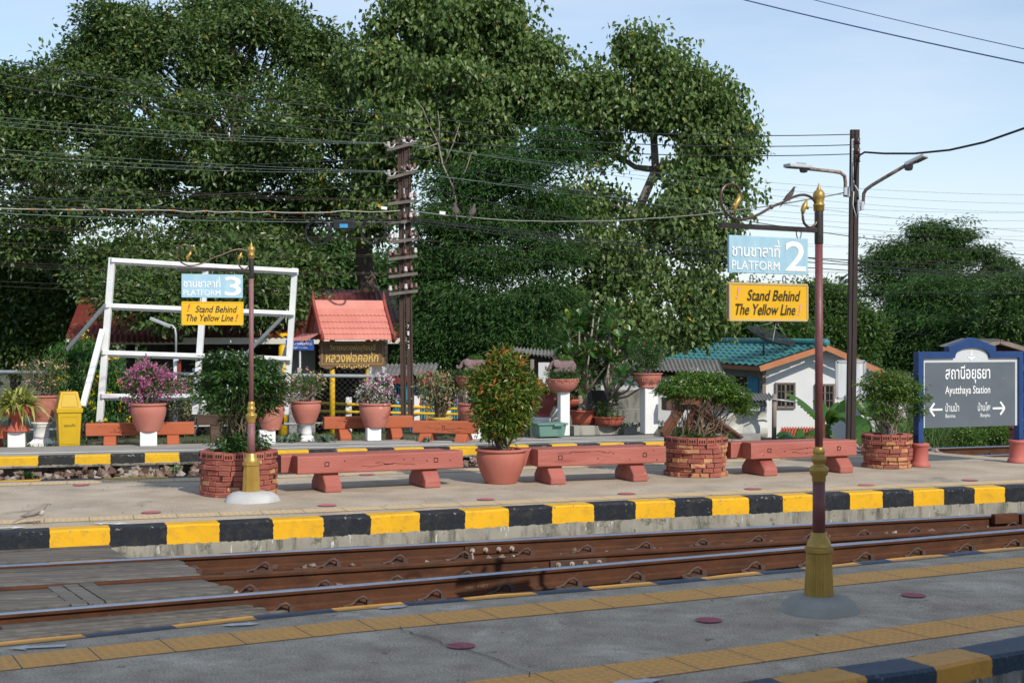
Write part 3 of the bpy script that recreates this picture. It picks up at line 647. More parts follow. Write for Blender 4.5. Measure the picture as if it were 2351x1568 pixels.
def sign_post(label, loc, ang, arm_len, gold, maroon, mound, h=2.70, ms=1.0):
    e = thing('platform_sign_post', label, 'sign post', loc); e.scale = (.985, .985, .99)
    m = MB(); m.lathe([(.30, -.02), (.265, .012), (.25, .05), (.20, .085), (.13, .10), (.05, .102)], (0, 0, 0), 28, fn=lambda r, z, t: r * ms * .92 * (1 + .04 * math.sin(3 * t + 1) + .02 * math.sin(7 * t)))
    m.build('concrete_footing', mound, e)
    m = MB(); oct_ = lambda r, z, t: r / math.cos(((t + math.pi / 8) % (math.pi / 4)) - math.pi / 8)
    flt = lambda r, z, t: r / math.cos(((t + math.pi / 8) % (math.pi / 4)) - math.pi / 8) * (1 - .045 * (math.cos(t * 40) > 0))
    m.lathe([(.090, .05), (.090, .10)], n=96, fn=oct_, smooth=False); m.lathe([(.089, .07), (.074, .37)], n=192, fn=flt, smooth=False)
    m.lathe([(.076, .367), (.086, .377), (.086, .398), (.079, .404)], n=96, fn=oct_, smooth=False)
    m.build('fluted_base', gold, e)
    m = MB(); m.lathe([(.079, .402), (.079, .412), (.072, .44), (.058, .465), (.052, .475), (.052, .495), (.045, .50)], n=32); m.build('base_cap', gold, e)
    m = MB(); m.lathe([(.0405, .49), (.0395, .83)], n=24); m.lathe([(.025, 1.0), (.0245, 2.34)], n=24); m.build('pole', maroon, e)
    m = MB(); m.lathe([(.040, .815), (.044, .83), (.043, .85), (.055, .868), (.061, .89), (.061, .905), (.046, .918), (.037, .922), (.034, .93), (.038, .938), (.046, .955), (.047, .97), (.038, .985), (.033, .99), (.037, 1.0), (.039, 1.012), (.034, 1.024), (.034, 1.034), (.026, 1.04)], n=32); m.build('collar', gold, e)
    m = MB(); m.lathe([(.027, 2.325), (.028, 2.33), (.028, 2.535), (.027, 2.54)], n=20); m.build('steel_sleeve', SLEEVE, e)
    m = MB(); m.lathe([(.028, 2.53), (.034, 2.535), (.034, 2.565), (.038, 2.568), (.036, 2.576), (.030, 2.582), (.033, 2.588), (.030, 2.594), (.037, 2.615), (.0385, 2.63), (.034, 2.652), (.022, 2.665), (.014, 2.668), (.016, 2.674), (.010, 2.683), (.0065, 2.697), (.002, 2.71)], n=28); m.build('finial', gold, e)
    d = V(-math.cos(ang), -math.sin(ang), 0); q = lambda s, z: d * s + Z_ * z
    m = MB(); m.bar(q(-.0, 2.41), q(arm_len, 2.41), .03, .03); m.build('arm', SLEEVE, e)
    k = arm_len / .78; raw = [(690, 700), (700, 765), (745, 797), (788, 765), (801, 700), (792, 630), (755, 582), (695, 566), (620, 587), (540, 632), (462, 668), (385, 718), (300, 757), (220, 768), (155, 735), (117, 670), (112, 600), (134, 550), (182, 527), (226, 546), (243, 600), (233, 660)]
    pts = []
    for i in range(len(raw) - 1):
        p0, p1, p2, p3 = [raw[max(0, min(len(raw) - 1, i + j))] for j in (-1, 0, 1, 2)]
        for t in (0, .34, .67):
            pts.append(tuple(.5 * (2 * b + (c - a) * t + (2 * a - 5 * b + 4 * c - dd) * t * t + (3 * b - a - 3 * c + dd) * t ** 3) for a, b, c, dd in zip(p0, p1, p2, p3)))
    pts.append(raw[-1]); sc_ = lambda x, y: q(.012 + (801 - x) / 904 * k, 2.412 + (798 - y) / 1134 + .012)
    m = MB(); m.tube([sc_(*p) for p in pts], .0085, 8); m.sphere(sc_(462, 668), .015); m.build('scroll', BRONZE, e)
    for lf in ([(690, 705, .008), (692, 675, .016), (706, 640, .017), (716, 615, .010), (722, 596, .003)], [(236, 590, .004), (236, 625, .016), (218, 655, .018), (206, 690, .012), (207, 735, .003)]):
        m = MB(); m.tube([sc_(x, y) for x, y, r in lf], [r for x, y, r in lf], 8); x, y, r = lf[2]
        s_ = 1 if x > 450 else -1
        m.tube([sc_(x, y), sc_(x + 16 * s_, y + 14), sc_(x + 26 * s_, y + 22)], [.008, .010, .007], 7)
        m.build('leaf_ornament', gold, e)
    return e, d
def hang_sign(name, label, cat, post, d, s0, s1, z0, z1, face, back, rim, lines, mats, rings, ring_name, group=None, extra=None, tilt=0):
    s0, s1 = s0 * PS, s1 * PS
    lo = post + d * ((s0 + s1) / 2); e = thing(name, label, cat, (lo.x, lo.y, z0), 0, group)
    x = -d; y = (Z_ + x * tilt).normalized(); n = x.cross(y); w = s1 - s0; h = z1 - z0; o = -x * (w / 2)
    m = MB(); m.prism([(0, 0), (w, 0), (w, h), (0, h)], o - n * .009, x, y, .018); m.build('board', [face], e, .003)
    if rim:
        m = MB(); t = .012
        for a, b in (((0, 0), (w, 0)), ((0, h), (w, h)), ((0, 0), (0, h)), ((w, 0), (w, h))):
            ins = lambda p: (min(max(p[0], t / 2), w - t / 2), min(max(p[1], t / 2), h - t / 2)); a2, b2 = ins(a), ins(b)
            if a[1] != b[1]: a2 = (a2[0], a2[1] + t * .5 + .001); b2 = (b2[0], b2[1] - t * .5 - .001)
            m.bar(o + x * a2[0] + y * a2[1], o + x * b2[0] + y * b2[1], .026, t, up=Z_ if a[1] == b[1] else x)
        m.build('rim', rim, e)
    lettering(lines, mats, e, o + n * .009, x, y, .003)
    for s, zl in rings:
        m = MB(); c = o + x * s + y * h; r = zl / 2
        m.tube([c + y * (r * .9) + (x * math.cos(t) * .55 + y * math.sin(t)) * r for t in [2 * math.pi * i / 14 for i in range(15)]], .0035, 5); m.build(ring_name, SLEEVE, e)
    return e
SKYB = surf('pale_blue_board', (.28, .48, .61), (.37, .56, .67), 7, .6, .1, 40, speck=(.62, .72, .78), speck_s=26, speck_t=.66, stretch=(2, 2, .6))
SIGNY = surf('sign_yellow', (.76, .44, .01), (.72, .40, .01), 4, .5, .05, 40)
SIGNY2 = surf('sign_yellow_worn', (.72, .42, .015), (.68, .38, .012), 4, .5, .05, 40)
RIMW = surf('peeling_rim', (.45, .36, .28), (.55, .40, .12), 18, .8, .3, 40)
LW = paint('letter_white', (.80, .82, .83), .6, .95); LK = paint('letter_black', (.025, .018, .014), .6); LR = paint('letter_red', (.62, .05, .03), .6); LP = paint('letter_faded_pink', (.72, .33, .33), .6)
postN = V(1.927, 8.93, 0); postF = V(-2.704, 14.75, 0); PS = .985
eN, dN = sign_post('near maroon and gold sign post on the grey shaded platform, with a rough cement foot', postN, R(33), .83, GOLDO, MAROON, MOUNDG)
eF, dF = sign_post('farther maroon and gold sign post with a whitewashed foot in front of the brick planter', postF, R(22), .775, GOLD, MAROONF, MOUNDW, ms=1.15)
def bl(num, w, h): return [('ชานชาลาที', .018, h * .44, w * .60, h * .36, 0, 0, .012), ('PLATFORM', .018, h * .09, w * .60, h * .24, 0, 0, .006), (num, w * .70, h * .09, w * .27, h * .82, 0, 0, .012), ("'", w * .60, h * .80, w * .018, h * .11, 0, 0, .02)]
def yl(w, h, f=0): return [('!', w * (.085 if f == 0 else .17), h * .57, w * .05, h * .32, 1, .3, .02), ('Stand Behind', w * .22, h * .53, w * .68, h * .29, 0, .28, .012), ('The Yellow Line', w * .075, h * .16, w * .76, h * .29, 0, .28, .012), ('!', w * .865, h * .15, w * .05, h * .32, 1, .3, .02)]
hang_sign('platform_sign', 'pale blue hanging board reading PLATFORM 2 on the near sign post', 'sign', postN, dN, .105, .765, 2.105, 2.33, SKYB, None, None, bl('2', .65, .225), [LW], [(.06, .075), (.58, .075)], 'hanging_ring')
hang_sign('warning_sign', 'near yellow Stand Behind The Yellow Line board with faded pink marks and a peeling rim', 'sign', postN, dN, .105, .768, 1.815, 2.048, SIGNY2, None, RIMW, yl(.652, .233), [LK, LP], [(.19, .05), (.46, .05)], 'hanging_ring')
hang_sign('platform_sign', 'pale blue hanging board reading PLATFORM 3 on the farther sign post', 'sign', postF, dF, .09, .725, 2.10, 2.34, SKYB, None, None, bl('3', .625, .24), [LW], [(.05, .05), (.56, .05)], 'hanging_ring')
hang_sign('warning_sign', 'farther yellow Stand Behind The Yellow Line board with bright red marks', 'sign', postF, dF, .085, .725, 1.82, 2.06, SIGNY, None, SIGNY, yl(.63, .24), [LK, LR], [(.19, .045), (.48, .045)], 'hanging_ring')
# ---------------------------------------------------------------- benches of old sleepers
BRED = surf('bench_red', (.30, .082, .06), (.41, .135, .105), 3, .66, .5, 24, c3=(.24, .055, .04), c3s=2.4, c3t=.57, speck=(.48, .34, .31), speck_s=22, speck_t=.675, stretch=(.35, 1.6, 1.6))
BRED2 = surf('bench_red_far', (.36, .085, .035), (.43, .12, .05), 3, .7, .4, 24, c3=(.14, .05, .03), c3s=2.2, c3t=.62, speck=(.10, .06, .04), speck_s=18, speck_t=.70, stretch=(.35, 1.6, 1.6))
BWOOD = surf('bare_sleeper', (.05, .03, .02), (.10, .062, .042), 3, .85, .5, 24, c3=(.04, .026, .02), c3s=3, c3t=.58, stretch=(.35, 3, 3))
HOLE = surf('bolt_hole', (.05, .015, .012), (.03, .01, .01), 10, .9, 0)
CRACK = HOLE
def bench(label, a, b, zb, bh=.195, depth=.24, ground=0.0, mat=None, back=.12, sup=(.2, .8), group=None, holes=(.17, .83), cracks=2):
    """a,b: left and right ends of the front bottom edge of the seat beam"""
    mat = mat or BRED; d = b - a; l = d.length; ang = math.atan2(d.y, d.x); e = thing('sleeper_bench', label, 'bench', (a.x, a.y, ground), ang, group); zb -= ground; rr = random.Random(label)
    def beam(x0, x1, y0, y1, z0, z1):
        c = .014; w = y1 - y0; hh = z1 - z0; m = MB()
        m.prism([(c, 0), (w - c, 0), (w - c * .3, c * .3), (w, c), (w, hh - c), (w - c * .3, hh - c * .3), (w - c, hh), (c, hh), (c * .3, hh - c * .3), (0, hh - c), (0, c), (c * .3, c * .3)], (x0, y0, z0), Y_, Z_, x1 - x0); return m
    hm = beam(0, l, .004, depth * .97, zb, zb + bh); hm.m = [0] * len(hm.f); k0 = len(hm.f)
    for h in holes:
        x = l * h; zc = zb + bh * .52
        for dx, dz, w, hh in ((0, .022, .05, .008), (0, -.022, .05, .008), (-.022, 0, .008, .036), (.022, 0, .008, .036)): hm.box((x + dx, .004, zc + dz), (w, .006, hh))
    for i in range(cracks):       # long splits along the grain
        x0 = l * rr.uniform(.05, .6); z0 = zb + bh * rr.uniform(.25, .85); pts = []
        for k in range(9): pts.append((x0 + k * rr.uniform(.03, .06), z0 + math.sin(k * 1.3 + i) * .008 + k * .003 * (1 if i % 2 else -1)))
        for (p, q), (p2, q2) in zip(pts, pts[1:]): hm.bar((p, .0055, q), (p2, .0055, q2), .004, rr.uniform(.003, .008))
    for i in range(5): hm.box((l * rr.uniform(.08, .95), .0045, zb + bh * rr.uniform(.2, .8)), (rr.uniform(.008, .02), .006, rr.uniform(.006, .014)))
    for i in range(k0, len(hm.f)): hm.m[i] = 1
    hm.build('seat_beam', [mat, HOLE], e)
    if back is not None:
        beam(-back, l - back, depth + .008, depth * 2, zb - .004, zb + bh - .004).build('seat_beam', mat, e)
    D = depth * (2 if back is not None else 1); pf = [(-.5, 0), (.5, 0), (.5, .42), (.26, 1), (-.26, 1), (-.5, .42)]
    for s in sup:
        w = .19; k = .56; m = MB(); m.prism([(p * k + D / 2 - .02, q * (zb - .001)) for p, q in pf], (l * s - w / 2, 0, 0), Y_, Z_, w); m.build('support', mat, e, .016)
    return e
bench('red sleeper bench between the sign post planter and the big pot with the bushy shrub', V(-2.32, 15.4, 0), V(-.557, 16.17, 0), .205, group='red benches on the middle platform')
bench('red sleeper bench in the middle, right of the big pot with the bushy shrub', V(.30, 16.27, 0), V(1.82, 16.8, 0), .205, group='red benches on the middle platform', sup=(.14, .78))
bench('red sleeper bench at the right, behind the near sign post', V(2.90, 17.24, 0), V(4.30, 17.75, 0), .205, group='red benches on the middle platform', sup=(.16, .88), back=.14)
def fb(uL, uR, vL, vR, Y1, Y2): return P(uL, vL, Y1), P(uR, vR, Y2)
gB = 'sleeper benches behind the far platform'
for lab, a4, mat, g in (('orange red bench right of the yellow bin, behind the magenta bougainvillea pot', (197, 446, 999, 1000, 22.0, 22.4), BRED2, -.03), ('bare dark wood bench behind the brick planter with the sign post', (452, 652, 976, 975, 22.8, 23.1), BWOOD, -.05), ('orange red bench with a rotten hole behind the white and pink bougainvillea pot', (745, 948, 985, 982, 23.1, 23.5), BRED2, -.05), ('orange red bench end left of the big shrub, below the yellow pot', (947, 1090, 992, 998, 22.9, 22.7), BRED2, -.05), ('orange red bench at the far left edge, left of the urn', (-180, 18, 1008, 1008, 21.6, 21.7), BRED2, -.03)):
    a, b = fb(*a4); bench(lab, V(a.x, a.y, 0), V(b.x, b.y, 0), (a.z + b.z) / 2, .195 if mat is BRED2 else .17, .22, g, mat, None, (.22, .80), gB, (.5,) if mat is BRED2 else (), 3)
# ---------------------------------------------------------------- pots
TERRA = surf('painted_terracotta', (.37, .11, .078), (.44, .15, .11), 3, .72, .15, 30, c3=(.31, .085, .06), c3s=2, c3t=.6, speck=(.50, .33, .28), speck_s=9, speck_t=.70)
TERRA2 = surf('terracotta_far', (.40, .135, .10), (.48, .185, .14), 3, .78, .2, 30, c3=(.31, .095, .07), c3s=2.5, c3t=.57, speck=(.55, .42, .37), speck_s=8, speck_t=.67)
TERRAW = surf('terracotta_worn', (.42, .11, .07), (.36, .085, .055), 4, .7, .2, 30, speck=(.62, .50, .46), speck_s=14, speck_t=.69)
MARPOT = surf('dark_red_pot', (.24, .05, .045), (.29, .07, .06), 4, .5, .15, 30, speck=(.6, .5, .48), speck_s=14, speck_t=.70)
WHITE = surf('white_paint_block', (.78, .78, .77), (.70, .70, .69), 4, .8, .2, 30, speck=(.50, .49, .46), speck_s=12, speck_t=.71, c3=(.62, .61, .58), c3s=1.5, c3t=.66)
def pot_prof(R1, h):      # rim radius, height: wide shouldered flower pot
    return [(.02, .0), (R1 * .60, 0), (R1 * .615, .012), (R1 * .78, h * .28), (R1 * .92, h * .58), (R1 * .955, h * .74), (R1 * .93, h * .86), (R1 * .90, h * .905), (R1 * .985, h * .925), (R1 * 1.0, h * .95), (R1 * .99, h * .985), (R1 * .95, h), (R1 * .87, h * .985), (R1 * .85, h * .90), (.02, h * .885)]
SOILP = surf('potting_soil', (.045, .03, .02), (.09, .065, .045), 20, .95, .6, 60)
def soil(m_parent, r, z, sx=1, sy=1):
    m = MB(); m.lathe([(r, z - .01), (r * .5, z + .012), (.005, z + .018)], n=20, cap=False, sx=sx, sy=sy); return m.build('soil', SOILP, m_parent)
def block(label, c, w, h, dp=None, mat=None, name='pedestal', group=None, rz=.25):
    e = thing(name, label, 'pedestal', c, rz, group); m = MB(); m.box((0, 0, h / 2), (w, dp or w, h)); m.build('block', mat or WHITE, e, .012); return e
# ---------------------------------------------------------------- planters, potted plants and shrubs on the platforms
BARK = surf('stem_bark', (.12, .085, .055), (.20, .15, .105), 8, .9, .4, 50)
BARKP = surf('pale_bark', (.20, .17, .13), (.30, .26, .21), 8, .9, .4, 50)
L_SHRUB = leafmat('shrub_leaf', [(0, (.012, .045, .008)), (.5, (.025, .085, .014)), (.85, (.05, .14, .02)), (1, (.09, .19, .03))], .28, .38, .5)
L_SHRUB2 = leafmat('bright_shrub_leaf', [(0, (.04, .10, .012)), (.5, (.075, .165, .022)), (.9, (.13, .24, .035)), (1, (.2, .27, .04))], .32, .42, .45)
L_DARK = leafmat('dark_shrub_leaf', [(0, (.018, .055, .012)), (.5, (.035, .10, .02)), (.9, (.065, .15, .03)), (1, (.10, .2, .04))], .28, .38, .5)
L_RED = leafmat('redtip_leaf', [(0, (.03, .08, .008)), (.45, (.07, .15, .014)), (.80, (.14, .22, .022)), (.965, (.22, .22, .03)), (.975, (.38, .14, .02)), (1, (.45, .14, .05))], .3, .36, .5, (.3, .22, .03))
L_REDT = leafmat('red_young_leaf', [(0, (.40, .09, .025)), (.5, (.52, .16, .04)), (1, (.55, .26, .06))], .35, .4, .4, (.6, .2, .03))
L_VAR = leafmat('variegated_leaf', [(0, (.06, .11, .03)), (.4, (.16, .19, .07)), (.75, (.36, .36, .18)), (1, (.50, .48, .30))], .3, .5, .3, (.3, .3, .1))
L_BOUG = leafmat('bougainvillea_leaf', [(0, (.03, .07, .012)), (.6, (.07, .13, .03)), (1, (.14, .18, .05))], .3, .5, .3)
L_FRANG = leafmat('frangipani_leaf', [(0, (.018, .065, .014)), (.5, (.035, .115, .024)), (.88, (.07, .17, .035)), (1, (.22, .26, .03))], .25, .32, .5)
L_SPID = leafmat('striped_blade', [(0, (.10, .15, .02)), (.4, (.25, .28, .05)), (.7, (.42, .42, .12)), (1, (.55, .52, .24))], .3, .45, .4, (.4, .4, .08))
L_YGR = leafmat('yellow_green_blade', [(0, (.14, .20, .02)), (.5, (.32, .34, .04)), (1, (.50, .46, .08))], .3, .4, .4, (.45, .4, .05))
L_GREY = leafmat('grey_green_leaf', [(0, (.07, .12, .075)), (.6, (.12, .18, .12)), (1, (.18, .24, .17))], .15, .6, .3)
L_TEC = leafmat('trumpet_bush_leaf', [(0, (.015, .06, .01)), (.6, (.03, .11, .015)), (1, (.08, .19, .03))], .3, .42, .45)
def flmat(n, a, b, c=None): return leafmat(n, [(0, a), (.5, b), (1, c or a)], .35, .6, .2, tuple(x * .9 for x in b))
F_MAG = flmat('magenta_bract', (.48, .09, .28), (.60, .17, .38), (.66, .30, .46)); F_PINK = flmat('pink_bract', (.60, .16, .34), (.66, .30, .42), (.5, .08, .3))
F_PEACH = flmat('peach_bract', (.72, .38, .22), (.78, .50, .34), (.75, .55, .45)); F_WHITE = flmat('white_petal', (.80, .78, .74), (.74, .74, .72), (.82, .82, .80))
F_RED = flmat('crimson_bract', (.55, .03, .09), (.62, .06, .14)); F_YEL = flmat('yellow_trumpet', (.80, .52, .01), (.82, .60, .03)); F_FRG = flmat('frangipani_petal', (.80, .55, .52), (.82, .70, .66), (.75, .42, .40))
def to_np(b): return np.array([b.x, b.y, b.z]) if isinstance(b, Vector) else np.array(b, float)
def stems(rng, parent, base, tips, r0, mat, k=5, amp=.05, sag=.0, name='stems', n=5, spread=.04, fork=None):
    m = MB()
    for tp in tips:
        b = to_np(base) + np.append(rng.normal(size=2) * spread, 0)
        pts = wig(rng, b, tp, k, amp, sag); rr = [r0 * (1 - .8 * i / k) for i in range(k + 1)]; m.tube(pts, rr, n)
        for _ in range(fork or 0):
            i = rng.integers(1, k); q = pts[i] + (pts[k] - pts[i]) * rng.uniform(.5, 1.0) + rng.normal(size=3) * np.linalg.norm(pts[k] - pts[0]) * .16
            m.tube(wig(rng, pts[i], q, 3, amp), [rr[i] * .7, rr[i] * .45, rr[i] * .3, rr[i] * .15], 4)
    return m.build(name, mat, parent)
def foliage(rng, parent, lobes, ncl, per, sig, Lf, Wf, mat, style='out', inner=.55, name='foliage', **kw):
    lobes = [tuple(l) for l in lobes]; c, d, _ = clumps_in(rng, lobes, ncl, inner); a = leaf_cloud(rng, c, d, per, sig, Lf, Wf, style)
    return leaves(name, *a, mat, parent, **kw), c, d
def flowers(rng, parent, centers, per, sig, size, mat, name='flowers'):
    n = len(centers) * per; c = np.repeat(centers, per, 0) + rng.normal(size=(n, 3)) * sig
    return tag(leaves(name, c, rng.normal(size=(n, 3)), rng.normal(size=(n, 3)), np.full(n, size) * rng.uniform(.7, 1.2, n), np.full(n, size) * rng.uniform(.6, .95, n), mat, parent, fold=.25), kind='stuff')
# --- brick planters
BRK = surf('painted_brick', (.33, .092, .066), (.42, .14, .10), 6, .85, .45, 40, speck=(.20, .05, .035), speck_s=12, speck_t=.64, stretch=(1, 1, 2.2), island=.5)
BRKRAW = surf('bare_hollow_brick', (.46, .20, .09), (.56, .30, .16), 6, .9, .4, 40, speck=(.34, .10, .06), speck_s=9, speck_t=.56, island=.4)
BRKCORE = surf('planter_mortar', (.26, .07, .05), (.33, .10, .07), 8, .95, .5, 40)
DARKH = paint('dark_hole', (.03, .012, .01), .95)
def brick_planter(label, c, r, h, raw, seed, group='round brick planters'):
    e = thing('brick_planter', label, 'planter', c, 0, group); rr = random.Random(seed); m = MB(); rows = 7; cop = .075; bh = (h - cop) / rows
    m.lathe([(r - .05, 0), (r - .022, .01), (r - .018, h - cop)], n=40, mi=0, cap=False)
    for k in range(rows):
        ph = rr.uniform(0, 6.3); t = ph; bulge = rr.uniform(-.012, .02)
        while t < ph + 6.2:
            a = rr.uniform(.10, .19) / r; a = min(a, ph + 6.283 - t); tm = t + a / 2; raw_ = rr.random() < raw
            R_ = r + bulge + rr.uniform(-.012, .012); w = 2 * R_ * math.tan(a / 2) - rr.uniform(.004, .02); hh = bh - rr.uniform(.002, .012)
            Mx = Matrix.Rotation(tm, 3, 'Z') @ Matrix.Rotation(rr.uniform(-.05, .05), 3, 'X'); mi = 1 if raw_ else 0; z = k * bh + bh / 2
            m.box((math.cos(tm) * (R_ - .035), math.sin(tm) * (R_ - .035), z), (.07, w, hh), Mx, mi)
            for gk in range(2 if not raw_ else 1):   # ribbed faces of hollow bricks
                m.box((math.cos(tm) * (R_ + .001), math.sin(tm) * (R_ + .001), z + (gk - .5) * hh * .45), (.008, w * rr.uniform(.6, .96), hh * .22), Mx, mi)
            if rr.random() < .3: m.box((math.cos(t) * (R_ - .002), math.sin(t) * (R_ - .002), z + rr.uniform(-.01, .01)), (.012, .03, hh * .6), Matrix.Rotation(t, 3, 'Z'), 2)
            t += a
    m.build('brick_wall', [BRK, BRKRAW, DARKH], e)
    m = MB(); n = int(2 * math.pi * r / .105)
    for i in range(n):
        t = 2 * math.pi * i / n; Mx = Matrix.Rotation(t, 3, 'Z') @ Matrix.Rotation(rr.uniform(-.03, .03), 3, 'X'); R_ = r + .015 + rr.uniform(-.008, .008); z = h - cop / 2 + rr.uniform(-.005, .005)
        w = 2 * math.pi * r / n - .006; m.box((math.cos(t) * (R_ - .05), math.sin(t) * (R_ - .05), z), (.11, w, cop), Mx, 0)
        for q in (-.28, 0, .28): m.box(Vector((math.cos(t) * (R_ + .0055), math.sin(t) * (R_ + .0055), z - .002)) + Mx @ Vector((0, q * w, 0)), (.008, w * .15, cop * .45), Mx, 1)
        for q in (-.28, 0, .28): m.box(Vector((math.cos(t) * (R_ - .1055), math.sin(t) * (R_ - .1055), z - .002)) + Mx @ Vector((0, q * w, 0)), (.008, w * .15, cop * .45), Mx, 1)
    m.build('coping', [BRK, DARKH], e)
    s = MB(); s.lathe([(r - .05, h - .11), (r * .5, h - .09), (.01, h - .085)], n=24, cap=False); s.build('soil', SOILP, e); return e
def cen(u, vfront, r):       # centre of a round thing whose front foot is seen at (u, vfront)
    g = G(u, vfront); return V(g.x + (g.x / g.y) * r, g.y + r, 0)
pl1 = cen(548.5, 1142, .37); brick_planter('wide round brick planter, mostly red painted, behind the farther sign post', pl1, .395, .47, .10, 1)
pl2 = cen(1597, 1097, .37); brick_planter('round brick planter with bare orange bricks, between the red benches', pl2, .365, .475, .45, 2)
pl3 = cen(2036, 1077, .30); brick_planter('smaller round brick planter beside the left foot of the station name board', pl3, .30, .43, .40, 3)
pl4 = cen(2375, 1052, .3); pl4 = V(pl4.x, 20.0, 0)
brick_planter('round brick planter cut off by the right edge, beyond the station name board', pl4, .31, .42, .35, 4)
def lob(u, v, Y, ru, rv, ry=None):     # ellipsoid lobe from picture measures at distance Y
    p = P(u, v, Y); k = Y / F; return (p.x, p.y, p.z, ru * k, (ry or ru) * k, rv * k)
def loc_lobes(ls, c): return [(l[0] - c[0], l[1] - c[1], l[2] - c[2], l[3], l[4], l[5]) for l in ls]
def shrub(name, label, cat, c, lobes, ncl, per, sig, Lf, Wf, mat, nst=10, r0=.018, sbase=None, style='out', flower=None, fsize=.03, nfl=40, fper=4, fsig=.02, bark=BARK, inner=.55, seed=1, group=None, extra=None, spread=.04, fork=2, ftop=True, droop=.1):
    rng = np.random.default_rng(seed); e = thing(name, label, cat, c, 0, group); lb = loc_lobes(lobes, c)
    _, cc, d = foliage(rng, e, lb, ncl, per, sig, Lf, Wf, mat, style, inner, droop=droop)
    tips = cc[rng.choice(len(cc), min(nst, len(cc)), replace=False)]
    stems(rng, e, sbase if sbase is not None else (0, 0, 0), tips, r0, bark, spread=spread, fork=fork, amp=.06)
    if flower is not None:
        w = np.where((d[:, 2] > -.1) if ftop else (d[:, 1] < .5))[0]; pick = rng.choice(w, min(nfl, len(w)), replace=False); flowers(rng, e, cc[pick] + d[pick] * sig * .9, fper, fsig, fsize, flower)
    return e
Y1 = pl1.y; b1 = V(pl1.x, pl1.y, .37)
shrub('planter_shrub', 'large layered shrub with white flowers in the brick planter behind the farther sign post', 'shrub', b1, [lob(530, 825, Y1, 62, 15), lob(585, 838, Y1, 50, 16), lob(490, 858, Y1, 50, 13), lob(600, 868, Y1 - .1, 58, 16), lob(530, 862, Y1 - .2, 56, 13), lob(465, 884, Y1, 34, 10), lob(560, 890, Y1 - .1, 70, 16), lob(635, 893, Y1, 30, 16), lob(500, 905, Y1 - .2, 54, 12), lob(615, 918, Y1, 36, 12), lob(510, 935, Y1 - .2, 44, 11), lob(580, 940, Y1, 40, 10), lob(548, 965, Y1, 28, 12), lob(540, 1018, Y1 - .1, 40, 20), lob(580, 1010, Y1, 34, 20), lob(555, 990, Y1, 26, 14)], 380, 26, .06, .07, .023, L_DARK, 24, .013, style='flat', flower=F_WHITE, fsize=.035, nfl=34, fper=5, fsig=.025, seed=11, inner=.35)
Y2 = pl2.y; b2 = V(pl2.x, pl2.y, .37)
shrub('planter_shrub', 'umbrella shaped shrub with bare twisting stems in the planter between the red benches', 'shrub', b2, [lob(1605, 868, Y2, 60, 14), lob(1560, 880, Y2, 44, 14), lob(1645, 882, Y2, 52, 16), lob(1600, 893, Y2 - .1, 86, 14), lob(1680, 908, Y2, 36, 18), lob(1700, 930, Y2, 26, 20), lob(1535, 893, Y2, 30, 12), lob(1650, 912, Y2 + .1, 46, 12), lob(1560, 905, Y2, 36, 10)], 330, 26, .05, .065, .021, L_SHRUB2, 30, .012, style='flat', flower=F_WHITE, fsize=.03, nfl=30, fper=4, seed=12, inner=.25, spread=.10, fork=2)
rng = np.random.default_rng(77); e = thing('weed_plant', 'low leafy weeds at the foot of the shrub in the planter between the benches', 'plant', b2, 0)
foliage(rng, e, loc_lobes([lob(1570, 1003, Y2 - .1, 34, 12), lob(1610, 1008, Y2 - .1, 40, 8), lob(1660, 1000, Y2 + .1, 20, 8)], b2), 40, 18, .03, .06, .016, L_SHRUB, 'out')
Y3 = pl3.y; b3 = V(pl3.x, pl3.y, .34)
shrub('planter_shrub', 'rounded open shrub on a pale trunk in the small planter by the station name board', 'shrub', b3, [lob(2045, 866, Y3, 52, 14), lob(2005, 880, Y3, 36, 14), lob(2085, 884, Y3, 32, 16), lob(2045, 890, Y3, 58, 16), lob(2005, 915, Y3, 28, 14), lob(2060, 915, Y3, 44, 14), lob(2030, 940, Y3, 40, 14), lob(2040, 962, Y3, 26, 10), lob(2108, 915, Y3, 20, 12), lob(2100, 940, Y3, 18, 8)], 250, 24, .05, .06, .02, L_SHRUB2, 26, .015, style='flat', flower=F_WHITE, fsize=.028, nfl=10, fper=4, seed=13, inner=.3, bark=BARKP, spread=.012, fork=2)
Y4 = pl4.y; b4 = V(pl4.x, pl4.y, .34)
shrub('planter_shrub', 'shrub cut off by the right edge of the picture, beyond the station name board', 'shrub', b4, [lob(2385, 890, Y4, 48, 34), lob(2375, 930, Y4, 36, 26)], 80, 24, .055, .065, .021, L_SHRUB2, 12, .02, style='flat', seed=14, spread=.02)
# --- the big pot with the red tipped shrub
c = cen(1150, 1113, .22); e = thing('potted_shrub', 'big terracotta pot with a dense egg shaped shrub of green and orange leaves', 'potted plant', c)
m = MB(); m.lathe(pot_prof(.30, .40), n=48, fn=lambda r, z, t: r * (1 + .006 * math.sin(60 * z))); m.build('pot', TERRA, e); soil(e, .26, .35)
rng = np.random.default_rng(21); yb = c.y; lbs = loc_lobes([lob(1155, 900, yb, 78, 62), lob(1150, 950, yb, 64, 44), lob(1158, 845, yb, 44, 30), lob(1160, 818, yb, 26, 14), lob(1115, 880, yb, 40, 30), lob(1200, 900, yb, 36, 40), lob(1145, 985, yb, 44, 26)], c)
o, cc, d = foliage(rng, e, lbs, 560, 14, .045, .072, .027, L_RED, 'out', .5)
w = np.where((cc[:, 2] > .95) & (rng.random(len(cc)) < .7))[0]; w2 = rng.choice(len(cc), 46); w = np.concatenate([w[:30], w2[:8]]); a = leaf_cloud(rng, cc[w] + d[w] * .05, d[w], 6, .03, .08, .026, 'out'); leaves('young_leaves', *a, L_REDT, e)
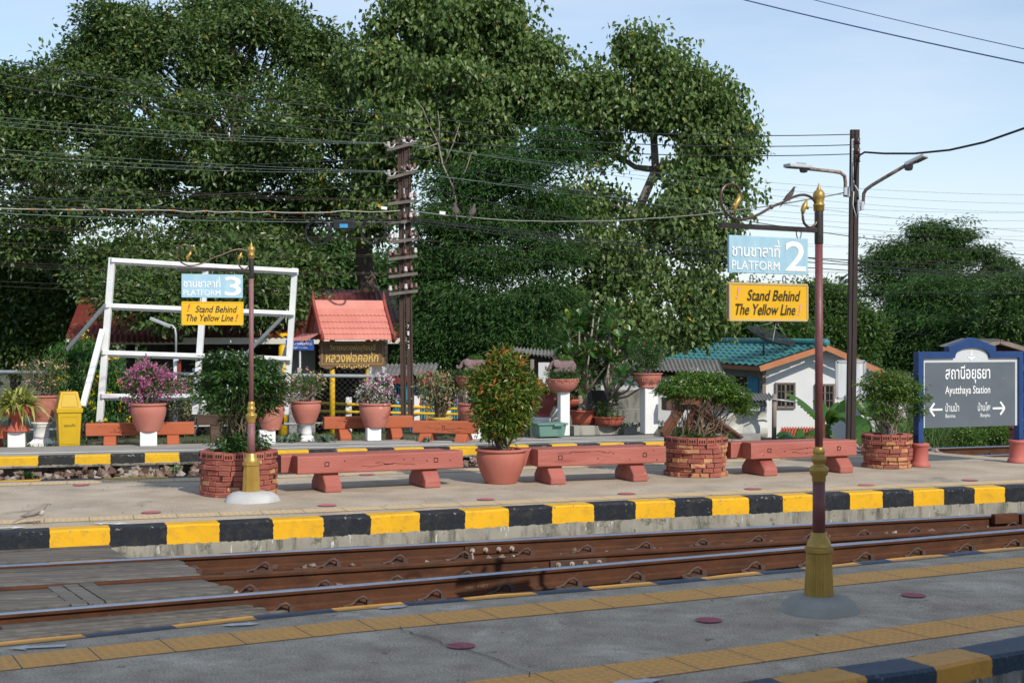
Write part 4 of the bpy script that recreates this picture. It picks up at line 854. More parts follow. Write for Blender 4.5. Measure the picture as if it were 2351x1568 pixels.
stems(rng, e, (0, 0, .33), cc[rng.choice(len(cc), 26)], .014, BARK, spread=.05, fork=2)
# --- potted plants along the back of the far platform
def foot(u, v, Y, dz=0): p = P(u, v, Y); return V(p.x, p.y, p.z + dz)
def boug(label, u, vrim, vbase, w, Y, lobes, fl, nfl, lf=L_BOUG, ncl=70, per=9, seed=1, mat=None, fper=5, lsz=.05, twigs=26, fl2=None, nfl2=0, fs=.035, ftop=True):
    base = foot(u, vbase, Y); k = Y / F; r = w * k / 2; h = (vbase - vrim) * k; e = thing('potted_bougainvillea', label, 'potted plant', base, 0, 'potted plants behind the far platform'); rng = np.random.default_rng(seed)
    m = MB(); m.lathe(pot_prof(r, h), n=36); m.build('pot', mat or TERRA2, e); soil(e, r * .86, h * .9)
    lb = loc_lobes([lob(a, b, Y, c_, d_) for a, b, c_, d_ in lobes], base); o, cc, d = foliage(rng, e, lb, ncl, per, .055, lsz, lsz * .55, lf, 'out', .4)
    stems(rng, e, (0, 0, h * .9), cc[rng.choice(len(cc), twigs)], .010, BARKP, spread=.04, fork=3, amp=.09)
    pk = rng.choice(len(cc), nfl) if nfl else []
    if nfl: flowers(rng, e, cc[pk] + d[pk] * .05 + rng.normal(size=(nfl, 3)) * .03, fper, .022, fs, fl)
    if nfl2: pk = rng.choice(len(cc), nfl2); flowers(rng, e, cc[pk] + d[pk] * .06, fper, .022, fs, fl2)
    return e
Yb = 22.3
boug('terracotta pot of sparse peach bougainvillea on the fluted white pedestal left of the yellow bin', 97, 907, 968, 72, 22.6, [(95, 842, 50, 32), (70, 855, 30, 24), (120, 870, 40, 30), (95, 885, 40, 16)], F_PEACH, 34, ncl=130, per=8, seed=31, fs=.045)
boug('terracotta pot overflowing with magenta bougainvillea in front of the long red bench', 341, 925, 990, 84, 21.9, [(345, 855, 34, 20), (330, 875, 44, 24), (372, 885, 42, 22), (315, 905, 26, 26), (400, 893, 20, 14), (318, 935, 16, 14)], F_MAG, 330, ncl=260, per=8, seed=32, fper=7, fs=.038)
boug('terracotta pot of pink bougainvillea behind the shrub of the farther sign post', 622, 925, 987, 66, 22.4, [(625, 895, 34, 22), (640, 915, 24, 10), (600, 905, 20, 14)], F_PINK, 90, ncl=90, per=7, seed=33, fl2=F_MAG, nfl2=30)
boug('terracotta pot of twiggy peach bougainvillea on a white turned pedestal', 702, 920, 972, 72, 22.8, [(700, 870, 40, 24), (680, 890, 24, 20), (722, 885, 28, 24)], F_PEACH, 34, ncl=110, per=7, seed=34, fs=.045)
boug('terracotta pot of mixed white and purple pink bougainvillea, left of the numbered pole', 861, 925, 981, 76, 22.9, [(860, 890, 30, 22), (880, 880, 18, 26), (845, 910, 26, 14), (885, 912, 20, 12)], F_WHITE, 150, ncl=120, per=5, seed=35, fl2=F_MAG, nfl2=80)
boug('terracotta pot half hidden behind the big red tipped shrub', 1086, 925, 981, 76, 23.4, [(1090, 905, 30, 16), (1070, 915, 12, 8)], F_PINK, 5, ncl=26, per=7, seed=36)
gP = 'white blocks carrying pots'
def blk(label, u, vt, vb, w, Y, name='pedestal'): p = foot(u, vb, Y); return block(label, p, w * Y / F, (vb - vt) * Y / F, group=gP)
blk('square white block under the red urn with striped leaves', 39, 990, 1028, 38, 21.75); blk('square white block under the magenta bougainvillea pot', 341, 989.5, 1023, 38, 21.9)
blk('square white block under the pink bougainvillea pot, behind the planter', 613, 986.5, 1019, 36, 22.4); blk('square white block under the white and purple bougainvillea pot', 857, 981, 1011, 32, 22.9); blk('square white block under the pot behind the big red tipped shrub', 1086, 980.5, 1007, 34, 23.4)
def column(label, u, vt, vb, w0, Y, sq):
    p = foot(u, vb, Y); k = Y / F; h = (vb - vt) * k; r = w0 * k / 2; e = thing('pedestal', label, 'pedestal', p, .2, 'white turned pedestals'); m = MB()
    fl = lambda rr, z, t: rr * (1 - (.05 * (math.cos(t * 18) > .2) if h * .45 < z < h * .8 else 0))
    m.lathe([(r * .62, h * .34), (r * .60, h * .46), (r * .58, h * .80), (r * .64, h * .82), (r * .64, h * .86), (r * .60, h * .88), (r * .78, h * .92), (r * .80, h * .97), (r * .76, h)], n=72, fn=fl); m.build('shaft', WHITE, e)
    m = MB()
    if sq:
        m.box((0, 0, h * .09), (r * 1.9, r * 1.9, h * .18)); m.lathe([(r * .93, h * .18), (r * .85, h * .22), (r * .70, h * .30), (r * .62, h * .36)], n=4, fn=lambda rr, z, t: rr * 1.2, smooth=False, M=Matrix.Rotation(math.pi / 4, 3, 'Z'))
    else: m.lathe([(r * .98, 0), (r * .98, h * .10), (r * .86, h * .16), (r * .80, h * .24), (r * .66, h * .30), (r * .62, h * .35)], n=32)
    m.build('plinth', WHITE, e, .006); return e
column('fluted white column pedestal with a flared square plinth, left of the yellow bin', 95, 968, 1025, 58, 22.6, True); column('short white turned pedestal with a bulging foot, under a peach bougainvillea pot', 703, 971.5, 1012, 42, 22.8, False)
# urn with striped spider plant
base = foot(40, 990, 21.75); k = 21.75 / F; e = thing('potted_spider_plant', 'worn red footed urn spilling yellow striped blades, at the far left', 'potted plant', base, 0, 'potted plants behind the far platform')
m = MB(); r = 38 * k; h = 60 * k; rib = lambda rr, z, t: rr * (1 + (.035 * math.cos(t * 14) if h * .55 < z < h * .92 else 0))
m.lathe([(r * .78, 0), (r * .80, h * .03), (r * .70, h * .10), (r * .42, h * .24), (r * .33, h * .40), (r * .34, h * .48), (r * .60, h * .56), (r * .92, h * .64), (r * 1.0, h * .76), (r * .93, h * .86), (r * .86, h * .90), (r * .95, h * .95), (r * .96, h), (r * .86, h), (r * .82, h * .92), (.01, h * .9)], n=56, fn=rib); m.build('urn', TERRAW, e)
rng = np.random.default_rng(41); n = 360; az = rng.uniform(0, 6.28, n); el = rng.uniform(.15, 1.5, n); D = np.stack([np.cos(az) * np.cos(el), np.sin(az) * np.cos(el), np.sin(el)], 1)
blades('foliage', np.array([[0, 0, h * .95]]) + rng.normal(size=(n, 3)) * np.array([.08, .08, .01]), D, np.array([[0, 0, 1.]]) + rng.normal(size=(n, 3)) * .3, rng.uniform(.36, .60, n), np.full(n, .042), L_SPID, e, droop=rng.uniform(.25, .8, n), k=6)
# yellow bin
BINY = surf('bin_yellow', (.50, .31, .004), (.57, .37, .008), 3, .5, .05, 30, speck=(.45, .30, .05), speck_s=14, speck_t=.70); LG = paint('stencil_green', (.10, .11, .02), .7)
p = foot(157, 1025, 22.1); k = 22.1 / F; e = thing('waste_bin', 'tall yellow litter bin with a hooded swing top', 'bin', p, R(24)); w0, w1, h1 = 45 * k, 52 * k, 78 * k
def frus(m, w0, w1, z0, z1, d0=None, d1=None):
    d0 = d0 or w0; d1 = d1 or w1; vs = [V(sx * w0 / 2, sy * d0 / 2, z0) for sx, sy in ((-1, -1), (1, -1), (1, 1), (-1, 1))] + [V(sx * w1 / 2, sy * d1 / 2, z1) for sx, sy in ((-1, -1), (1, -1), (1, 1), (-1, 1))]
    return m.add(vs, [(3, 2, 1, 0), (4, 5, 6, 7), (0, 1, 5, 4), (1, 2, 6, 5), (2, 3, 7, 6), (3, 0, 4, 7)])
m = MB(); frus(m, w0 * .92, w0 * .95, 0, .02); frus(m, w0, w1, .02, h1)
b = m.build('bin_body', BINY, e, .008); m = MB(); kk = (w1 - w0) / 2 / (h1 - .02)
def onface(x, z): return V(x, -(w0 / 2 + kk * (z - .02)) - .002, z)
for x0, x1, z0, z1 in ((-.34, .34, .10, .115), (-.34, .34, .885, .9), (-.34, -.315, .1, .9), (.315, .34, .1, .9)):
    q = [onface(x0 * w1, z0 * h1), onface(x1 * w1, z0 * h1), onface(x1 * w1, z1 * h1), onface(x0 * w1, z1 * h1)]; m.add(q + [v + V(0, -.004, 0) for v in q], [(4, 5, 6, 7), (0, 1, 5, 4), (1, 2, 6, 5), (2, 3, 7, 6), (3, 0, 4, 7)])
m.build('panel_moulding', BINY, b)
lettering([('ขยะแห้ง', -.085, 0, .17, .05, 0, 0, .01)], [LG], b, onface(0, h1 * .60), X_, V(0, -kk, 1), .003)
m = MB(); frus(m, w1 * 1.10, w1 * 1.12, h1 + .004, h1 + .07); frus(m, w1 * 1.04, w1 * .72, h1 + .07, h1 + .07 + 38 * k); lid = m.build('bin_lid', BINY, e, .008)
m = MB(); za, zb = h1 + .10, h1 + .05 + 36 * k; s0 = (w1 * 1.04 - w1 * .72) / 2 / (38 * k); fy = lambda z: -(w1 * 1.04 / 2 - s0 * (z - h1 - .07)) - .004
for (xa, z0), (xb, z1) in (((-.36, za), (.36, za)), ((.36, za), (.27, zb)), ((.27, zb), (-.27, zb)), ((-.27, zb), (-.36, za))): m.bar((xa * w1, fy(z0), z0), (xb * w1, fy(z1), z1), .006, .006)
m.build('flap', BINY, lid)
# variegated bougainvillea in the yellow tub behind
base = foot(1012, 985, 24.6); e = thing('potted_bougainvillea', 'tall cream leaved bougainvillea with crimson flowers in a flaking yellow tub', 'potted plant', base, 0, 'potted plants behind the far platform'); k = 24.6 / F
YT = surf('flaking_yellow', (.66, .42, .05), (.55, .36, .07), 5, .8, .3, 30, speck=(.62, .58, .52), speck_s=8, speck_t=.60)
m = MB(); m.lathe([(20 * k, 0), (26 * k, 22 * k), (29 * k, 27 * k), (27 * k, 28 * k), (24 * k, 24 * k), (.01, 23 * k)], n=32); m.build('pot', YT, e)
rng = np.random.default_rng(43); lb = loc_lobes([lob(1000, 870, 24.6, 40, 22), lob(980, 895, 24.6, 24, 22), lob(1030, 890, 24.6, 38, 26), lob(1010, 915, 24.6, 36, 18), lob(965, 870, 24.6, 10, 16), lob(1055, 870, 24.6, 18, 14)], base)
_, cc, d = foliage(rng, e, lb, 200, 12, .06, .06, .026, L_VAR, 'droop', .35); stems(rng, e, (0, 0, 22 * k), cc[rng.choice(len(cc), 22)], .022, BARK, spread=.02, fork=3)
w = np.where(cc[:, 2] > 75 * k)[0]; flowers(rng, e, cc[rng.choice(w, 20)] + np.array([0, -.06, .04]), 7, .03, .05, F_RED); w = np.where((cc[:, 2] < 80 * k) & (cc[:, 0] > 0))[0]; flowers(rng, e, cc[rng.choice(w, 8)] + np.array([0, -.12, 0]), 6, .03, .06, F_PEACH, 'peach_flowers')
# elephant planters
ELE = surf('elephant_cement', (.17, .11, .115), (.24, .165, .17), 6, .85, .5, 30, speck=(.75, .73, .72), speck_s=11, speck_t=.71)
def skin(name, nodes, edges, mat, parent, sub=2):
    me = bpy.data.meshes.new(name); me.from_pydata([n[:3] for n in nodes], edges, []); me.materials.append(mat); o = bpy.data.objects.new(name, me); col.objects.link(o); o.parent = parent
    o.modifiers.new('skin', 'SKIN')
    if not me.skin_vertices: me.attributes.new('skin', 'FLOAT', 'POINT')
    sv = me.skin_vertices[0].data
    for i, n in enumerate(nodes): r = n[3] if isinstance(n[3], tuple) else (n[3], n[3]); sv[i].radius = r
    sv[0].use_root = True; s = o.modifiers.new('smooth', 'SUBSURF'); s.levels = s.render_levels = sub; me.polygons.foreach_set('use_smooth', []) ; o.modifiers['skin'].use_smooth_shade = True; return o
def elephant(label, u, vb, Y, w):
    b = foot(u, vb, Y); s = w * Y / F / 1.0; e = thing('elephant_statue', label, 'statue', b, 0, 'elephant statues lying on bowl planters'); N_ = lambda x, y, z, r: (x * s, y * s, z * s, r * s)
    nodes = [N_(.14, 0, .22, .215), N_(.36, 0, .20, .20), N_(.47, 0, .16, .12), N_(-.08, 0, .23, .205), N_(-.25, 0, .31, .155), N_(-.33, -.01, .32, .135), N_(-.42, -.02, .23, .095), N_(-.48, -.02, .13, .075), N_(-.55, -.02, .10, .06), N_(-.60, -.02, .16, .052), N_(-.57, -.02, .24, .045), N_(-.12, -.17, .08, .075), N_(-.34, -.20, .05, .06), N_(.30, -.19, .10, .10), N_(.10, -.22, .05, .06), N_(-.12, .17, .08, .075), N_(-.34, .20, .05, .06), N_(.30, .19, .10, .10), N_(.10, .22, .05, .06)]
    ed = [(0, 1), (1, 2), (0, 3), (3, 4), (4, 5), (5, 6), (6, 7), (7, 8), (8, 9), (9, 10), (3, 11), (11, 12), (1, 13), (13, 14), (3, 15), (15, 16), (1, 17), (17, 18)]
    body = skin('elephant_body', nodes, ed, ELE, e)
    for sy in (-1, 1):
        m = MB(); M = Matrix.Rotation(R(18 * sy), 3, 'X') @ Matrix.Rotation(R(-15), 3, 'Y'); m.sphere((-.20 * s, sy * .175 * s, .32 * s), .135 * s, sc=(1, .22, 1.15), M=M); m.build('ear', ELE, body)
        m = MB(); m.tube([(-.37 * s, sy * .07 * s, .22 * s), (-.43 * s, sy * .09 * s, .17 * s), (-.48 * s, sy * .085 * s, .18 * s)], [.016 * s, .013 * s, .004 * s], 7); m.build('tusk', WHITE, body)
    rng = np.random.default_rng(int(u)); o, _, _ = foliage(rng, e, [(.10 * s, 0, .47 * s, .24 * s, .14 * s, .08 * s), (.0, 0, .50 * s, .14 * s, .1 * s, .07 * s)], 60, 14, .02, .022, .012, L_SHRUB2, 'out', .3, name='plant_on_back'); return e
def bowl(label, u, vr, vb, w, Y, plant_h, studs=True):
    b = foot(u, vb, Y); k = Y / F; r = w * k / 2; h = (vb - vr) * k; e = thing('bowl_planter', label, 'planter', b, 0, 'terracotta bowl planters'); m = MB()
    m.lathe([(.01, 0), (r * .52, 0), (r * .72, h * .14), (r * .88, h * .42), (r * .95, h * .60), (r * .96, h * .63), (r * .985, h * .88), (r * 1.03, h * .92), (r * 1.02, h), (r * .93, h), (r * .9, h * .9), (.01, h * .85)], n=40)
    bo = m.build('bowl', TERRA2, e)
    if studs:
        for i in range(14):
            t = 2 * math.pi * (i + .5) / 14; m = MB(); m.sphere((math.cos(t) * r * .975, math.sin(t) * r * .975, h * .78), .018, nu=8, nv=6); m.build('stud', TERRA2, bo)
    if plant_h:
        rng = np.random.default_rng(int(u) + 5); foliage(rng, e, [(0, 0, h + plant_h * k * .35, r * 1.02, r * 1.0, plant_h * k * .75)], 150, 22, .035, .028, .014, L_SHRUB, 'out', .35)
    return e
bowl('low bowl planter of clipped groundcover on the tall white pillar, under an elephant', 1291, 869, 899, 76, 24.0, 26); elephant('cement elephant lying on the bowl planter on the tall white pillar', 1292, 856, 24.0, 66)
bowl('bowl planter behind the big red tipped shrub, under the left elephant', 1078, 862, 892, 66, 24.4, 10, False); elephant('cement elephant lying left of the top of the big red tipped shrub', 1086, 852, 24.4, 62)
def pillar(label, u, vt, vb, w, Y): p = foot(u, vb, Y); return block(label, p, w * Y / F * .82, (vb - vt) * Y / F, group='tall white square pillars', rz=.3)
pillar('tall white square pillar under the bowl planter with the elephant', 1294, 898.5, 1000, 28, 24.0); pillar('tall thick white pillar under the ornate terracotta pot', 1490, 890, 995, 40, 24.3); pillar('white pillar hidden behind the big red tipped shrub, under the left elephant bowl', 1078, 892, 998, 30, 24.4)
# ornate pot with round bush
b = foot(1487, 889.5, 24.3); k = 24.3 / F; e = thing('potted_shrub', 'ornate embossed terracotta pot with a round bush on the thick white pillar', 'potted plant', b); m = MB(); r = 33 * k; h = 33 * k
m.lathe([(r * .66, 0), (r * .68, h * .02), (r * .67, h * .10), (r * .60, h * .15), (r * .72, h * .30), (r * .90, h * .55), (r * .97, h * .80), (r * .98, h * .92), (r * 1.05, h * .94), (r * 1.05, h), (r * .95, h), (r * .9, h * .9), (.01, h * .88)], n=40); po = m.build('pot', TERRA2, e)
for t0 in (-2.6, -1.9, -1.2, -.4):
    m = MB(); m.tube([V(math.cos(t0 + .16 * math.cos(a)) * r * .93, math.sin(t0 + .16 * math.cos(a)) * r * .93, h * .58 + .05 * math.sin(2 * a)) for a in [i * .5 for i in range(13)]], .007, 5); m.build('embossed_scroll', TERRA2, po)
rng = np.random.default_rng(51); lb = loc_lobes([lob(1490, 808, 24.3, 36, 30), lob(1480, 825, 24.3, 26, 20), lob(1500, 830, 24.3, 22, 18)], b); _, cc, d = foliage(rng, e, lb, 210, 18, .035, .035, .018, L_SHRUB, 'out', .4); stems(rng, e, (0, 0, h * .9), cc[rng.choice(len(cc), 22)], .010, BARKP, spread=.03, fork=2); flowers(rng, e, cc[rng.choice(len(cc), 4)] + np.array([0, -.08, 0]), 4, .01, .03, F_RED)
# dark red urn, white drums, small bowl, terracotta tubs, frangipani, low wall, green tub
def simple_pot(name, label, cat, u, vr, vb, w, Y, prof, mat, sx=1, seed=0, fn=None):
    b = foot(u, vb, Y); k = Y / F; r = w * k / 2; h = (vb - vr) * k; e = thing(name, label, cat, b); m = MB(); m.lathe([(a * r, c_ * h) for a, c_ in prof], n=48, sx=sx, fn=fn); m.build('pot', mat, e); return e, r, h, b
URN = [(.01, 0), (.62, 0), (.64, .06), (.56, .10), (.70, .22), (.95, .50), (1.0, .68), (.95, .84), (.86, .90), (.96, .93), (.98, 1.0), (.88, 1.0), (.84, .9), (.01, .88)]
e, r, h, b = simple_pot('potted_spider_plant', 'dark red ribbed urn of yellow green blades behind the green tub', 'potted plant', 1246, 905, 957, 54, 24.6, URN, MARPOT, fn=lambda rr, z, t: rr * (1 + .02 * math.cos(t * 22)))
rng = np.random.default_rng(52); n = 90; az = rng.uniform(0, 6.28, n); el = rng.uniform(.3, 1.4, n); D = np.stack([np.cos(az) * np.cos(el), np.sin(az) * np.cos(el), np.sin(el)], 1)
blades('foliage', np.array([[0, 0, h * .95]]) + rng.normal(size=(n, 3)) * .05, D, np.array([[0, 0, 1.]]) + rng.normal(size=(n, 3)) * .3, rng.uniform(.25, .46, n), np.full(n, .03), L_YGR, e, droop=rng.uniform(.1, .6, n), k=5)
def drum(label, u, vt, vb, w, Y): b = foot(u, vb, Y); k = Y / F; r = w * k / 2; h = (vb - vt) * k; e = thing('drum_pedestal', label, 'pedestal', b); m = MB(); m.lathe([(.01, 0), (r, 0), (r, h * .75), (r * 1.06, h * .77), (r * 1.08, h * .97), (r * 1.04, h), (.01, h)], n=36); m.build('drum', WHITE, e)
drum('round white drum under the dark red urn', 1240, 957, 1003, 46, 24.6); drum('round grey white drum behind the tall white pillar with the elephant bowl', 1272, 934, 1000, 34, 25.0)
e, r, h, b = simple_pot('bowl_planter', 'shallow round terracotta bowl showing behind the tall white pillar', 'planter', 1305, 915, 933, 76, 25.0, [(.01, 0), (.60, 0), (.88, .30), (1.0, .75), (1.0, 1.0), (.92, 1.0), (.86, .8), (.01, .75)], TERRAW)
rng = np.random.default_rng(53); n = 22; D = rng.normal(size=(n, 3)); D[:, 2] = abs(D[:, 2]) + .5; blades('foliage', np.zeros((n, 3)) + np.array([.05, 0, h]), D, np.tile([0, 0, 1.], (n, 1)), rng.uniform(.2, .35, n), np.full(n, .02), L_SPID, e, droop=.5)
wallz = P(1390, 976, 24.7).z
e1, r1, hh1, bA = simple_pot('terracotta_tub', 'large smooth terracotta tub of a frangipani on the low wall', 'planter', 1340, 941, 976, 62, 24.9, [(.01, 0), (.80, 0), (.92, .5), (.97, .88), (1.04, .90), (1.05, .98), (.98, 1), (.9, .98), (.86, .88), (.01, .85)], TERRAW)
e2, r2, hh2, bB = simple_pot('scalloped_planter', 'low terracotta trough with a wavy scalloped rim and ferny weeds on the low wall', 'planter', 1398, 956, 976, 70, 24.7, [(.01, 0), (.84, 0), (.88, .5), (.93, .82), (1.02, .92), (1.0, 1.0), (.92, .96), (.86, .8), (.01, .75)], TERRAW, fn=lambda rr, z, t: rr * (1 + (.05 * math.cos(t * 12) if z > .09 else .01 * math.cos(t * 12))))
rng = np.random.default_rng(54); foliage(rng, e2, [(0, 0, hh2 * 1.3, r2 * 1.0, r2, hh2 * .9), (-.12, 0, hh2 * 1.9, r2 * .5, r2 * .5, hh2)], 60, 16, .04, .05, .018, L_BOUG, 'out', .2)
WALLC = surf('stained_wall', (.30, .295, .26), (.40, .39, .35), 2, .9, .4, 30, c3=(.10, .10, .085), c3s=2.4, c3t=.52, stretch=(2.4, 2.4, .35)); WALLD = surf('dark_stained_wall', (.16, .155, .135), (.24, .235, .21), 2, .9, .4, 30, c3=(.045, .045, .04), c3s=1.6, c3t=.48, stretch=(2, 2, .4))
a, b = P(1308, 1000, 24.5), P(1478, 997, 24.9); e = thing('low_wall', 'low streaked concrete wall carrying the terracotta tubs between the white pillars', 'wall', (a.x, a.y, a.z)); m = MB(); hz = wallz - a.z; m.bar(V(a.x, a.y + .2, a.z + hz / 2), V(b.x, b.y + .2, a.z + hz / 2), .5, hz - .002); m.build('wall_block', WALLC, e, .008, world=True)
a, b = P(1300, 976, 25.6), P(1480, 976, 26.0); e = thing('concrete_wall', 'dark water stained panel wall behind the frangipani tubs', 'wall', (a.x, a.y, a.z)); top = P(1300, 896, 25.6).z
for i in range(2):
    for j, (z0, z1) in enumerate(((a.z - .6, a.z + (top - a.z) * .42), (a.z + (top - a.z) * .42, top))): p, q = a.lerp(b, i / 2), a.lerp(b, (i + 1) / 2); m = MB(); m.bar(V(p.x + .006, p.y, (z0 + z1) / 2), V(q.x - .006, q.y, (z0 + z1) / 2), .10, z1 - z0 - .012); m.build('wall_panel', WALLD, e, world=True)
TUBG = surf('tub_green', (.115, .225, .185), (.14, .26, .215), 3, .5, .05, 30)
p = foot(1259, 1001, 23.6); k = 23.6 / F; e = thing('storage_tub', 'green plastic storage tub with a rolled rim in front of the white pillar', 'tub', p, R(20)); m = MB(); frus(m, 60 * k, 68 * k, 0, 27 * k, .34, .40); m.build('tub_body', TUBG, e, .012)
m = MB(); frus(m, 74 * k, 75 * k, 27 * k, 31 * k, .45, .46); rm = m.build('rim', TUBG, e, .008); m = MB(); m.box((12 * k, -.245, 27 * k), (.16, .035, .035)); m.build('latch', TUBG, rm, .006)
# frangipani trees
def frangipani(label, base, heads, seed, flw, extra=0):
    e = thing('frangipani_tree', label, 'tree', base, 0, 'frangipani trees in tubs'); rng = np.random.default_rng(seed); m = MB(); Ps, Ds, Ns, Ls, Ws = [], [], [], [], []
    heads = list(heads)
    for _ in range(extra):
        h = heads[rng.integers(0, len(heads))]; heads.append((h[0] + rng.normal() * 22, h[1] + rng.normal() * 20, h[2] + rng.normal() * .25, h[3] * rng.uniform(.7, .95)))
    fork = np.array([rng.normal() * .04, 0, .32])
    m.tube(wig(rng, (0, 0, 0), fork, 3, .04), [.05, .045, .042, .04], 8); fc = []
    for (u, v, Y, s) in heads:
        t = np.array(P(u, v, Y) - base); md = fork + (t - fork) * .5 + rng.normal(size=3) * .05; m.tube([fork, md, t - np.array([0, 0, .04])], [.026, .020, .014], 6)
        n = int(rng.integers(14, 20)); az = np.arange(n) * 2.4 + rng.uniform(0, 6); el = np.linspace(1.15, -.35, n) + rng.normal(size=n) * .12; D = np.stack([np.cos(az) * np.cos(el), np.sin(az) * np.cos(el), np.sin(el)], 1)
        Ps.append(np.tile(t, (n, 1)) + D * .03); Ds.append(D); Ns.append(np.tile([0, 0, 1.], (n, 1)) - D * .4 * D[:, 2:3]); Ls.append(rng.uniform(.24, .34, n) * s); Ws.append(rng.uniform(.085, .115, n) * s)
        if rng.random() < flw: fc.append(t + np.array([rng.normal() * .04, -.05, .14 * s]))
    m.build('trunk', BARKP, e); blades('crown', np.concatenate(Ps), np.concatenate(Ds), np.concatenate(Ns), np.concatenate(Ls), np.concatenate(Ws), L_FRANG, e, prof=lambda t: [.12, .45, .82, 1.0, .85, .05][round(t * 5)], droop=.18, fold=.10, k=5)
    if fc: flowers(rng, e, np.array(fc), 12, .05, .05, F_FRG)
    return e
frangipani('tall frangipani with pink white blossoms in the smooth tub, left of the round bush', bA + V(0, 0, hh1 * .8), [(1330, 745, 25.2, 1), (1295, 790, 25, 1), (1350, 770, 25.4, 1), (1310, 815, 24.7, .95), (1375, 780, 25.3, 1), (1345, 815, 24.8, 1), (1380, 815, 24.9, 1), (1330, 845, 24.6, 1.0), (1290, 830, 25.2, .9), (1310, 770, 25.5, 1), (1360, 845, 25, .9), (1300, 860, 25.3, .9)], 61, .4, 16)
frangipani('broad frangipani of big glossy rosettes above the wavy rimmed trough', bB + V(0, 0, hh2 * .7), [(1420, 790, 25.1, 1), (1400, 820, 24.8, 1), (1440, 815, 25.2, 1), (1425, 870, 24.2, 1.15), (1452, 845, 25.2, .9), (1465, 800, 25.4, .9), (1405, 765, 25.5, 1), (1390, 850, 25.2, .9), (1408, 915, 24.7, .6), (1445, 775, 25.4, .9)], 62, .35, 12)
frangipani('short frangipani with one low rosette beside the tall white pillar', bA + V(-.1, -.1, hh1 * .8), [(1322, 893, 24.2, 1.1)], 63, 0)
# grey leaved weeds and small clumps along the far platform
def weed(label, u, v, Y, s, mat=L_GREY, n=26, seed=0, wd=.3):
    b = foot(u, v, Y); e = thing('weed_plant', label, 'plant', b, 0, 'weeds along the far platform'); rng = np.random.default_rng(seed + int(u)); az = rng.uniform(0, 6.28, n); el = rng.uniform(.1, 1.3, n); D = np.stack([np.cos(az) * np.cos(el), np.sin(az) * np.cos(el), np.sin(el)], 1)
    blades('foliage', rng.normal(size=(n, 3)) * np.array([s * .35, s * .25, .01]), D, np.tile([0, 0, 1.], (n, 1)), rng.uniform(.5, 1.1, n) * s, rng.uniform(.2, .3, n) * s * wd * 3, mat, e, droop=.35, k=4, prof=lambda t: math.sin(math.pi * (.15 + .8 * t)))
weed('grey green broad leaved weed left of the short turned pedestal', 672, 1013, 22.6, .26); weed('grey green broad leaved weed right of the short turned pedestal', 742, 1012, 22.6, .24); weed('grey green weed at the right end of the low concrete wall', 1450, 977, 24.6, .2)
weed('small green weed at the foot of the fluted white pedestal', 112, 1026, 22.2, .10, L_SHRUB, 30); weed('small green weed between the white block and the fluted pedestal', 66, 1027, 22.2, .10, L_SHRUB, 26); weed('low weeds below the bench right of the white and purple pot', 980, 1010, 22.6, .12, L_GREY, 40); weed('low weeds below the bench left of the white and purple pot', 800, 1008, 23.2, .10, L_GREY, 30); weed('grassy weed below the edge of the far platform', 545, 1090, 19.6, .16, L_SHRUB, 30, wd=.1); weed('creeping weed on the ballast at the left below the far platform', 60, 1092, 18.9, .16, L_SHRUB, 30); weed('leafy weed on the ballast left of the round planter', 400, 1080, 19.6, .14, L_SHRUB, 26)
b = foot(785, 975, 24.2); e = thing('weed_plant', 'yellow green fern clump behind the rotten bench, below the shrine board', 'plant', b); rng = np.random.default_rng(8); n = 50; D = rng.normal(size=(n, 3)) * np.array([1, .6, .4]); D[:, 2] = abs(D[:, 2]) + .3; blades('foliage', rng.normal(size=(n, 3)) * np.array([.18, .1, .02]), D, np.tile([0, 0, 1.], (n, 1)), rng.uniform(.15, .3, n), np.full(n, .03), L_YGR, e, droop=.5)
# ---------------------------------------------------------------- station name board
BLUE = surf('frame_blue', (.010, .038, .13), (.014, .052, .18), 5, .45, .1, 30, speck=(.03, .05, .10), speck_s=16, speck_t=.7)
GREYP = surf('panel_grey', (.085, .105, .13), (.11, .13, .155), 3, .5, .05, 30, speck=(.22, .25, .28), speck_s=9, speck_t=.70); LGREY = surf('panel_pale', (.50, .53, .55), (.56, .58, .60), 3, .5, .05, 30)
FLUT = surf('fluted_red', (.40, .10, .08), (.46, .13, .105), 4, .65, .15, 30)
fa = V(5.31, 18.52, 0); fbr = V(6.78, 19.07, 0); dx = (fbr - fa).normalized(); Lb = (fbr - fa).length
e = thing('station_sign', 'large grey station name board in a blue frame reading Ayutthaya Station', 'sign', fa, math.atan2(dx.y, dx.x))
arc = [(.80 + .275 * math.cos(R(a)), 1.435 + .11 * math.sin(R(a))) for a in range(0, 181, 15)]
outer = [(-.055, .16), (-.055, 1.49), (.425, 1.49), (.425, 1.555), (.80, 1.675), (1.175, 1.555), (1.175, 1.49), (1.625, 1.49), (1.625, .16)]
inner = [(1.555, .16), (1.555, 1.405), (1.085, 1.405)] + arc + [(.515, 1.405), (.025, 1.405), (.025, .16)]
m = MB(); m.prism(outer + inner, (0, -.05, 0), X_, Z_, -.11); fo = m.build('frame', BLUE, e)
m = MB(); m.prism([(.0255, .50), (1.5545, .50), (1.5545, 1.4045), (1.0845, 1.4045)] + arc + [(.5155, 1.4045), (.0255, 1.4045)], (0, -.015, 0), X_, Z_, -.03); m.build('pale_panel', LGREY, e)
m = MB(); m.box((.79, -.018, .925), (1.44, .006, .85)); m.build('grey_panel', GREYP, e)
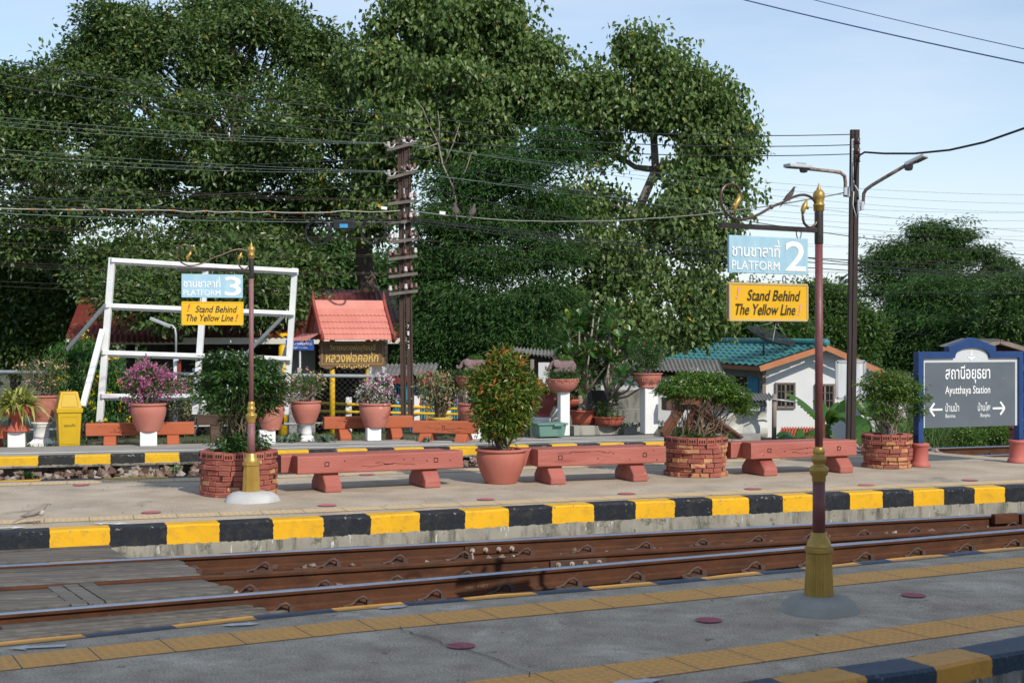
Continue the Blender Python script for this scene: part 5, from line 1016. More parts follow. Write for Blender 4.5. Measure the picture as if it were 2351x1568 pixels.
ln = [('สถานีอยุธยา', .385, 1.075, .715, .235, 0, 0, .01), ('Ayutthaya Station', .38, .905, .72, .135, 0, 0, .006), ('บ้านม้า', .385, .705, .215, .115, 0, 0, .005), ('บ้านโพ', .90, .705, .20, .115, 0, 0, .005), ('Banma', .385, .625, .155, .05, 0), ('Banpho', .945, .61, .155, .062, 0)]
lettering(ln, [LW], e, V(0, -.021, 0), X_, Z_, .003)
m = MB()
for x0, s in ((.14, 1), (1.335, -1)):
    base_ = x0 if s > 0 else x0; tip = x0 if s > 0 else x0
for tip, tail in ((.14, .335), (1.335, 1.14)):
    s = 1 if tail > tip else -1; z = .735
    for (a0, b0), (a1, b1) in (((tail, z), (tip + s * .012, z)), ((tip, z), (tip + s * .07, z + .085)), ((tip, z), (tip + s * .07, z - .085))): m.bar((a0, -.0245, b0), (a1, -.0245, b1), .004, .026, up=Z_)
m.build('arrows', LW, e)
m = MB(); EMB = paint('emblem_white', (.78, .80, .80), .6); o_ = V(0, -.0165, 0)
for w, z0, z1 in ((.030, 1.475, 1.50), (.042, 1.455, 1.475), (.052, 1.435, 1.455)): m.prism([(.80 - w / 2, z0), (.80 + w / 2, z0), (.80 + w * .36, z1 - .002), (.80 - w * .36, z1 - .002)], o_, X_, Z_, .003)
m.prism([(.796, 1.50), (.804, 1.50), (.80, 1.535)], o_, X_, Z_, .003)
m.prism([(.73, 1.428), (.79, 1.415), (.80, 1.43), (.81, 1.415), (.87, 1.428), (.845, 1.40), (.812, 1.385), (.80, 1.365), (.788, 1.385), (.755, 1.40)], o_, X_, Z_, .003)
m.build('crest', EMB, e)
for x in (0.0, Lb):
    m = MB(); fl = lambda r, z, t: r * (1 - (.13 * (math.cos(t * 18) > .2) if .075 < z < .25 else 0))
    m.lathe([(.135, 0), (.138, .015), (.125, .045), (.113, .062), (.108, .07), (.106, .255), (.112, .262), (.120, .268), (.120, .298), (.114, .304), (.01, .304)], (x, 0, 0), n=120, fn=fl); m.build('fluted_foot', FLUT, e)
# ---------------------------------------------------------------- buffer stop of old rails
RB = surf('buffer_rail', (.10, .038, .022), (.16, .065, .035), 5, .8, .3, 40, c3=(.05, .025, .018), c3s=2, c3t=.6)
def ibeam(m, a, b, w=.11, h=.13):
    m.bar(a, b, w, .022, up=Z_); d = (Vector(b) - Vector(a)).normalized(); s = d.cross(Z_)
    if s.length < .01: s = X_
    up = s.cross(d).normalized()
    for k in (-1, 1): m.bar(Vector(a) + up * k * h / 2, Vector(b) + up * k * h / 2, w * (1 if k < 0 else .7), .03, up=up)
    m.bar(a, b, .02, h, up=up)
c = P(1600, 1003, 23.9); e = thing('buffer_stop', 'rusty buffer stop of sloping rails with a timber beam behind the umbrella shaped shrub', 'buffer stop', (c.x, c.y, 0))
for a, b in ((P(1522, 1000, 23.7), P(1562, 935, 24.1)), (P(1572, 1000, 23.9), P(1608, 915, 24.2)), (P(1598, 938, 24.0), P(1700, 1012, 23.2)), (P(1645, 1004, 24.6), P(1612, 925, 24.6))):
    m = MB(); ibeam(m, a, b); m.build('rail_strut', RB, e, world=True)
m = MB(); m.bar(P(1524, 928, 24.0), P(1660, 926, 24.4), .20, .20); m.build('buffer_beam', BWOOD, e, .015, world=True)
m = MB(); m.bar(P(1561, 918, 23.85), P(1610, 917, 24.0), .03, .16); m.build('buffer_plate', RB, e, world=True)
# ---------------------------------------------------------------- white timber frame
FRW = surf('frame_white', (.74, .75, .75), (.64, .65, .65), 5, .75, .25, 24, speck=(.34, .33, .31), speck_s=13, speck_t=.70, stretch=(1, 1, 1))
c = P(230, 968, 22.8); e = thing('billboard_frame', 'big empty white timber billboard frame with propped legs at the left', 'frame', (c.x, c.y, c.z))
def fm(name, u0, v0, Y0, u1, v1, Y1_, w, h): m = MB(); m.bar(P(u0, v0, Y0), P(u1, v1, Y1_), w, h, up=Y_); m.build(name, FRW, e, .006, world=True)
fm('post', 229, 968, 22.8, 258, 592, 22.8, .10, .09); fm('post', 448, 951, 24.0, 473, 608, 24.0, .10, .09); fm('post', 466, 951, 24.3, 470, 905, 24.3, .09, .08); fm('post', 656, 952, 25.2, 677, 616, 25.2, .10, .10)
for (u0, v0, u1, v1) in ((255, 597, 684, 622), (242, 701, 676, 719), (234, 809, 668, 823), (232, 909, 480, 908)):
    Y0, Y1_ = 22.72, (25.12 if u1 > 500 else 23.95); fm('rail', u0, v0, Y0, u1, v1, Y1_, .07, .05); fm('rail', u0, v0 + 6.5, Y0 + .06, u1, v1 + 6.5, Y1_ + .06, .05, .035)
fm('prop', 190, 933, 22.2, 236, 757, 22.75, .09, .07); fm('prop', 155, 802, 24.2, 243, 700, 22.85, .06, .05); fm('prop', 565, 813, 26.2, 662, 715, 25.2, .06, .05); fm('prop', 641, 855, 25.9, 659, 795, 25.3, .07, .05)
# ---------------------------------------------------------------- chain link fence
GALV = surf('galvanised', (.36, .38, .39), (.48, .50, .51), 8, .5, .1, 40, metal=.4); WIREM = surf('fence_wire', (.05, .05, .05), (.10, .095, .09), 9, .6, 0, metal=.3)
fA, fB = P(-70, 853, 24.2), P(880, 864, 26.4); e = thing('chain_link_fence', 'grey pipe topped chain link fence behind the pots of the far platform', 'fence', (fA.x, fA.y, -.1)); d = fB - fA; Lf_ = V(d.x, d.y, 0).length; dn = V(d.x, d.y, 0).normalized(); hz = fA.z + .1
m = MB(); m.tube([fA, fB], .034, 10); m.build('top_rail', GALV, e, world=True); m = MB(); m.tube([P(-70, 990, 24.2), P(880, 968, 26.4)], .02, 8); m.build('bottom_rail', GALV, e, world=True)
m = MB(); k = .105; n = int(Lf_ / k); lo = .06
for i in range(-12, n):
    for s in (0, 1):
        x0, x1 = i * k, i * k + hz
        if s: x0, x1 = x1, x0
        def cl(x, z, xx, zz): # clip to fence length
            if x < 0: t = (0 - x) / (xx - x); return 0, z + (zz - z) * t
            if x > Lf_: t = (Lf_ - x) / (xx - x); return Lf_, z + (zz - z) * t
            return x, z
        if max(x0, x1) <= 0 or min(x0, x1) >= Lf_: continue
        a, za = cl(x0, lo - .1, x1, hz - .1); b, zb = cl(x1, hz - .1, x0, lo - .1); m.tube([V(fA.x, fA.y, za) + dn * a, V(fA.x, fA.y, zb) + dn * b], .0028, 3, caps=False)
m.build('wire_mesh', WIREM, e, world=True)
for f in (.02, .27, .52, .78, .965, 1.0): p = V(fA.x, fA.y, 0) + dn * (Lf_ * f); m = MB(); m.tube([V(p.x, p.y + .05, -.15), V(p.x, p.y + .05, fA.z + .02)], .03, 8); m.build('fence_post', GALV, e, world=True)
# ---------------------------------------------------------------- shrine name board with the tiled roof
TILE = surf('pink_roof_tile', (.50, .17, .13), (.60, .23, .18), 3, .6, .2, 30, c3=(.42, .13, .10), c3s=2, c3t=.6); BARGE = surf('red_bargeboard', (.22, .035, .022), (.28, .05, .03), 5, .55, .1, 30)
YPOST = paint('post_yellow', (.72, .44, .01), .5); BRD = surf('carved_board', (.10, .055, .028), (.17, .095, .05), 4, .6, .3, 30, stretch=(1, 1, 4)); GOLDL = paint('gold_letter', (.62, .42, .10), .45)
r0, r1 = P(721, 690, 27.4), P(879, 694, 27.95); dr = V(r1.x - r0.x, r1.y - r0.y, 0); Lr = dr.length; dr.normalize(); nf = V(dr.y, -dr.x, 0)
e = thing('shrine_signboard', 'carved brown Thai name board under a pink tiled pointed roof on yellow posts', 'signboard', (r0.x, r0.y, -.3), math.atan2(dr.y, dr.x)); zr_ = r0.z + .3; ze = 1.60 + .3
def prof_roof(t): return .62 * (t + .10 * math.sin(math.pi * t)) * .95 - .0, zr_ - (zr_ - ze) * (t ** .78 if t > 0 else 0)   # out, height
rows, cols = 5, 17
for side, nm in ((1, 'front'), (-1, 'back')):
    m = MB(); t0 = .12
    for rI in range(rows):
        ta, tb = t0 + (1 - t0) * rI / rows, t0 + (1 - t0) * (rI + 1) / rows + .015; oa, za = prof_roof(ta); ob, zb = prof_roof(tb); vs = []; K = cols * 6; fs = []
        for i in range(K + 1):
            x = Lr * i / K; ph = (i % 6) / 6; sc_ = math.sin(math.pi * ph); f = .80 + .20 * sc_; wv = .012 * math.sin(math.pi * ph)
            vs += [V(x, -side * (oa - .004), za + wv * .6), V(x, -side * (oa + (ob - oa) * f + .012), za + (zb - za) * f + .006 + wv), V(x, -side * (oa + (ob - oa) * f + .010), za + (zb - za) * f - .010 + wv)]
        for i in range(K): a = i * 3; fs += [(a, a + 1, a + 4, a + 3), (a + 1, a + 2, a + 5, a + 4)]
        m.add(vs, fs if side > 0 else [tuple(reversed(f)) for f in fs], 0, False)
    m.build('roof_tiles', TILE, e)
m = MB(); o1, z1 = prof_roof(.14)
m.prism([(-o1 - .006, z1), (-.02, zr_ + .01), (.02, zr_ + .01), (o1 + .006, z1), (0, zr_ - .06)], (0, 0, 0), Y_, Z_, Lr); m.build('ridge_cap', TILE, e)
for x in (-.02, Lr + .02):
    m = MB()
    for side in (1, -1):
        pts = [prof_roof(t) for t in np.linspace(0, 1.06, 10)]
        for (oa, za), (ob, zb) in zip(pts, pts[1:]): m.bar(V(x, -side * oa, za + .02), V(x, -side * ob, zb + .02), .05, .075, up=V(0, -side, .8))
        ob, zb = pts[-1]; m.tube([V(x, -side * (ob - .02), zb), V(x, -side * (ob + .05), zb + .05), V(x, -side * (ob + .06), zb + .14), V(x, -side * (ob + .03), zb + .22)], [.04, .04, .025, .004], 6)
    m.tube([V(x, 0, zr_ - .02), V(x, 0, zr_ + .08), V(x, .01, zr_ + .20)], [.05, .03, .004], 6); m.build('bargeboard', BARGE, e)
m = MB(); m.prism([(-.5, ze + .02), (.5, ze + .02), (.3, ze + .25), (.12, zr_ - .2), (0, zr_ - .05), (-.12, zr_ - .2), (-.3, ze + .25)], (.06, 0, 0), Y_, Z_, .02); m.prism([(-.5, ze + .02), (.5, ze + .02), (.3, ze + .25), (.12, zr_ - .2), (0, zr_ - .05), (-.12, zr_ - .2), (-.3, ze + .25)], (Lr - .08, 0, 0), Y_, Z_, .02); m.build('gable_panel', BARGE, e)
m = MB(); vs = []; K = 24
for i in range(K + 1):
    y = .62 - 1.24 * i / K; z = .012 * math.cos(i * math.pi / 2); vs += [V(-.05, y, ze + .12 + z), V(-.30, y, ze - .02 + z)]
m.add(vs, [(2 * i, 2 * i + 1, 2 * i + 3, 2 * i + 2) for i in range(K)]); m.build('gable_skirt', TILE, e)
zb0, zb1 = 1.03 + .3, 1.57 + .3; wv = [(x, zb1) for x in (.10, 1.36)]
edge = []
bw0, bw1 = .04, 1.36
for i in range(9): edge.append((bw1 + (.02 if i % 2 else -.02), zb1 - (zb1 - zb0 - .06) * i / 8))
bot = [(bw1 - (bw1 - bw0) * i / 16, zb0 + .03 + (-.045 if i == 8 else .025 * math.cos(i * math.pi / 2))) for i in range(17)]
lft_ = [(bw0 + (.02 if i % 2 == 0 else -.02), zb0 + .06 + (zb1 - zb0 - .06) * i / 8) for i in range(9)]
m = MB(); m.prism(edge + bot + lft_, (0, -.24, 0), X_, Z_, -.04); bd = m.build('carved_board', BRD, e)
lettering([('วิหารหลวงพ่อสุริยมุนี', bw0 + .20, zb1 - .21, .92, .155, 0, .12, .012), ('หลวงพ่อคอหัก', bw0 + .12, zb0 + .135, 1.06, .21, 0, .12, .02)], [GOLDL], bd, V(0, -.241, 0), X_, Z_, .004)
m = MB(); fy = -.243
for (x0, z0), (x1, z1) in (((bw0 + .05, zb1 - .03), (bw1 - .05, zb1 - .03)), ((bw0 + .05, zb0 + .10), (bw0 + .05, zb1 - .03)), ((bw1 - .05, zb0 + .10), (bw1 - .05, zb1 - .03)), ((bw0 + .05, zb0 + .10), (bw1 - .05, zb0 + .10))): m.bar((x0, fy, z0), (x1, fy, z1), .006, .01, up=Y_)
for i in range(14): x = bw0 + .35 + i * .048; m.sphere((x, fy, zb0 + .05 + (.012 if i % 2 else -.006) - (.02 if 5 < i < 8 else 0)), .018, nu=6, nv=4, sc=(1, .3, 1.2))
m.build('gilded_trim', GOLDL, bd)
for x in (.33, 1.05): m = MB(); m.tube([V(x, -.12, -.2), V(x, -.12, ze + .06)], .052, 14); m.build('post', YPOST, e)
# ---------------------------------------------------------------- temple hall behind the trees
RED = surf('hall_roof_shaded_red', (.13, .02, .014), (.19, .034, .022), 2, .6, .15, 20); DARKW = surf('dark_timber_and_shade', (.022, .017, .014), (.05, .038, .03), 4, .9, .2, 20); FASC = surf('cream_fascia', (.55, .52, .45), (.62, .60, .54), 4, .7, .1, 20); GW = surf('grey_wall', (.22, .22, .23), (.30, .30, .31), 3, .85, .1, 20)  # roof red darkened for shade; near-black timber also stands in for shaded interiors
def corr(m, a, b, c_, d_, n, amp, mi=0, rows=1):       # corrugated sheet a-b along the eave, d-c along the ridge
    a, b, c_, d_ = map(Vector, (a, b, c_, d_)); nn = (b - a).cross(d_ - a).normalized(); K = n * 4; vs = []
    if nn.z < 0: nn = -nn
    for i in range(K + 1):
        t = i / K; w = nn * amp * math.cos(t * n * 2 * math.pi)
        for r in range(rows + 1):
            s = r / rows; vs.append(a.lerp(b, t).lerp(d_.lerp(c_, t), s) + w)
    st = rows + 1; m.add(vs, [(i * st + r, (i + 1) * st + r, (i + 1) * st + r + 1, i * st + r + 1) for i in range(K) for r in range(rows)], mi, True); return m
a, b, c2, d2 = P(150, 775, 33.5), P(935, 773, 35.0), P(905, 668, 40.0), P(200, 650, 39.0)
e = thing('temple_hall', 'long open temple hall with dark red roofs, in shade behind the white billboard frame', 'building', (a.x, a.y, -1.2))
m = MB(); corr(m, a, b, c2, d2, 60, .02); m.build('roof', RED, e, world=True); m = MB(); corr(m, P(205, 700, 44), P(905, 710, 45), c2, d2, 20, .02); m.build('roof', RED, e, world=True)
m = MB(); m.bar(a + V(0, .06, -.09), b + V(0, .06, -.09), .04, .16); m.build('fascia', FASC, e, world=True)
m = MB(); m.add([P(205, 650, 39.2), P(205, 650, 44), V(a.x + .3, 36, 1.2), V(a.x + .2, 34.2, 1.5)], [(0, 1, 2, 3)]); corr(m, P(160, 786, 32.6), P(420, 786, 33.1), P(420, 768, 33.9), P(165, 768, 33.5), 20, .018); m.build('skirt_roof', RED, e, world=True)
m = MB(); m.bar(V(a.x, 41, .2), V(b.x + 1, 42, .2), .15, 3.4); m.build('back_wall', DARKW, e, world=True)  # near-black wall colour stands in for shade deep in the hall
for i, (u, mt) in enumerate(((215, DARKW), (300, DARKW), (395, DARKW), (480, DARKW), (560, DARKW), (650, YPOST), (880, DARKW))): p = P(u, 760, 34.6); m = MB(); m.tube([V(p.x, p.y, -1.2), V(p.x, p.y, 1.72)], .11, 12); m.build('column', mt, e, world=True)
p, q = P(662, 780, 36), P(722, 780, 36.4); m = MB(); m.bar(V(p.x, p.y, .4), V(q.x, q.y, .4), .1, 2.6); m.build('wall', GW, e, world=True)
SGB = surf('sign_deep_blue', (.02, .07, .30), (.03, .09, .36), 5, .5, .05, 30)
p = P(656, 804, 31); q = P(720, 804, 31.2); e = thing('street_sign', 'small dark blue Thai street sign left of the shrine name board', 'sign', (p.x, p.y, p.z)); w = (q - p).length; h = .225; m = MB(); m.box((w / 2, 0, h / 2), (w, .03, h)); m.build('board', SGB, e, .003)
lettering([('ถนนหลวงพ่อสุริยมุนี', .04, h * .42, w * .88, h * .42, 0, 0, .01), ('หมู่ที่ 4 ต.ไผ่ลิง', w * .28, h * .10, w * .5, h * .26, 0, 0, .006)], [LW], e, V(0, -.0155, 0), X_, Z_, .003)
m = MB(); m.tube([(w * .5, .03, -1.7), (w * .5, .03, h * .9)], .025, 8); m.build('pole', GALV, e)
# street lamp with a tube light
p = P(404, 951, 26); e = thing('street_lamp', 'slim curved street lamp with a tube light, seen through the white billboard frame', 'street lamp', (p.x, p.y, -.6)); k = 26 / F; Wp = lambda u, v: P(u, v, 26)
m = MB(); m.tube([Wp(404, 990), Wp(404, 812)], .05, 8); m.build('post', FRW, e, world=True); m = MB(); m.tube([Wp(404, 815), Wp(404, 770), Wp(402, 755), Wp(396, 748), Wp(388, 746)], .02, 8); m.build('bracket', GALV, e, world=True)
m = MB(); m.bar(Wp(392, 750), Wp(345, 731), .09, .06); m.build('lamp_housing', GALV, e, .01, world=True); m = MB(); m.box((p.x + .07, p.y - .04, P(404, 850, 26).z), (.06, .05, .36)); m.build('red_box', BARGE, e, world=True)
# ---------------------------------------------------------------- yellow railings, stall with turquoise grilles
TURQ = paint('turquoise_paint', (.05, .33, .42), .5); BLUEW = surf('blue_wall', (.02, .15, .42), (.03, .19, .50), 3, .6, .1, 20)
p0, p1 = P(735, 960, 28.9), P(1065, 965, 30.2); e = thing('railing', 'yellow pipe railing with white posts behind the numbered pole', 'railing', (p0.x, p0.y, -.4))
for va, vb in ((925, 939), (944, 951)): m = MB(); m.tube([P(735, va, 28.9), P(1065, vb, 30.2)], .028, 8); m.build('rail', YPOST, e, world=True)
for u in (800, 873, 957, 1028): p = P(u, 950, 28.9 + (u - 735) / 330 * 1.3); m = MB(); m.box((p.x, p.y + .06, .05), (.12, .08, .72)); m.build('post', WHITE, e, .006, world=True)
ROOFG = surf('grey_corrugated', (.13, .13, .123), (.22, .215, .205), 3, .85, .3, 20, c3=(.11, .11, .10), c3s=1.5, c3t=.56)
p0 = P(840, 862, 31.5); e = thing('market_stall', 'low stall with turquoise window grilles and a grey sheet roof behind the numbered pole', 'stall', (p0.x, p0.y, -1.2))
m = MB(); corr(m, P(835, 866, 31.0), P(1000, 858, 31.4), P(1010, 834, 34), P(850, 836, 34), 16, .025); m.build('roof', ROOFG, e, world=True)
m = MB(); corr(m, P(895, 882, 30.4), P(950, 878, 30.6), P(950, 862, 31.3), P(895, 866, 31.2), 6, .015); m.build('awning', RED, e, world=True)
m = MB(); p, q = P(830, 900, 33.5), P(1060, 900, 33.9); m.bar(V(p.x, p.y, -.7), V(q.x, q.y, -.7), .1, 2.6); m.build('back_wall', DARKW, e, world=True); p, q = P(940, 900, 32.3), P(958, 900, 32.3); m = MB(); m.bar(V(p.x, p.y, -.4), V(q.x, q.y, -.4), .08, 2.0); m.build('side_wall', BLUEW, e, world=True)  # dark back wall colour stands in for the shaded stall interior
for (ua, ub, va, vb, Yg) in ((903, 940, 878, 958, 31.6), (962, 1050, 868, 962, 31.9)):
    m = MB(); n = max(5, int((ub - ua) / 6)); rr = random.Random(ua)
    for i in range(n + 1): u = ua + (ub - ua) * i / n; m.bar(P(u, va, Yg), P(u, vb, Yg), .022, .03, up=Y_)
    for j in range(3):
        v = va + (vb - va) * (.15 + .33 * j)
        for i in range(n):
            if rr.random() < .6: m.bar(P(ua + (ub - ua) * i / n, v, Yg - .03), P(ua + (ub - ua) * (i + 1) / n, v, Yg - .03), .02, .02, up=Y_)
    m.build('grille', TURQ, e, world=True)
CLO = leafmat('cloths', [(0, (.5, .06, .03)), (.4, (.55, .20, .05)), (.7, (.6, .58, .55)), (1, (.05, .1, .3))], 0, .8, .2)
for i, (u, v) in enumerate(((975, 930), (983, 945), (1000, 925), (1010, 950), (915, 935), (925, 950))):
    c = P(u, v, 32.6); o = thing('hanging_cloth', ['bright red cloth', 'orange cloth', 'pale cloth', 'red bundle', 'white cloth', 'grey cloth'][i] + ' inside the stall behind the turquoise grille, ' + ['left', 'lower left', 'middle', 'lower right', 'beside the numbered pole', 'low by the numbered pole'][i], 'cloth', c)
    m = MB(); fs = []; vs = []
    for j in range(7): x = -.09 + .03 * j; vs += [V(x, .03 * math.sin(j * 2), .22), V(x * 1.2, .03 * math.sin(j * 2 + 1), -.22)]
    m.add(vs, [(2 * j, 2 * j + 1, 2 * j + 3, 2 * j + 2) for j in range(6)], 0, True); m.build('cloth', paint(f'cloth_{i}', [(.5, .04, .03), (.6, .18, .04), (.6, .6, .58), (.45, .05, .04), (.65, .66, .68), (.3, .32, .36)][i], .8), o)
# ---------------------------------------------------------------- white house with the teal roof
TEAL = surf('teal_tile', (.03, .165, .168), (.05, .22, .215), 2.5, .6, .2, 20, c3=(.02, .11, .13), c3s=1.2, c3t=.6); HW = surf('white_wall', (.74, .75, .76), (.66, .67, .68), 1.2, .85, .1, 20, c3=(.58, .58, .57), c3s=.6, c3t=.62, stretch=(1, 1, .4)); ORF = surf('brown_fascia', (.40, .15, .06), (.46, .19, .09), 4, .6, .1, 20); WOODF = surf('weathered_frame', (.20, .155, .125), (.28, .23, .19), 6, .85, .2, 30); GLASS = surf('dark_glass', (.012, .014, .016), (.02, .022, .025), 4, .15, 0, spec=.6); DOORB = surf('blue_door', (.03, .25, .48), (.04, .30, .55), 4, .5, .1, 20)
ax = V(-.20, .98, 0).normalized(); wx = V(.98, .20, 0).normalized(); E0 = P(1744, 841, 40); RG = P(1896, 792, 40.3); E1 = P(2027, 850, 40.3); D_ = 9.0
e = thing('white_house', 'white plastered house with a teal tiled gable roof and two small wooden windows', 'house', (RG.x, RG.y, -2.25))
def tiled(a, b, c_, d_, n, rows, mat, name):    # a-b eave (front to back), d-c ridge
    m = MB()
    for r in range(rows):
        t0, t1 = r / rows, (r + 1) / rows + .012; q = lambda t: (a.lerp(d_, t), b.lerp(c_, t)); lo, hi = q(t0), q(t1); up = V(0, 0, .035); corr(m, lo[0] + up, lo[1] + up, hi[1] + V(0, 0, .005), hi[0] + V(0, 0, .005), n, .030)
    return m.build(name, mat, e, world=True)
tiled(E0, E0 + ax * D_, RG + ax * D_, RG, 17, 7, TEAL, 'roof_slope'); tiled(E1, E1 + ax * D_, RG + ax * D_, RG, 17, 7, TEAL, 'roof_slope')
m = MB(); m.tube([RG + V(0, -.05, .06), RG + ax * D_ + V(0, 0, .06)], .12, 10); m.build('ridge_cap', TEAL, e, world=True)
m = MB(); m.bar(E0 + V(0, -.02, -.07), RG + V(0, -.02, -.07), .05, .16); m.bar(RG + V(.002, -.02, -.07), E1 + V(0, -.02, -.07), .05, .16); m.build('bargeboard', ORF, e, world=True)
m = MB(); m.bar(E0 + V(.04, 0, -.07), E0 + ax * D_ + V(.04, 0, -.07), .04, .12); m.build('fascia', ORF, e, world=True)
gl = P(1758, 850, 40.8); gr = P(2000, 850, 40.8); top = RG.z - .045; zE = lambda x: (E0.z + (RG.z - E0.z) * (x - E0.x) / (RG.x - E0.x) if x < RG.x else RG.z + (E1.z - RG.z) * (x - RG.x) / (E1.x - RG.x)) - .045
m = MB(); m.prism([(gl.x, -2.3), (gr.x, -2.3), (gr.x, zE(gr.x)), (RG.x, top), (gl.x, zE(gl.x))], (0, 40.8, 0), X_, Z_, -.15); m.build('gable_wall', HW, e, world=True)
m = MB(); m.prism([(0, -2.3), (D_ - 1, -2.3), (D_ - 1, zE(gl.x)), (0, zE(gl.x))], (gl.x, 40.96, 0), ax, Z_, -.12); m.build('side_wall', GW, e, world=True)  # grey wall colour stands in for the shade under the eave
def window(ua, ub, va, vb):
    a, b = P(ua, vb, 40.78), P(ub, va, 40.78); w = b.x - a.x; h = b.z - a.z; f = MB(); t = .034
    f.box(((a.x + b.x) / 2, 40.77, b.z - t / 2), (w, .09, t)); f.box(((a.x + b.x) / 2, 40.77, a.z + t / 2), (w, .09, t)); f.box((a.x + t / 2, 40.77, (a.z + b.z) / 2), (t, .085, h - 2 * t)); f.box((b.x - t / 2, 40.77, (a.z + b.z) / 2), (t, .085, h - 2 * t)); wn = f.build('window', WOODF, e, world=True)
    g = MB(); g.box(((a.x + b.x) / 2 - e.location.x, 40.785 - e.location.y, (a.z + b.z) / 2 - e.location.z), (w - t, .02, h - t)); g.build('pane', GLASS, wn)
    for s in (0, 1):
        x0 = a.x + t + (w - 2 * t) / 2 * s; cw = (w - 2 * t) / 2; c_ = MB(); xc = x0 + cw / 2 - e.location.x; yy = 40.755 - e.location.y; zc = (a.z + b.z) / 2 - e.location.z; hh = h - 2 * t
        for dx_, ww in ((-cw / 2 + .012, .022), (cw / 2 - .012, .022), (0, .013)): c_.box((xc + dx_, yy, zc), (ww, .03, hh))
        for dz, ww in ((-hh / 2 + .013, .026), (hh / 2 - .013, .026), (-hh / 6, .014), (hh / 6, .014)): c_.box((xc, yy - .002, zc + dz), (cw, .026, ww))
        c_.build('casement', WOODF, wn)
window(1780, 1826, 878, 937); window(1871, 1916, 881, 940)
def side_pt(s, z): p = gl + ax * s; return V(p.x - .02, p.y + .15, z)
m = MB(); m.prism([(.12, -1.2), (1.0, -1.2), (1.0, .42), (.12, .42)], (gl.x - .155, 40.96, 0), ax, Z_, .05); m.build('door', DOORB, e, world=True)
m = MB(); m.prism([(1.02, -1.2), (2.0, -1.2), (2.0, .42), (1.02, .42)], (gl.x - .135, 40.96, 0), ax, Z_, .02); m.build('shaded_opening', DARKW, e, world=True)  # dark sheet colours in the shade of the recess by the door
m = MB(); m.bar(V(gl.x - .06, 40.75, -2.2), V(gl.x - .06, 40.75, zE(gl.x) - .03), .1, .1); m.build('corner_post', WOODF, e, world=True)
# satellite dish on the roof
DMESH = surf('dish_mesh', (.02, .02, .022), (.035, .035, .04), 6, .6, .1, 30); c = P(1753, 816, 42.0); e = thing('satellite_dish', 'black mesh satellite dish on the teal roof', 'satellite dish', c)
m = MB(); m.tube([(0, 0, -.1), (0, 0, .36)], .03, 8); m.build('mast', DMESH, e)
Mx = Matrix.Rotation(R(18), 3, 'Y') @ Matrix.Rotation(R(14), 3, 'X'); prf = [(.02, 0), (.2, .012), (.4, .05), (.6, .115), (.75, .19)]; m = MB(); ctr = V(.16, 0, .42)
for k in range(20): t = 2 * math.pi * k / 20; m.tube([ctr + Mx @ V(r * math.cos(t), r * math.sin(t), z) for r, z in prf], .007, 4)
for r, z in prf[1:]: m.tube([ctr + Mx @ V(r * math.cos(t), r * math.sin(t), z) for t in [2 * math.pi * i / 32 for i in range(33)]], .008, 4)
ALPHA = None
m.build('dish_ribs', DMESH, e)
def meshmat():
    mt, t, b = newmat('dish_gauze'); out = [n for n in t.nodes if n.type == 'OUTPUT_MATERIAL'][0]; b.inputs['Base Color'].default_value = (.02, .02, .022, 1); tr = t.nodes.new('ShaderNodeBsdfTransparent'); ms = t.nodes.new('ShaderNodeMixShader'); ms.inputs[0].default_value = .6; t.links.new(tr.outputs[0], ms.inputs[1]); t.links.new(b.outputs[0], ms.inputs[2]); t.links.new(ms.outputs[0], out.inputs[0]); return mt
m = MB(); m.lathe(prf, ctr, 32, M=Mx, cap=False); m.build('dish_gauze', meshmat(), e)
top_ = ctr + Mx @ V(0, 0, .62); m = MB()
for t in (.5, 2.6, 4.7): m.tube([ctr + Mx @ V(.66 * math.cos(t), .66 * math.sin(t), .14), top_], .010, 4)
m.build('feed_arm', GALV, e); m = MB(); m.lathe([(.05, -.1), (.075, -.02), (.075, .12), (.06, .14)], top_, 14, M=Mx); m.build('feed_horn', DMESH, e)
# ---------------------------------------------------------------- sheds
SHW = surf('shed_white', (.62, .62, .61), (.52, .52, .51), 1.5, .85, .1, 20, c3=(.36, .36, .34), c3s=1, c3t=.62)
def shed(label, ea, eb, rb, ra, zwall, mat, wm, n=20, wv=None, cat='shed', open_=False):
    e = thing('shed', label, cat, (ea.x, ea.y, -2.2)); m = MB(); corr(m, ea, eb, rb, ra, n, .03); m.build('roof', mat, e, world=True)
    k = .25; a = ea.lerp(ra, .12); b = eb.lerp(rb, .12); m = MB(); m.bar(V(a.x, a.y, (a.z - .05 + zwall) / 2), V(b.x, b.y, (b.z - .05 + zwall) / 2), .1, abs(a.z - .05 - zwall)); m.build('wall', wm, e, world=True)
    m = MB(); m.bar(V(a.x, a.y - .06, a.z - .11), V(b.x, b.y - .06, b.z - .11), .03, .14); m.build('beam', DARKW, e, world=True); return e
e = shed('low white walled shed with a grey corrugated roof behind the frangipani', P(1380, 846, 33), P(1662, 856, 32.5), P(1650, 826, 36), P(1370, 820, 36.5), -2.2, ROOFG, SHW, 30)
e = shed('open grey roofed shed left of the frangipani, with a dark interior', P(1170, 806, 31), P(1275, 822, 30.4), P(1275, 806, 33), P(1180, 797, 33), -2.2, ROOFG, DARKW, 12); m = MB(); p, q = P(1236, 880, 30.2), P(1262, 880, 30.2); m.bar(V(p.x, p.y, -.4), V(q.x, q.y, -.4), .1, 3.0); m.build('white_pier', SHW, e, world=True)  # dark wall sheet put in for the shade of the open interior
m = MB(); p = P(1222, 900, 30.4); m.bar(V(p.x, p.y, -2.0), V(p.x, p.y, P(1222, 825, 30.4).z), .08, .08); m.build('post', WOODF, e, world=True)
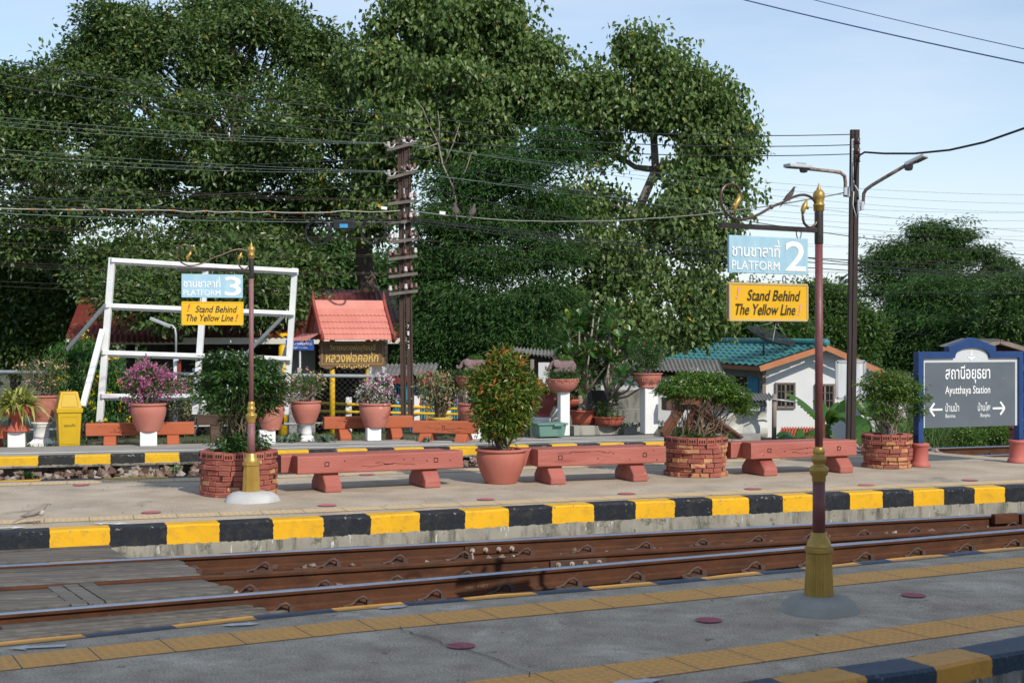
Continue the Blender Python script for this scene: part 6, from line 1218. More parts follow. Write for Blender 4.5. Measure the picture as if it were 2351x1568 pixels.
e = shed('grey metal lean to behind the buffer stop at the end of the far platform', P(1505, 975, 29.5), P(1640, 978, 29.5), P(1640, 968, 31), P(1505, 966, 31), -2.2, ROOFG, GW, 16)
e = shed('rust red corrugated roof just above the middle bench, below the white house', P(1785, 1008, 33.2), P(1885, 1006, 33.2), P(1885, 981, 35.5), P(1795, 981, 35.5), -2.2, surf('rust_sheet', (.40, .07, .025), (.48, .11, .04), 2, .7, .2, 20), DARKW, 14)
e = shed('small red roofed lean to at the right of the white house', P(1985, 880, 43), P(2075, 884, 43), P(2075, 858, 45), P(1990, 856, 45), -2.2, surf('rust_sheet2', (.30, .06, .03), (.36, .09, .05), 2, .7, .2, 20), GW, 12)
e = shed('grey blue roofed low shed behind the small planter shrub', P(1975, 905, 39), P(2080, 908, 39), P(2080, 890, 41), P(1980, 888, 41), -2.2, surf('slate_sheet', (.12, .14, .18), (.17, .19, .24), 2, .7, .2, 20), SHW, 12)
# dark timber house at the far right
TIMB = surf('dark_plank', (.03, .022, .018), (.06, .045, .036), 4, .9, .3, 20, stretch=(6, 6, .5)); RG2 = P(2295, 780, 46); e = thing('timber_house', 'dark timber house with a grey gable roof at the right edge', 'house', (RG2.x, RG2.y, -2.25)); A0 = P(2235, 800, 46); B0 = P(2420, 818, 46)
for a, b in ((A0, RG2), (B0, RG2)): m = MB(); corr(m, a, a + V(1.0, 7, 0), b + V(1.0, 7, 0), b, 24, .025); m.build('roof', ROOFG, e, world=True)
m = MB(); m.bar(A0 + V(0, -.03, -.06), RG2 + V(0, -.03, -.06), .05, .14); m.bar(RG2 + V(.002, -.03, -.06), B0 + V(0, -.03, -.06), .05, .14); m.build('bargeboard', WOODF, e, world=True)
m = MB(); m.prism([(A0.x + .3, -2.3), (B0.x - .3, -2.3), (B0.x - .3, B0.z - .02), (RG2.x, RG2.z - .14), (A0.x + .3, A0.z - .02)], (0, 46.5, 0), X_, Z_, -.1); m.build('wall', TIMB, e, world=True)
m = MB(); corr(m, P(2225, 846, 45), P(2420, 852, 45), P(2420, 838, 46.4), P(2235, 834, 46.4), 24, .02); m.build('lean_to_roof', RED, e, world=True)
# ---------------------------------------------------------------- tarp hut
TARP = surf('dirty_tarp', (.62, .61, .58), (.50, .49, .46), 2.5, .8, .5, 6, c3=(.50, .36, .26), c3s=2.0, c3t=.66, dist=.05); BAN = surf('grey_banner', (.16, .16, .165), (.22, .22, .225), 4, .8, .1, 20)
c = P(1700, 1000, 30); e = thing('tarp_hut', 'makeshift hut of dirty white tarp under grey sheets, behind the buffer stop', 'hut', (c.x, c.y, -2.0)); rr = random.Random(5); n = 14; vs = []
for j in range(n + 1):
    for i in range(n + 1):
        t, s = i / n, j / n; p = P(1630 + 128 * t + 6 * s, 920 + 82 * s + 3 * math.sin(t * 7), 30); p.y += .07 * math.sin(t * 11 + s * 3) + .05 * math.sin(s * 9 + t * 4) + rr.uniform(-.01, .01); vs.append(p)
m = MB(); m.add(vs, [(j * (n + 1) + i, j * (n + 1) + i + 1, (j + 1) * (n + 1) + i + 1, (j + 1) * (n + 1) + i) for j in range(n) for i in range(n)], 0, True); m.build('tarp', TARP, e, world=True)
m = MB(); a, b = P(1712, 931, 29.8), P(1757, 931, 29.8); m.box(((a.x + b.x) / 2, 29.8, a.z), (b.x - a.x, .02, .24)); bn = m.build('banner', BAN, e, world=True)
lettering([('วาดสามก', a.x - e.location.x + .04, .01, .34, .075, 0), ('หมะลด ล', a.x - e.location.x + .04, -.10, .34, .075, 0)], [LW], bn, V(0, 29.79 - e.location.y, a.z - e.location.z), X_, Z_, .004)
m = MB(); corr(m, P(1640, 921, 29.6), P(1778, 919, 29.6), P(1765, 903, 31.2), P(1640, 903, 31.2), 18, .02); m.build('roof', ROOFG, e, world=True)
m = MB(); m.tube([P(1777, 1012, 29.5), P(1778, 905, 29.5)], .05, 8); m.build('post', WOODF, e, world=True); m = MB(); m.tube([P(1770, 916, 29.4), P(1830, 923, 29.6)], .02, 6); m.build('pipe', GALV, e, world=True)
m = MB(); m.bar(P(1655, 1012, 30.3), P(1830, 1014, 30.3), .5, .14); m.build('sill', DARKW, e, world=True)
# ---------------------------------------------------------------- telegraph pole
POLE = surf('pole_rust', (.055, .032, .026), (.09, .055, .045), 5, .75, .3, 40, stretch=(3, 3, .6)); ARM = surf('old_arm', (.10, .085, .075), (.17, .15, .13), 5, .9, .3, 40); INS = paint('brown_insulator', (.16, .085, .07), .3); INSW = paint('white_insulator', (.55, .48, .46), .3); LETP = paint('pole_white', (.75, .75, .72), .7)
Yp = 28.7; c = P(935, 962, Yp); e = thing('telegraph_pole', 'tall telegraph pole of two rusty rails with nine insulator cross arms, numbered 71-2', 'utility pole', (c.x, c.y, c.z - .2))
for ub, ut, w in ((927, 919, 11), (943, 934, 12)):
    m = MB(); a, b = P(ub, 975, Yp), P(ut, 318, Yp); d = (b - a).normalized(); kk = Yp / F
    m.bar(a, b, .02, w * kk * .9, up=X_); m.bar(a + V(-w * kk * .45, 0, 0), b + V(-w * kk * .45, 0, 0), .10, .02, up=X_); m.bar(a + V(w * kk * .45, 0, 0), b + V(w * kk * .45, 0, 0), .07, .025, up=X_); m.build('rail_leg', POLE, e, world=True)
for v in (700, 745, 790, 835, 880, 925): t = (962 - v) / 644; u = 935 - 8.5 * t; m = MB(); m.box(P(u, v, Yp), (.19, .03, .045)); m.build('batten', POLE, e, world=True)
armv = [337, 402, 465, 510, 553, 592, 632, 672]
for i, v in enumerate(armv):
    t = (962 - v) / 644; u = 935 - 8.5 * t; tl = 9 if i < 2 else 4; m = MB(); a, b = P(u - 39, v + tl, Yp - .25), P(u + 27, v - tl, Yp - .02); m.bar(a, b, .07, .06); ar = m.build('cross_arm', ARM, e, world=True)
    for j, f in enumerate((.06, .25, .60, .80, .95)):
        if (i * 5 + j) % 6 == 4: continue
        p = a.lerp(b, f) + V(0, 0, .03); mt = INSW if (i * 3 + j * 5) % 7 in (0, 3) else INS; q = MB(); q.lathe([(.012, 0), (.012, .03), (.038, .032), (.040, .075), (.030, .085), (.032, .11), (.028, .135), (.010, .14)], p - e.location, 10, smooth=True); q.build('insulator', mt, ar)
    if i < 2:
        q = MB()
        for f in (.1, .7, .9): p = a.lerp(b, f) - e.location; q.tube([p + V(-.12, -.02, .14), p + V(-.04, -.02, .05), p + V(.06, -.02, .03), p + V(.12, -.02, .12)], .016, 6)
        q.build('tie_bracket', GALV, ar)
m = MB(); m.bar(P(938.5, 795, Yp - .06), P(941, 735, Yp - .06), .004, .055, up=Y_); m.build('number_plate', POLE, e, world=True)
x0 = P(936, 0, Yp).x - e.location.x
for i, ch in enumerate(('7', '1', '-', '2')): lettering([(ch, x0 + .003 * i, (P(0, 755 + i * 15, Yp).z - e.location.z), .035 if ch != '-' else .03, .085 if ch != '-' else .016, 0, 0, .02)], [LETP], e, V(0, -.085, 0), X_, Z_, .004, 'painted_digit')
# ---------------------------------------------------------------- lamp pole at the right
Yl = 24.0; c = P(1950, 1020, Yl); POLE2 = surf('lamp_pole_steel', (.028, .02, .018), (.048, .034, .03), 5, .75, .3, 40, stretch=(3, 3, .6)); e = thing('lamp_pole', 'dark steel lamp pole with two street light arms rising behind the right bench', 'lamp pole', (c.x, c.y, -.4)); kk = Yl / F
for du, w in ((-4.5, 7), (5, 8)):
    m = MB(); a, b = P(1951 + du, 1030, Yl), P(1961 + du, 299, Yl); m.bar(a, b, .12, w * kk, up=X_); m.bar(a + V(0, -.03, 0), b + V(0, -.03, 0), .03, w * kk * 1.6, up=X_); m.build('rail_leg', POLE2, e, world=True)
LAMPG = surf('lamp_grey', (.42, .45, .48), (.52, .55, .58), 6, .45, .1, 30); LAMPD = surf('lamp_dark', (.10, .105, .11), (.14, .145, .15), 6, .5, .1, 30); RUSTP = surf('rusted_pipe', (.20, .13, .10), (.34, .31, .29), 9, .7, .3, 40, c3=(.15, .06, .03), c3s=6, c3t=.5)
def lamp(arm, h0, h1, h2, Ya, tilt):
    m = MB(); m.tube([P(u, v, Y) for u, v, Y in arm], .030, 10); ar = m.build('lamp_arm', RUSTP, e, world=True)
    a, b = P(*h0), P(*h1); d = (b - a).normalized(); m = MB(); m.bar(a - e.location, b - e.location, .20, .06); hd = m.build('lamp_head', LAMPG, ar, .015)
    m = MB()
    for i in range(7): p = a.lerp(b, .45 + i * .06) + V(0, 0, .035); m.bar(p - e.location + V(0, -.09, 0), p - e.location + V(0, .09, 0), .008, .035)
    m.build('cooling_fins', LAMPG, ar); s = d.cross(Y_).normalized(); s = s if s.z < 0 else -s
    m = MB(); m.bar(a.lerp(b, .06) + s * .034 - e.location, a.lerp(b, .60) + s * .034 - e.location, .15, .012); m.build('lamp_glass', LAMPD, ar)
    q = P(*h2); m = MB(); m.lathe([(.02, -.06), (.06, -.05), (.075, .0), (.07, .05)], q - e.location, 12); m.build('lamp_collar', LAMPD, ar)
lamp([(1940, 452, 23.9), (1941, 420, 23.85), (1939, 405, 23.8), (1930, 397, 23.75), (1912, 394, 23.7), (1855, 388, 23.5)], (1806, 380, 23.3), (1858, 384, 23.5), (1845, 389, 23.5), 0, 0)
lamp([(1981, 470, 23.9), (1983, 445, 23.85), (1988, 436, 23.8), (2003, 425, 23.7), (2040, 403, 23.5), (2083, 378, 23.2)], (2126, 357, 23.0), (2082, 378, 23.2), (2086, 384, 23.2), 0, 0)
m = MB(); m.box(P(1941, 440, 23.85), (.05, .06, .13)); m.box(P(1946.5, 441, 23.9), (.05, .1, .17)); m.box(P(1980, 473, 23.85), (.05, .06, .14)); m.box(P(1972, 472, 23.9), (.06, .1, .18)); m.build('arm_clamp', LAMPG, e, .004, world=True)
m = MB(); m.tube([P(1958, 320, 23.85), P(1956, 440, 23.85)], .022, 8); m.build('cable_conduit', LAMPG, e, world=True)
for v in (325, 348, 366): m = MB(); m.lathe([(.02, -.05), (.05, -.045), (.03, -.01), (.05, 0), (.03, .01), (.05, .045), (.02, .05)], P(1969, v, 23.8) - e.location, 12); m.build('insulator', paint('dark_insulator', (.07, .03, .03), .3), e)
m = MB(); m.tube([P(1960, 440, 23.8), P(1958, 470, 23.8), P(1966, 500, 23.75), P(1974, 470, 23.7), P(1972, 440, 23.75), P(1962, 425, 23.8), P(1960, 415, 23.8)], .010, 6); m.build('drip_loop', LAMPG, e, world=True)
# white empty sign box behind the lamp pole
p = P(1950, 1012, 24.9); e = thing('sign_box', 'blank white metal sign box on a thin white post behind the lamp pole', 'sign', (p.x, p.y, -.4)); m = MB(); a, b = P(1921, 915, 24.9), P(1985, 830, 24.9); m.box(((a.x + b.x) / 2, 24.95, (a.z + b.z) / 2), (b.x - a.x, .12, b.z - a.z)); m.build('face_panel', surf('old_white_panel', (.66, .68, .70), (.50, .52, .54), 4, .6, .1, 30, c3=(.32, .31, .30), c3s=3, c3t=.62, stretch=(3, 3, .5)), e, world=True)
m = MB()
for x0, x1, z0, z1 in ((a.x, b.x, a.z, a.z), (a.x, b.x, b.z, b.z), (a.x, a.x, a.z, b.z), (b.x, b.x, a.z, b.z), ((a.x + b.x) / 2, (a.x + b.x) / 2, a.z, b.z)): m.bar(V(x0, 24.9, z0), V(x1, 24.9, z1), .05, .04, up=Y_)
m.build('edge_frame', GALV, e, world=True); m = MB(); m.tube([P(1944, 1020, 24.85), P(1945, 905, 24.85)], .025, 8); m.build('post', FRW, e, world=True)
p = P(1878, 1012, 26); e = thing('rail_stub', 'short rusty rail stub standing upright just left of the near sign post', 'post', (p.x, p.y, -.5)); m = MB(); m.box((.05, 0, .22), (.14, .1, .95)); m.box((-.03, -.03, .22), (.04, .14, .94)); m.build('stub', RB, e)
# ---------------------------------------------------------------- trees
TBARK = surf('tree_bark', (.075, .058, .045), (.13, .105, .085), 3, .95, .6, 14, dist=.04, stretch=(1, 1, .35)); TBARKP = surf('pale_tree_bark', (.20, .165, .135), (.30, .26, .215), 3, .95, .6, 14, dist=.04, stretch=(1, 1, .35))
T_DARK = leafmat('dark_tree_leaf', [(0, (.033, .075, .018)), (.45, (.070, .128, .030)), (.85, (.118, .182, .048)), (.985, (.17, .22, .07)), (1, (.34, .26, .03))], .25, .38, .45, (.08, .16, .02))
T_PEEP = leafmat('peepal_leaf', [(0, (.045, .092, .022)), (.45, (.10, .172, .040)), (.85, (.16, .235, .07)), (.988, (.21, .27, .09)), (1, (.52, .36, .03))], .32, .42, .4, (.16, .26, .03))
T_TAM = leafmat('tamarind_leaf', [(0, (.026, .076, .020)), (.5, (.052, .128, .032)), (.9, (.085, .172, .045)), (1, (.09, .16, .04))], .28, .5, .3, (.07, .16, .02))
T_FAR = leafmat('far_tree_leaf', [(0, (.028, .075, .018)), (.5, (.055, .125, .03)), (.9, (.09, .17, .042)), (1, (.14, .21, .055))], .28, .5, .3, (.10, .20, .03))
T_BRT = leafmat('bright_tree_leaf', [(0, (.03, .075, .015)), (.5, (.06, .13, .025)), (1, (.11, .19, .04))], .32, .45, .35, (.16, .28, .04))
def tree(name, label, cat, base, trunk, lobes, ncl, per, sig, Lf, Wf, mat, bark, seed, style='out', inner=.42, group=None, twigs=140, tr=.3, limb=.13, droop=.1, fold=.2, mid=.42, bough=1.0):
    rng = np.random.default_rng(seed); e = thing(name, label, cat, base, 0, group); b = np.array(base)
    lb = [(l[0] - b[0], l[1] - b[1], l[2] - b[2], l[3], l[4], l[5]) for l in lobes]; sub = []; sp = []
    for i, l in enumerate(lb):       # boughs: smaller leafy heads on the skin of each lobe
        R_ = np.array(l[3:6]); k = int(max(6, min(22, 9 * (R_.mean() / bough) ** 1.3)))
        for _ in range(k):
            d = ball(rng, 1)[0]; r = bough * rng.uniform(.42, .85); rr_ = rng.uniform(.45, 1.0); c_ = np.array(l[:3]) + d * np.maximum(R_ - r * .55, .1) * rr_; sub.append((*c_, r, r, r * rng.uniform(.55, .8))); sp.append(i)
    sub = np.array(sub); w = sub[:, 3] ** 2; q = rng.choice(len(sub), size=ncl, p=w / w.sum()); d = nrm(ball(rng, ncl) + np.array([0, 0, .35])); rad = .62 + .42 * rng.random(ncl) ** .6
    c = sub[q, :3] + d * rad[:, None] * sub[q, 3:6]; pick = np.array(sp)[q]
    out = rng.random(ncl) < .13; c[out] += d[out] * sig * rng.uniform(.8, 2.6, (out.sum(), 1))
    a = leaf_cloud(rng, c, d, per, sig, Lf, Wf, style); leaves('crown', *a, mat, e, droop=droop, fold=fold, mid=mid)
    m = MB(); tp = [np.array(p) - b for p in trunk]; n = len(tp); m.tube(tp, [tr * (1 - .55 * i / (n - 1)) for i in range(n)], 10); top = tp[-1]; ends = []
    for l in lb:
        j = min(range(n), key=lambda i: np.linalg.norm(tp[i] - np.array(l[:3])) + (0 if i else 2)); q = wig(rng, tp[j], np.array(l[:3]) + np.array([0, 0, -l[5] * .1]), 4, .06); m.tube(q, [limb, limb * .8, limb * .6, limb * .42, limb * .25], 6); ends.append(q)
    for i in rng.choice(len(c), min(twigs, len(c)), replace=False):
        q = ends[pick[i]]; s = q[rng.integers(1, 5)]; m.tube(wig(rng, s, c[i], 3, .08, .03), [limb * .30, limb * .2, limb * .12, limb * .05], 4, caps=False)
    m.build('trunk', bark, e); return e
def LB(Y, *ls, dy=0): return [lob(u, v, Y + (l[0] if l else 0), r, r2, ry=min(r, r2) * 1.1) for (u, v, r, r2, *l) in ls]
gz = lambda p: V(p.x, p.y, ground_z(p.x, p.y))
def up_from(u, Y, pts): g = P(u, 900, Y); return [V(g.x, g.y, ground_z(g.x, g.y) - .1)] + [P(a, b, c) for a, b, c in pts]
t = up_from(600, 42, [(610, 700, 42), (600, 560, 42), (560, 420, 42)])
tree('broad_tree', 'huge dark green broad crowned tree filling the left of the picture', 'tree', t[0], t,
     LB(41, (345, 130, 120, 110, 0), (310, 70, 70, 60, 1), (540, 120, 170, 130, 0), (590, 50, 110, 60, 1), (470, 40, 60, 50, 2), (190, 245, 120, 110, -1), (180, 130, 80, 70, 0), (250, 60, 60, 60, 0), (60, 230, 80, 60, 0), (20, 200, 50, 40, 0), (760, 130, 70, 60, 1), (800, 190, 60, 90, 1), (640, 60, 70, 50, 1), (115, 225, 50, 50, 0), (420, 320, 190, 160, -2.2), (640, 300, 150, 160, -2), (735, 230, 80, 110, 0), (690, 130, 60, 50, 1), (70, 360, 110, 100, -1), (250, 430, 170, 120, -2.5), (20, 290, 50, 50, 0), (520, 510, 150, 110, -2), (100, 530, 140, 110, -1), (330, 590, 110, 80, -3), (440, 650, 60, 70, -3.5), (240, 610, 70, 60, -3), (640, 520, 100, 90, -1), (720, 430, 100, 110, -1), (-90, 450, 120, 160, 0), (610, 690, 50, 60, -5), (380, 700, 60, 50, -8.5), (470, 680, 70, 60, -8), (560, 680, 70, 50, -8), (650, 700, 40, 40, -6), (430, 640, 80, 50, -7), (560, 620, 80, 60, -7), (690, 640, 60, 50, -4), (300, 680, 34, 40, -8)), 5200, 30, .20, .17, .088, T_DARK, TBARK, 101, 'out', .40, bough=.85, twigs=320, tr=.42, limb=.16)
t = up_from(30, 44, [(40, 760, 44), (60, 680, 44)])
tree('broad_tree', 'low dark shrubby tree at the left edge, under the huge broad crowned tree', 'tree', t[0], t, LB(43, (40, 690, 120, 110, 0), (130, 740, 70, 70, 0), (-60, 780, 90, 110, 0), (90, 620, 80, 60, 0), (60, 800, 70, 50, 0)), 1000, 30, .20, .18, .09, T_DARK, TBARK, 102, twigs=60, tr=.2)
t = up_from(845, 40, [(852, 700, 40), (838, 620, 40), (835, 540, 40), (900, 380, 40), (970, 250, 40)])
tree('peepal_tree', 'tall bright peepal tree with yellowing leaves behind the telegraph pole, cut by the top edge', 'tree', t[0], t,
     LB(39, (980, 80, 130, 110, 0), (1110, 60, 130, 100, 0), (1215, 130, 64, 60, 0), (880, 160, 70, 110, 0), (1010, 230, 150, 110, -1), (1160, 220, 110, 80, 0), (930, 320, 90, 90, -1), (1060, 330, 120, 80, -.5), (1240, 235, 66, 66, 0), (870, 400, 70, 80, -.5), (1050, -40, 190, 70, 0), (850, 490, 60, 60, -.5), (840, 330, 60, 80, .5)), 3100, 20, .19, .165, .12, T_PEEP, TBARK, 103, 'droop', .38, group=None, bough=.8, twigs=260, tr=.34, limb=.12, mid=.35)
t = up_from(1435, 40, [(1440, 760, 40), (1420, 640, 40), (1400, 560, 40), (1465, 485, 40), (1505, 390, 40), (1500, 300, 40)])
tree('peepal_tree', 'bright peepal tree with a visible forked trunk at the right of the tree line', 'tree', t[0], t,
     LB(39, (1465, 150, 60, 70, 0), (1545, 190, 80, 70, 0), (1372, 190, 40, 60, 0), (1375, 265, 60, 60, 0), (1480, 255, 110, 66, 0), (1600, 250, 100, 70, 0), (1660, 235, 45, 40, 0), (1630, 340, 80, 60, 0), (1665, 320, 36, 40, 0), (1380, 350, 60, 50, .6), (1600, 420, 100, 70, -.5), (1680, 460, 44, 50, 0), (1400, 470, 60, 50, 1.2), (1560, 520, 120, 80, -1), (1640, 560, 60, 70, 0), (1380, 580, 80, 70, -1), (1490, 640, 130, 90, -1.5), (1610, 670, 70, 70, -1), (1350, 690, 60, 60, -1), (1450, 750, 110, 60, -2), (1560, 755, 70, 45, -2), (1640, 735, 44, 34, -2), (1320, 480, 70, 70, 0), (1300, 250, 60, 60, 0), (1330, 200, 34, 44, 0), (1465, 100, 28, 28, 0), (1655, 262, 40, 34, 0), (1680, 300, 22, 24, 0), (1690, 352, 18, 24, 0), (1665, 405, 34, 30, 0), (1600, 190, 50, 36, 0)), 2150, 19, .20, .165, .12, T_PEEP, TBARKP, 104, 'droop', .36, bough=.75, twigs=300, tr=.22, limb=.10, mid=.35)
t = up_from(1050, 36, [(1052, 830, 36), (1040, 740, 36.2), (1015, 660, 36.2), (1060, 560, 36.4), (1100, 480, 36.6)])
tree('tamarind_tree', 'dark feathery tamarind tree right of the telegraph pole, in front of the peepal trees', 'tree', t[0], t,
     LB(36.2, (1080, 430, 100, 60, 0), (1200, 400, 100, 60, 0), (1010, 520, 70, 60, 0), (1130, 520, 110, 60, 0), (1240, 500, 90, 60, .5), (1020, 600, 70, 50, 0), (1140, 610, 120, 60, -.5), (1270, 600, 80, 60, 0), (1000, 690, 70, 50, -.5), (1120, 700, 110, 60, -1), (1240, 700, 90, 60, -.5), (1010, 770, 70, 40, -.7), (1120, 790, 90, 45, -1), (1220, 780, 70, 40, -1), (1280, 340, 60, 50, .5), (960, 620, 40, 50, 0), (985, 830, 45, 30, -.5)), 2700, 30, .22, .17, .04, T_TAM, TBARK, 105, 'flat', .35, bough=.8, twigs=240, tr=.26, limb=.10, droop=.25, fold=.1)
# bare pale branches in front of the peepal
b = P(1045, 480, 35.6); e = thing('bare_branch', 'pale leafless branches sticking out of the tamarind above the telegraph wires', 'branch', b); rng = np.random.default_rng(9); m = MB(); k = 35.6 / F
for path in ([(1055, 500), (1040, 430), (1020, 380), (1005, 330), (985, 290)], [(1020, 380), (1040, 330), (1055, 285)], [(1005, 330), (980, 340), (958, 345)], [(1040, 430), (1070, 390), (1078, 350)], [(985, 290), (970, 250), (955, 230)], [(1005, 330), (1010, 290), (1002, 255)]):
    pts = [P(u + rng.normal() * 2, v, 35.6) - b for u, v in path]; m.tube(pts, [.035 * (1 - .17 * i) if path[0] == (1055, 500) else .016 * (1 - .2 * i) for i in range(len(pts))], 6)
m.build('branches', TBARKP, e)
# background trees standing behind, seen in the gaps
for i, (u, Y, ls, mt, lab) in enumerate(((150, 56, ((60, 690, 150, 90), (200, 700, 150, 90), (120, 790, 200, 70), (-80, 740, 120, 110)), T_DARK, 'dark tree mass seen under the left crown, behind the temple hall roof, leftmost'), (470, 58, ((400, 700, 150, 80), (560, 690, 140, 70), (480, 790, 200, 70)), T_DARK, 'dark tree behind the middle of the temple hall roof'), (820, 60, ((760, 720, 120, 80), (900, 720, 120, 80), (800, 640, 70, 60), (880, 650, 60, 60), (730, 600, 60, 50), (830, 820, 160, 50), (1000, 780, 90, 60)), T_FAR, 'low far tree seen between the trunks behind the shrine board'), (1250, 58, ((1150, 770, 130, 70), (1300, 760, 130, 70), (1430, 770, 130, 60), (1240, 840, 180, 50)), T_DARK, 'dark low tree behind the frangipani and the shed'))):
    t = up_from(u, Y, [(u, 800, Y), (u + 10, 740, Y)]); tree('background_tree', lab, 'tree', t[0], t, LB(Y, *[(*l, 0) for l in ls]), 520, 34, .35, .30, .17, mt, TBARK, 200 + i, bough=1.5, twigs=30, tr=.25, limb=.1)
# right hand trees
t = up_from(2170, 74, [(2165, 760, 74), (2150, 680, 74)])
tree('spreading_tree', 'tall lacy topped tree on the right skyline behind the station name board', 'tree', t[0], t, LB(74, (2060, 575, 50, 26, 0), (2105, 540, 40, 26, 0), (2150, 530, 36, 22, 0), (2205, 545, 44, 24, 0), (2250, 580, 44, 26, 0), (2015, 615, 40, 30, 0), (2290, 610, 44, 24, 0), (2180, 575, 60, 24, 0), (2100, 585, 60, 24, 0), (2150, 600, 110, 50, -1), (2040, 660, 60, 50, -1), (2300, 660, 60, 50, -1), (2180, 660, 90, 50, -2)), 1150, 30, .32, .24, .07, T_FAR, TBARK, 301, 'flat', .35, bough=.75, twigs=220, tr=.35, limb=.16, droop=.2)
t = up_from(2140, 66, [(2140, 820, 66), (2140, 760, 66)])
tree('spreading_tree', 'dense dark feathery tree directly behind the station name board', 'tree', t[0], t, LB(66, (2110, 680, 80, 60, 0), (2200, 690, 80, 60, 0), (2060, 740, 60, 60, 0), (2150, 760, 100, 70, -1), (2240, 770, 80, 60, -1), (2120, 830, 110, 50, -1), (2220, 840, 90, 40, -1), (2020, 800, 50, 50, 0)), 1500, 34, .30, .26, .06, T_TAM, TBARK, 302, 'flat', .38, twigs=60, tr=.3, droop=.2)
t = up_from(2345, 62, [(2345, 800, 62), (2345, 720, 62)])
tree('spreading_tree', 'leafy tree cut off by the right edge, above the timber house', 'tree', t[0], t, LB(62, (2330, 690, 50, 60, 0), (2310, 750, 60, 50, 0), (2400, 680, 70, 90, 0), (2370, 770, 70, 60, 0), (2290, 800, 50, 40, 0)), 900, 30, .26, .23, .09, T_FAR, TBARK, 303, 'out', .4, twigs=50, tr=.25)
t = up_from(1900, 62, [(1900, 800, 62), (1900, 750, 62)])
tree('leafy_tree', 'bright green bushy tree between the two poles, behind the white house', 'tree', t[0], t, LB(62, (1890, 695, 55, 40, 0), (1800, 715, 46, 34, 0), (1760, 700, 40, 30, 0), (1850, 690, 36, 24, 0), (1940, 720, 50, 40, 0), (1850, 740, 50, 40, 0), (1910, 770, 70, 40, -1), (1980, 760, 50, 50, -1), (1820, 780, 40, 30, -1), (1960, 820, 60, 40, -1)), 900, 32, .24, .2, .10, T_BRT, TBARK, 304, 'out', .4, twigs=50, tr=.2)
t = up_from(1770, 58, [(1770, 800, 58), (1770, 760, 58)])
tree('leafy_tree', 'low green tree behind the satellite dish and the near yellow warning board', 'tree', t[0], t, LB(58, (1740, 745, 50, 30, 0), (1790, 755, 40, 26, 0), (1700, 770, 60, 30, 0), (1780, 790, 60, 26, 0), (1840, 800, 50, 20, 0)), 600, 32, .24, .2, .10, T_BRT, TBARK, 305, 'out', .4, twigs=30, tr=.2)
t = up_from(1700, 66, [(1700, 790, 66), (1700, 740, 66)])
tree('leafy_tree', 'dark green tree behind the right end of the peepal tree', 'tree', t[0], t, LB(66, (1660, 760, 70, 50, 0), (1730, 790, 60, 40, 0), (1600, 790, 80, 40, 0)), 420, 34, .3, .26, .12, T_FAR, TBARK, 306, 'out', .4, twigs=20, tr=.2)
# coconut palm far off
b = gz(P(1917, 900, 80)); e = thing('palm_tree', 'small far palm top left of the lamp pole, above the bushy tree', 'tree', b); top = P(1917, 665, 80) - b; m = MB(); m.tube([(0, 0, 0), top * .5 + V(.1, 0, 0), top], [.22, .17, .14], 8); m.build('trunk', TBARK, e); rng = np.random.default_rng(17)
n = 26; az = np.arange(n) * 2.4; el = rng.uniform(-.2, 1.2, n); D = np.stack([np.cos(az) * np.cos(el), np.sin(az) * np.cos(el), np.sin(el)], 1); Ps = []; Ds = []
for i in range(n):
    for j in range(16):
        s = (j + 1) / 16 * 1.7; p = np.array(top) + D[i] * s + np.array([0, 0, -.28 * s * s])
        for sd in (-1, 1): q = np.cross(D[i], [0, 0, 1.]); Ps.append(p); Ds.append(D[i] * .7 + q * sd * .6 + np.array([0, 0, -.5]))
Ps = np.array(Ps); leaves('crown', Ps, np.array(Ds), rng.normal(size=Ps.shape) * .3 + np.array([0, 0, 1.]), np.full(len(Ps), .5), np.full(len(Ps), .06), T_FAR, e)
# yellow trumpet bushes by the fence
def tbush(label, base, ls, seed, nf):
    b = gz(base); e = shrub('trumpet_bush', label, 'shrub', b, [lob(*l) for l in ls], 190, 20, .09, .10, .036, L_TEC, 20, .02, style='droop', seed=seed, spread=.15, fork=2); rng = np.random.default_rng(seed); lb = loc_lobes([lob(*l) for l in ls], b); c, d, _ = clumps_in(rng, lb, 200, .9); w = np.where(d[:, 1] < .2)[0][:nf]; flowers(rng, e, c[w] + d[w] * .06, 9, .045, .065, F_YEL)
tbush('tall yellow trumpet flower bush behind the yellow bin', P(165, 960, 24.6), [(150, 820, 24.8, 36, 34), (190, 810, 24.8, 34, 34), (175, 870, 24.6, 44, 34), (200, 920, 24.6, 40, 30), (140, 900, 24.6, 34, 26), (210, 850, 24.8, 20, 26)], 71, 20)
tbush('yellow trumpet flower bush between the legs of the white billboard frame', P(265, 960, 24.6), [(255, 850, 24.8, 26, 26), (270, 890, 24.6, 40, 32), (240, 920, 24.6, 34, 28), (285, 930, 24.7, 36, 26), (250, 960, 24.4, 44, 20)], 72, 22)
b = gz(P(430, 950, 24.8)); shrub('pale_bush', 'pale green variegated bush behind the bare dark bench and the fence', 'shrub', b, [lob(425, 920, 24.9, 30, 34), (lob(455, 935, 24.9, 24, 20)), lob(430, 890, 25.2, 22, 20)], 110, 18, .07, .05, .025, L_VAR, 10, .015, seed=73, spread=.1)
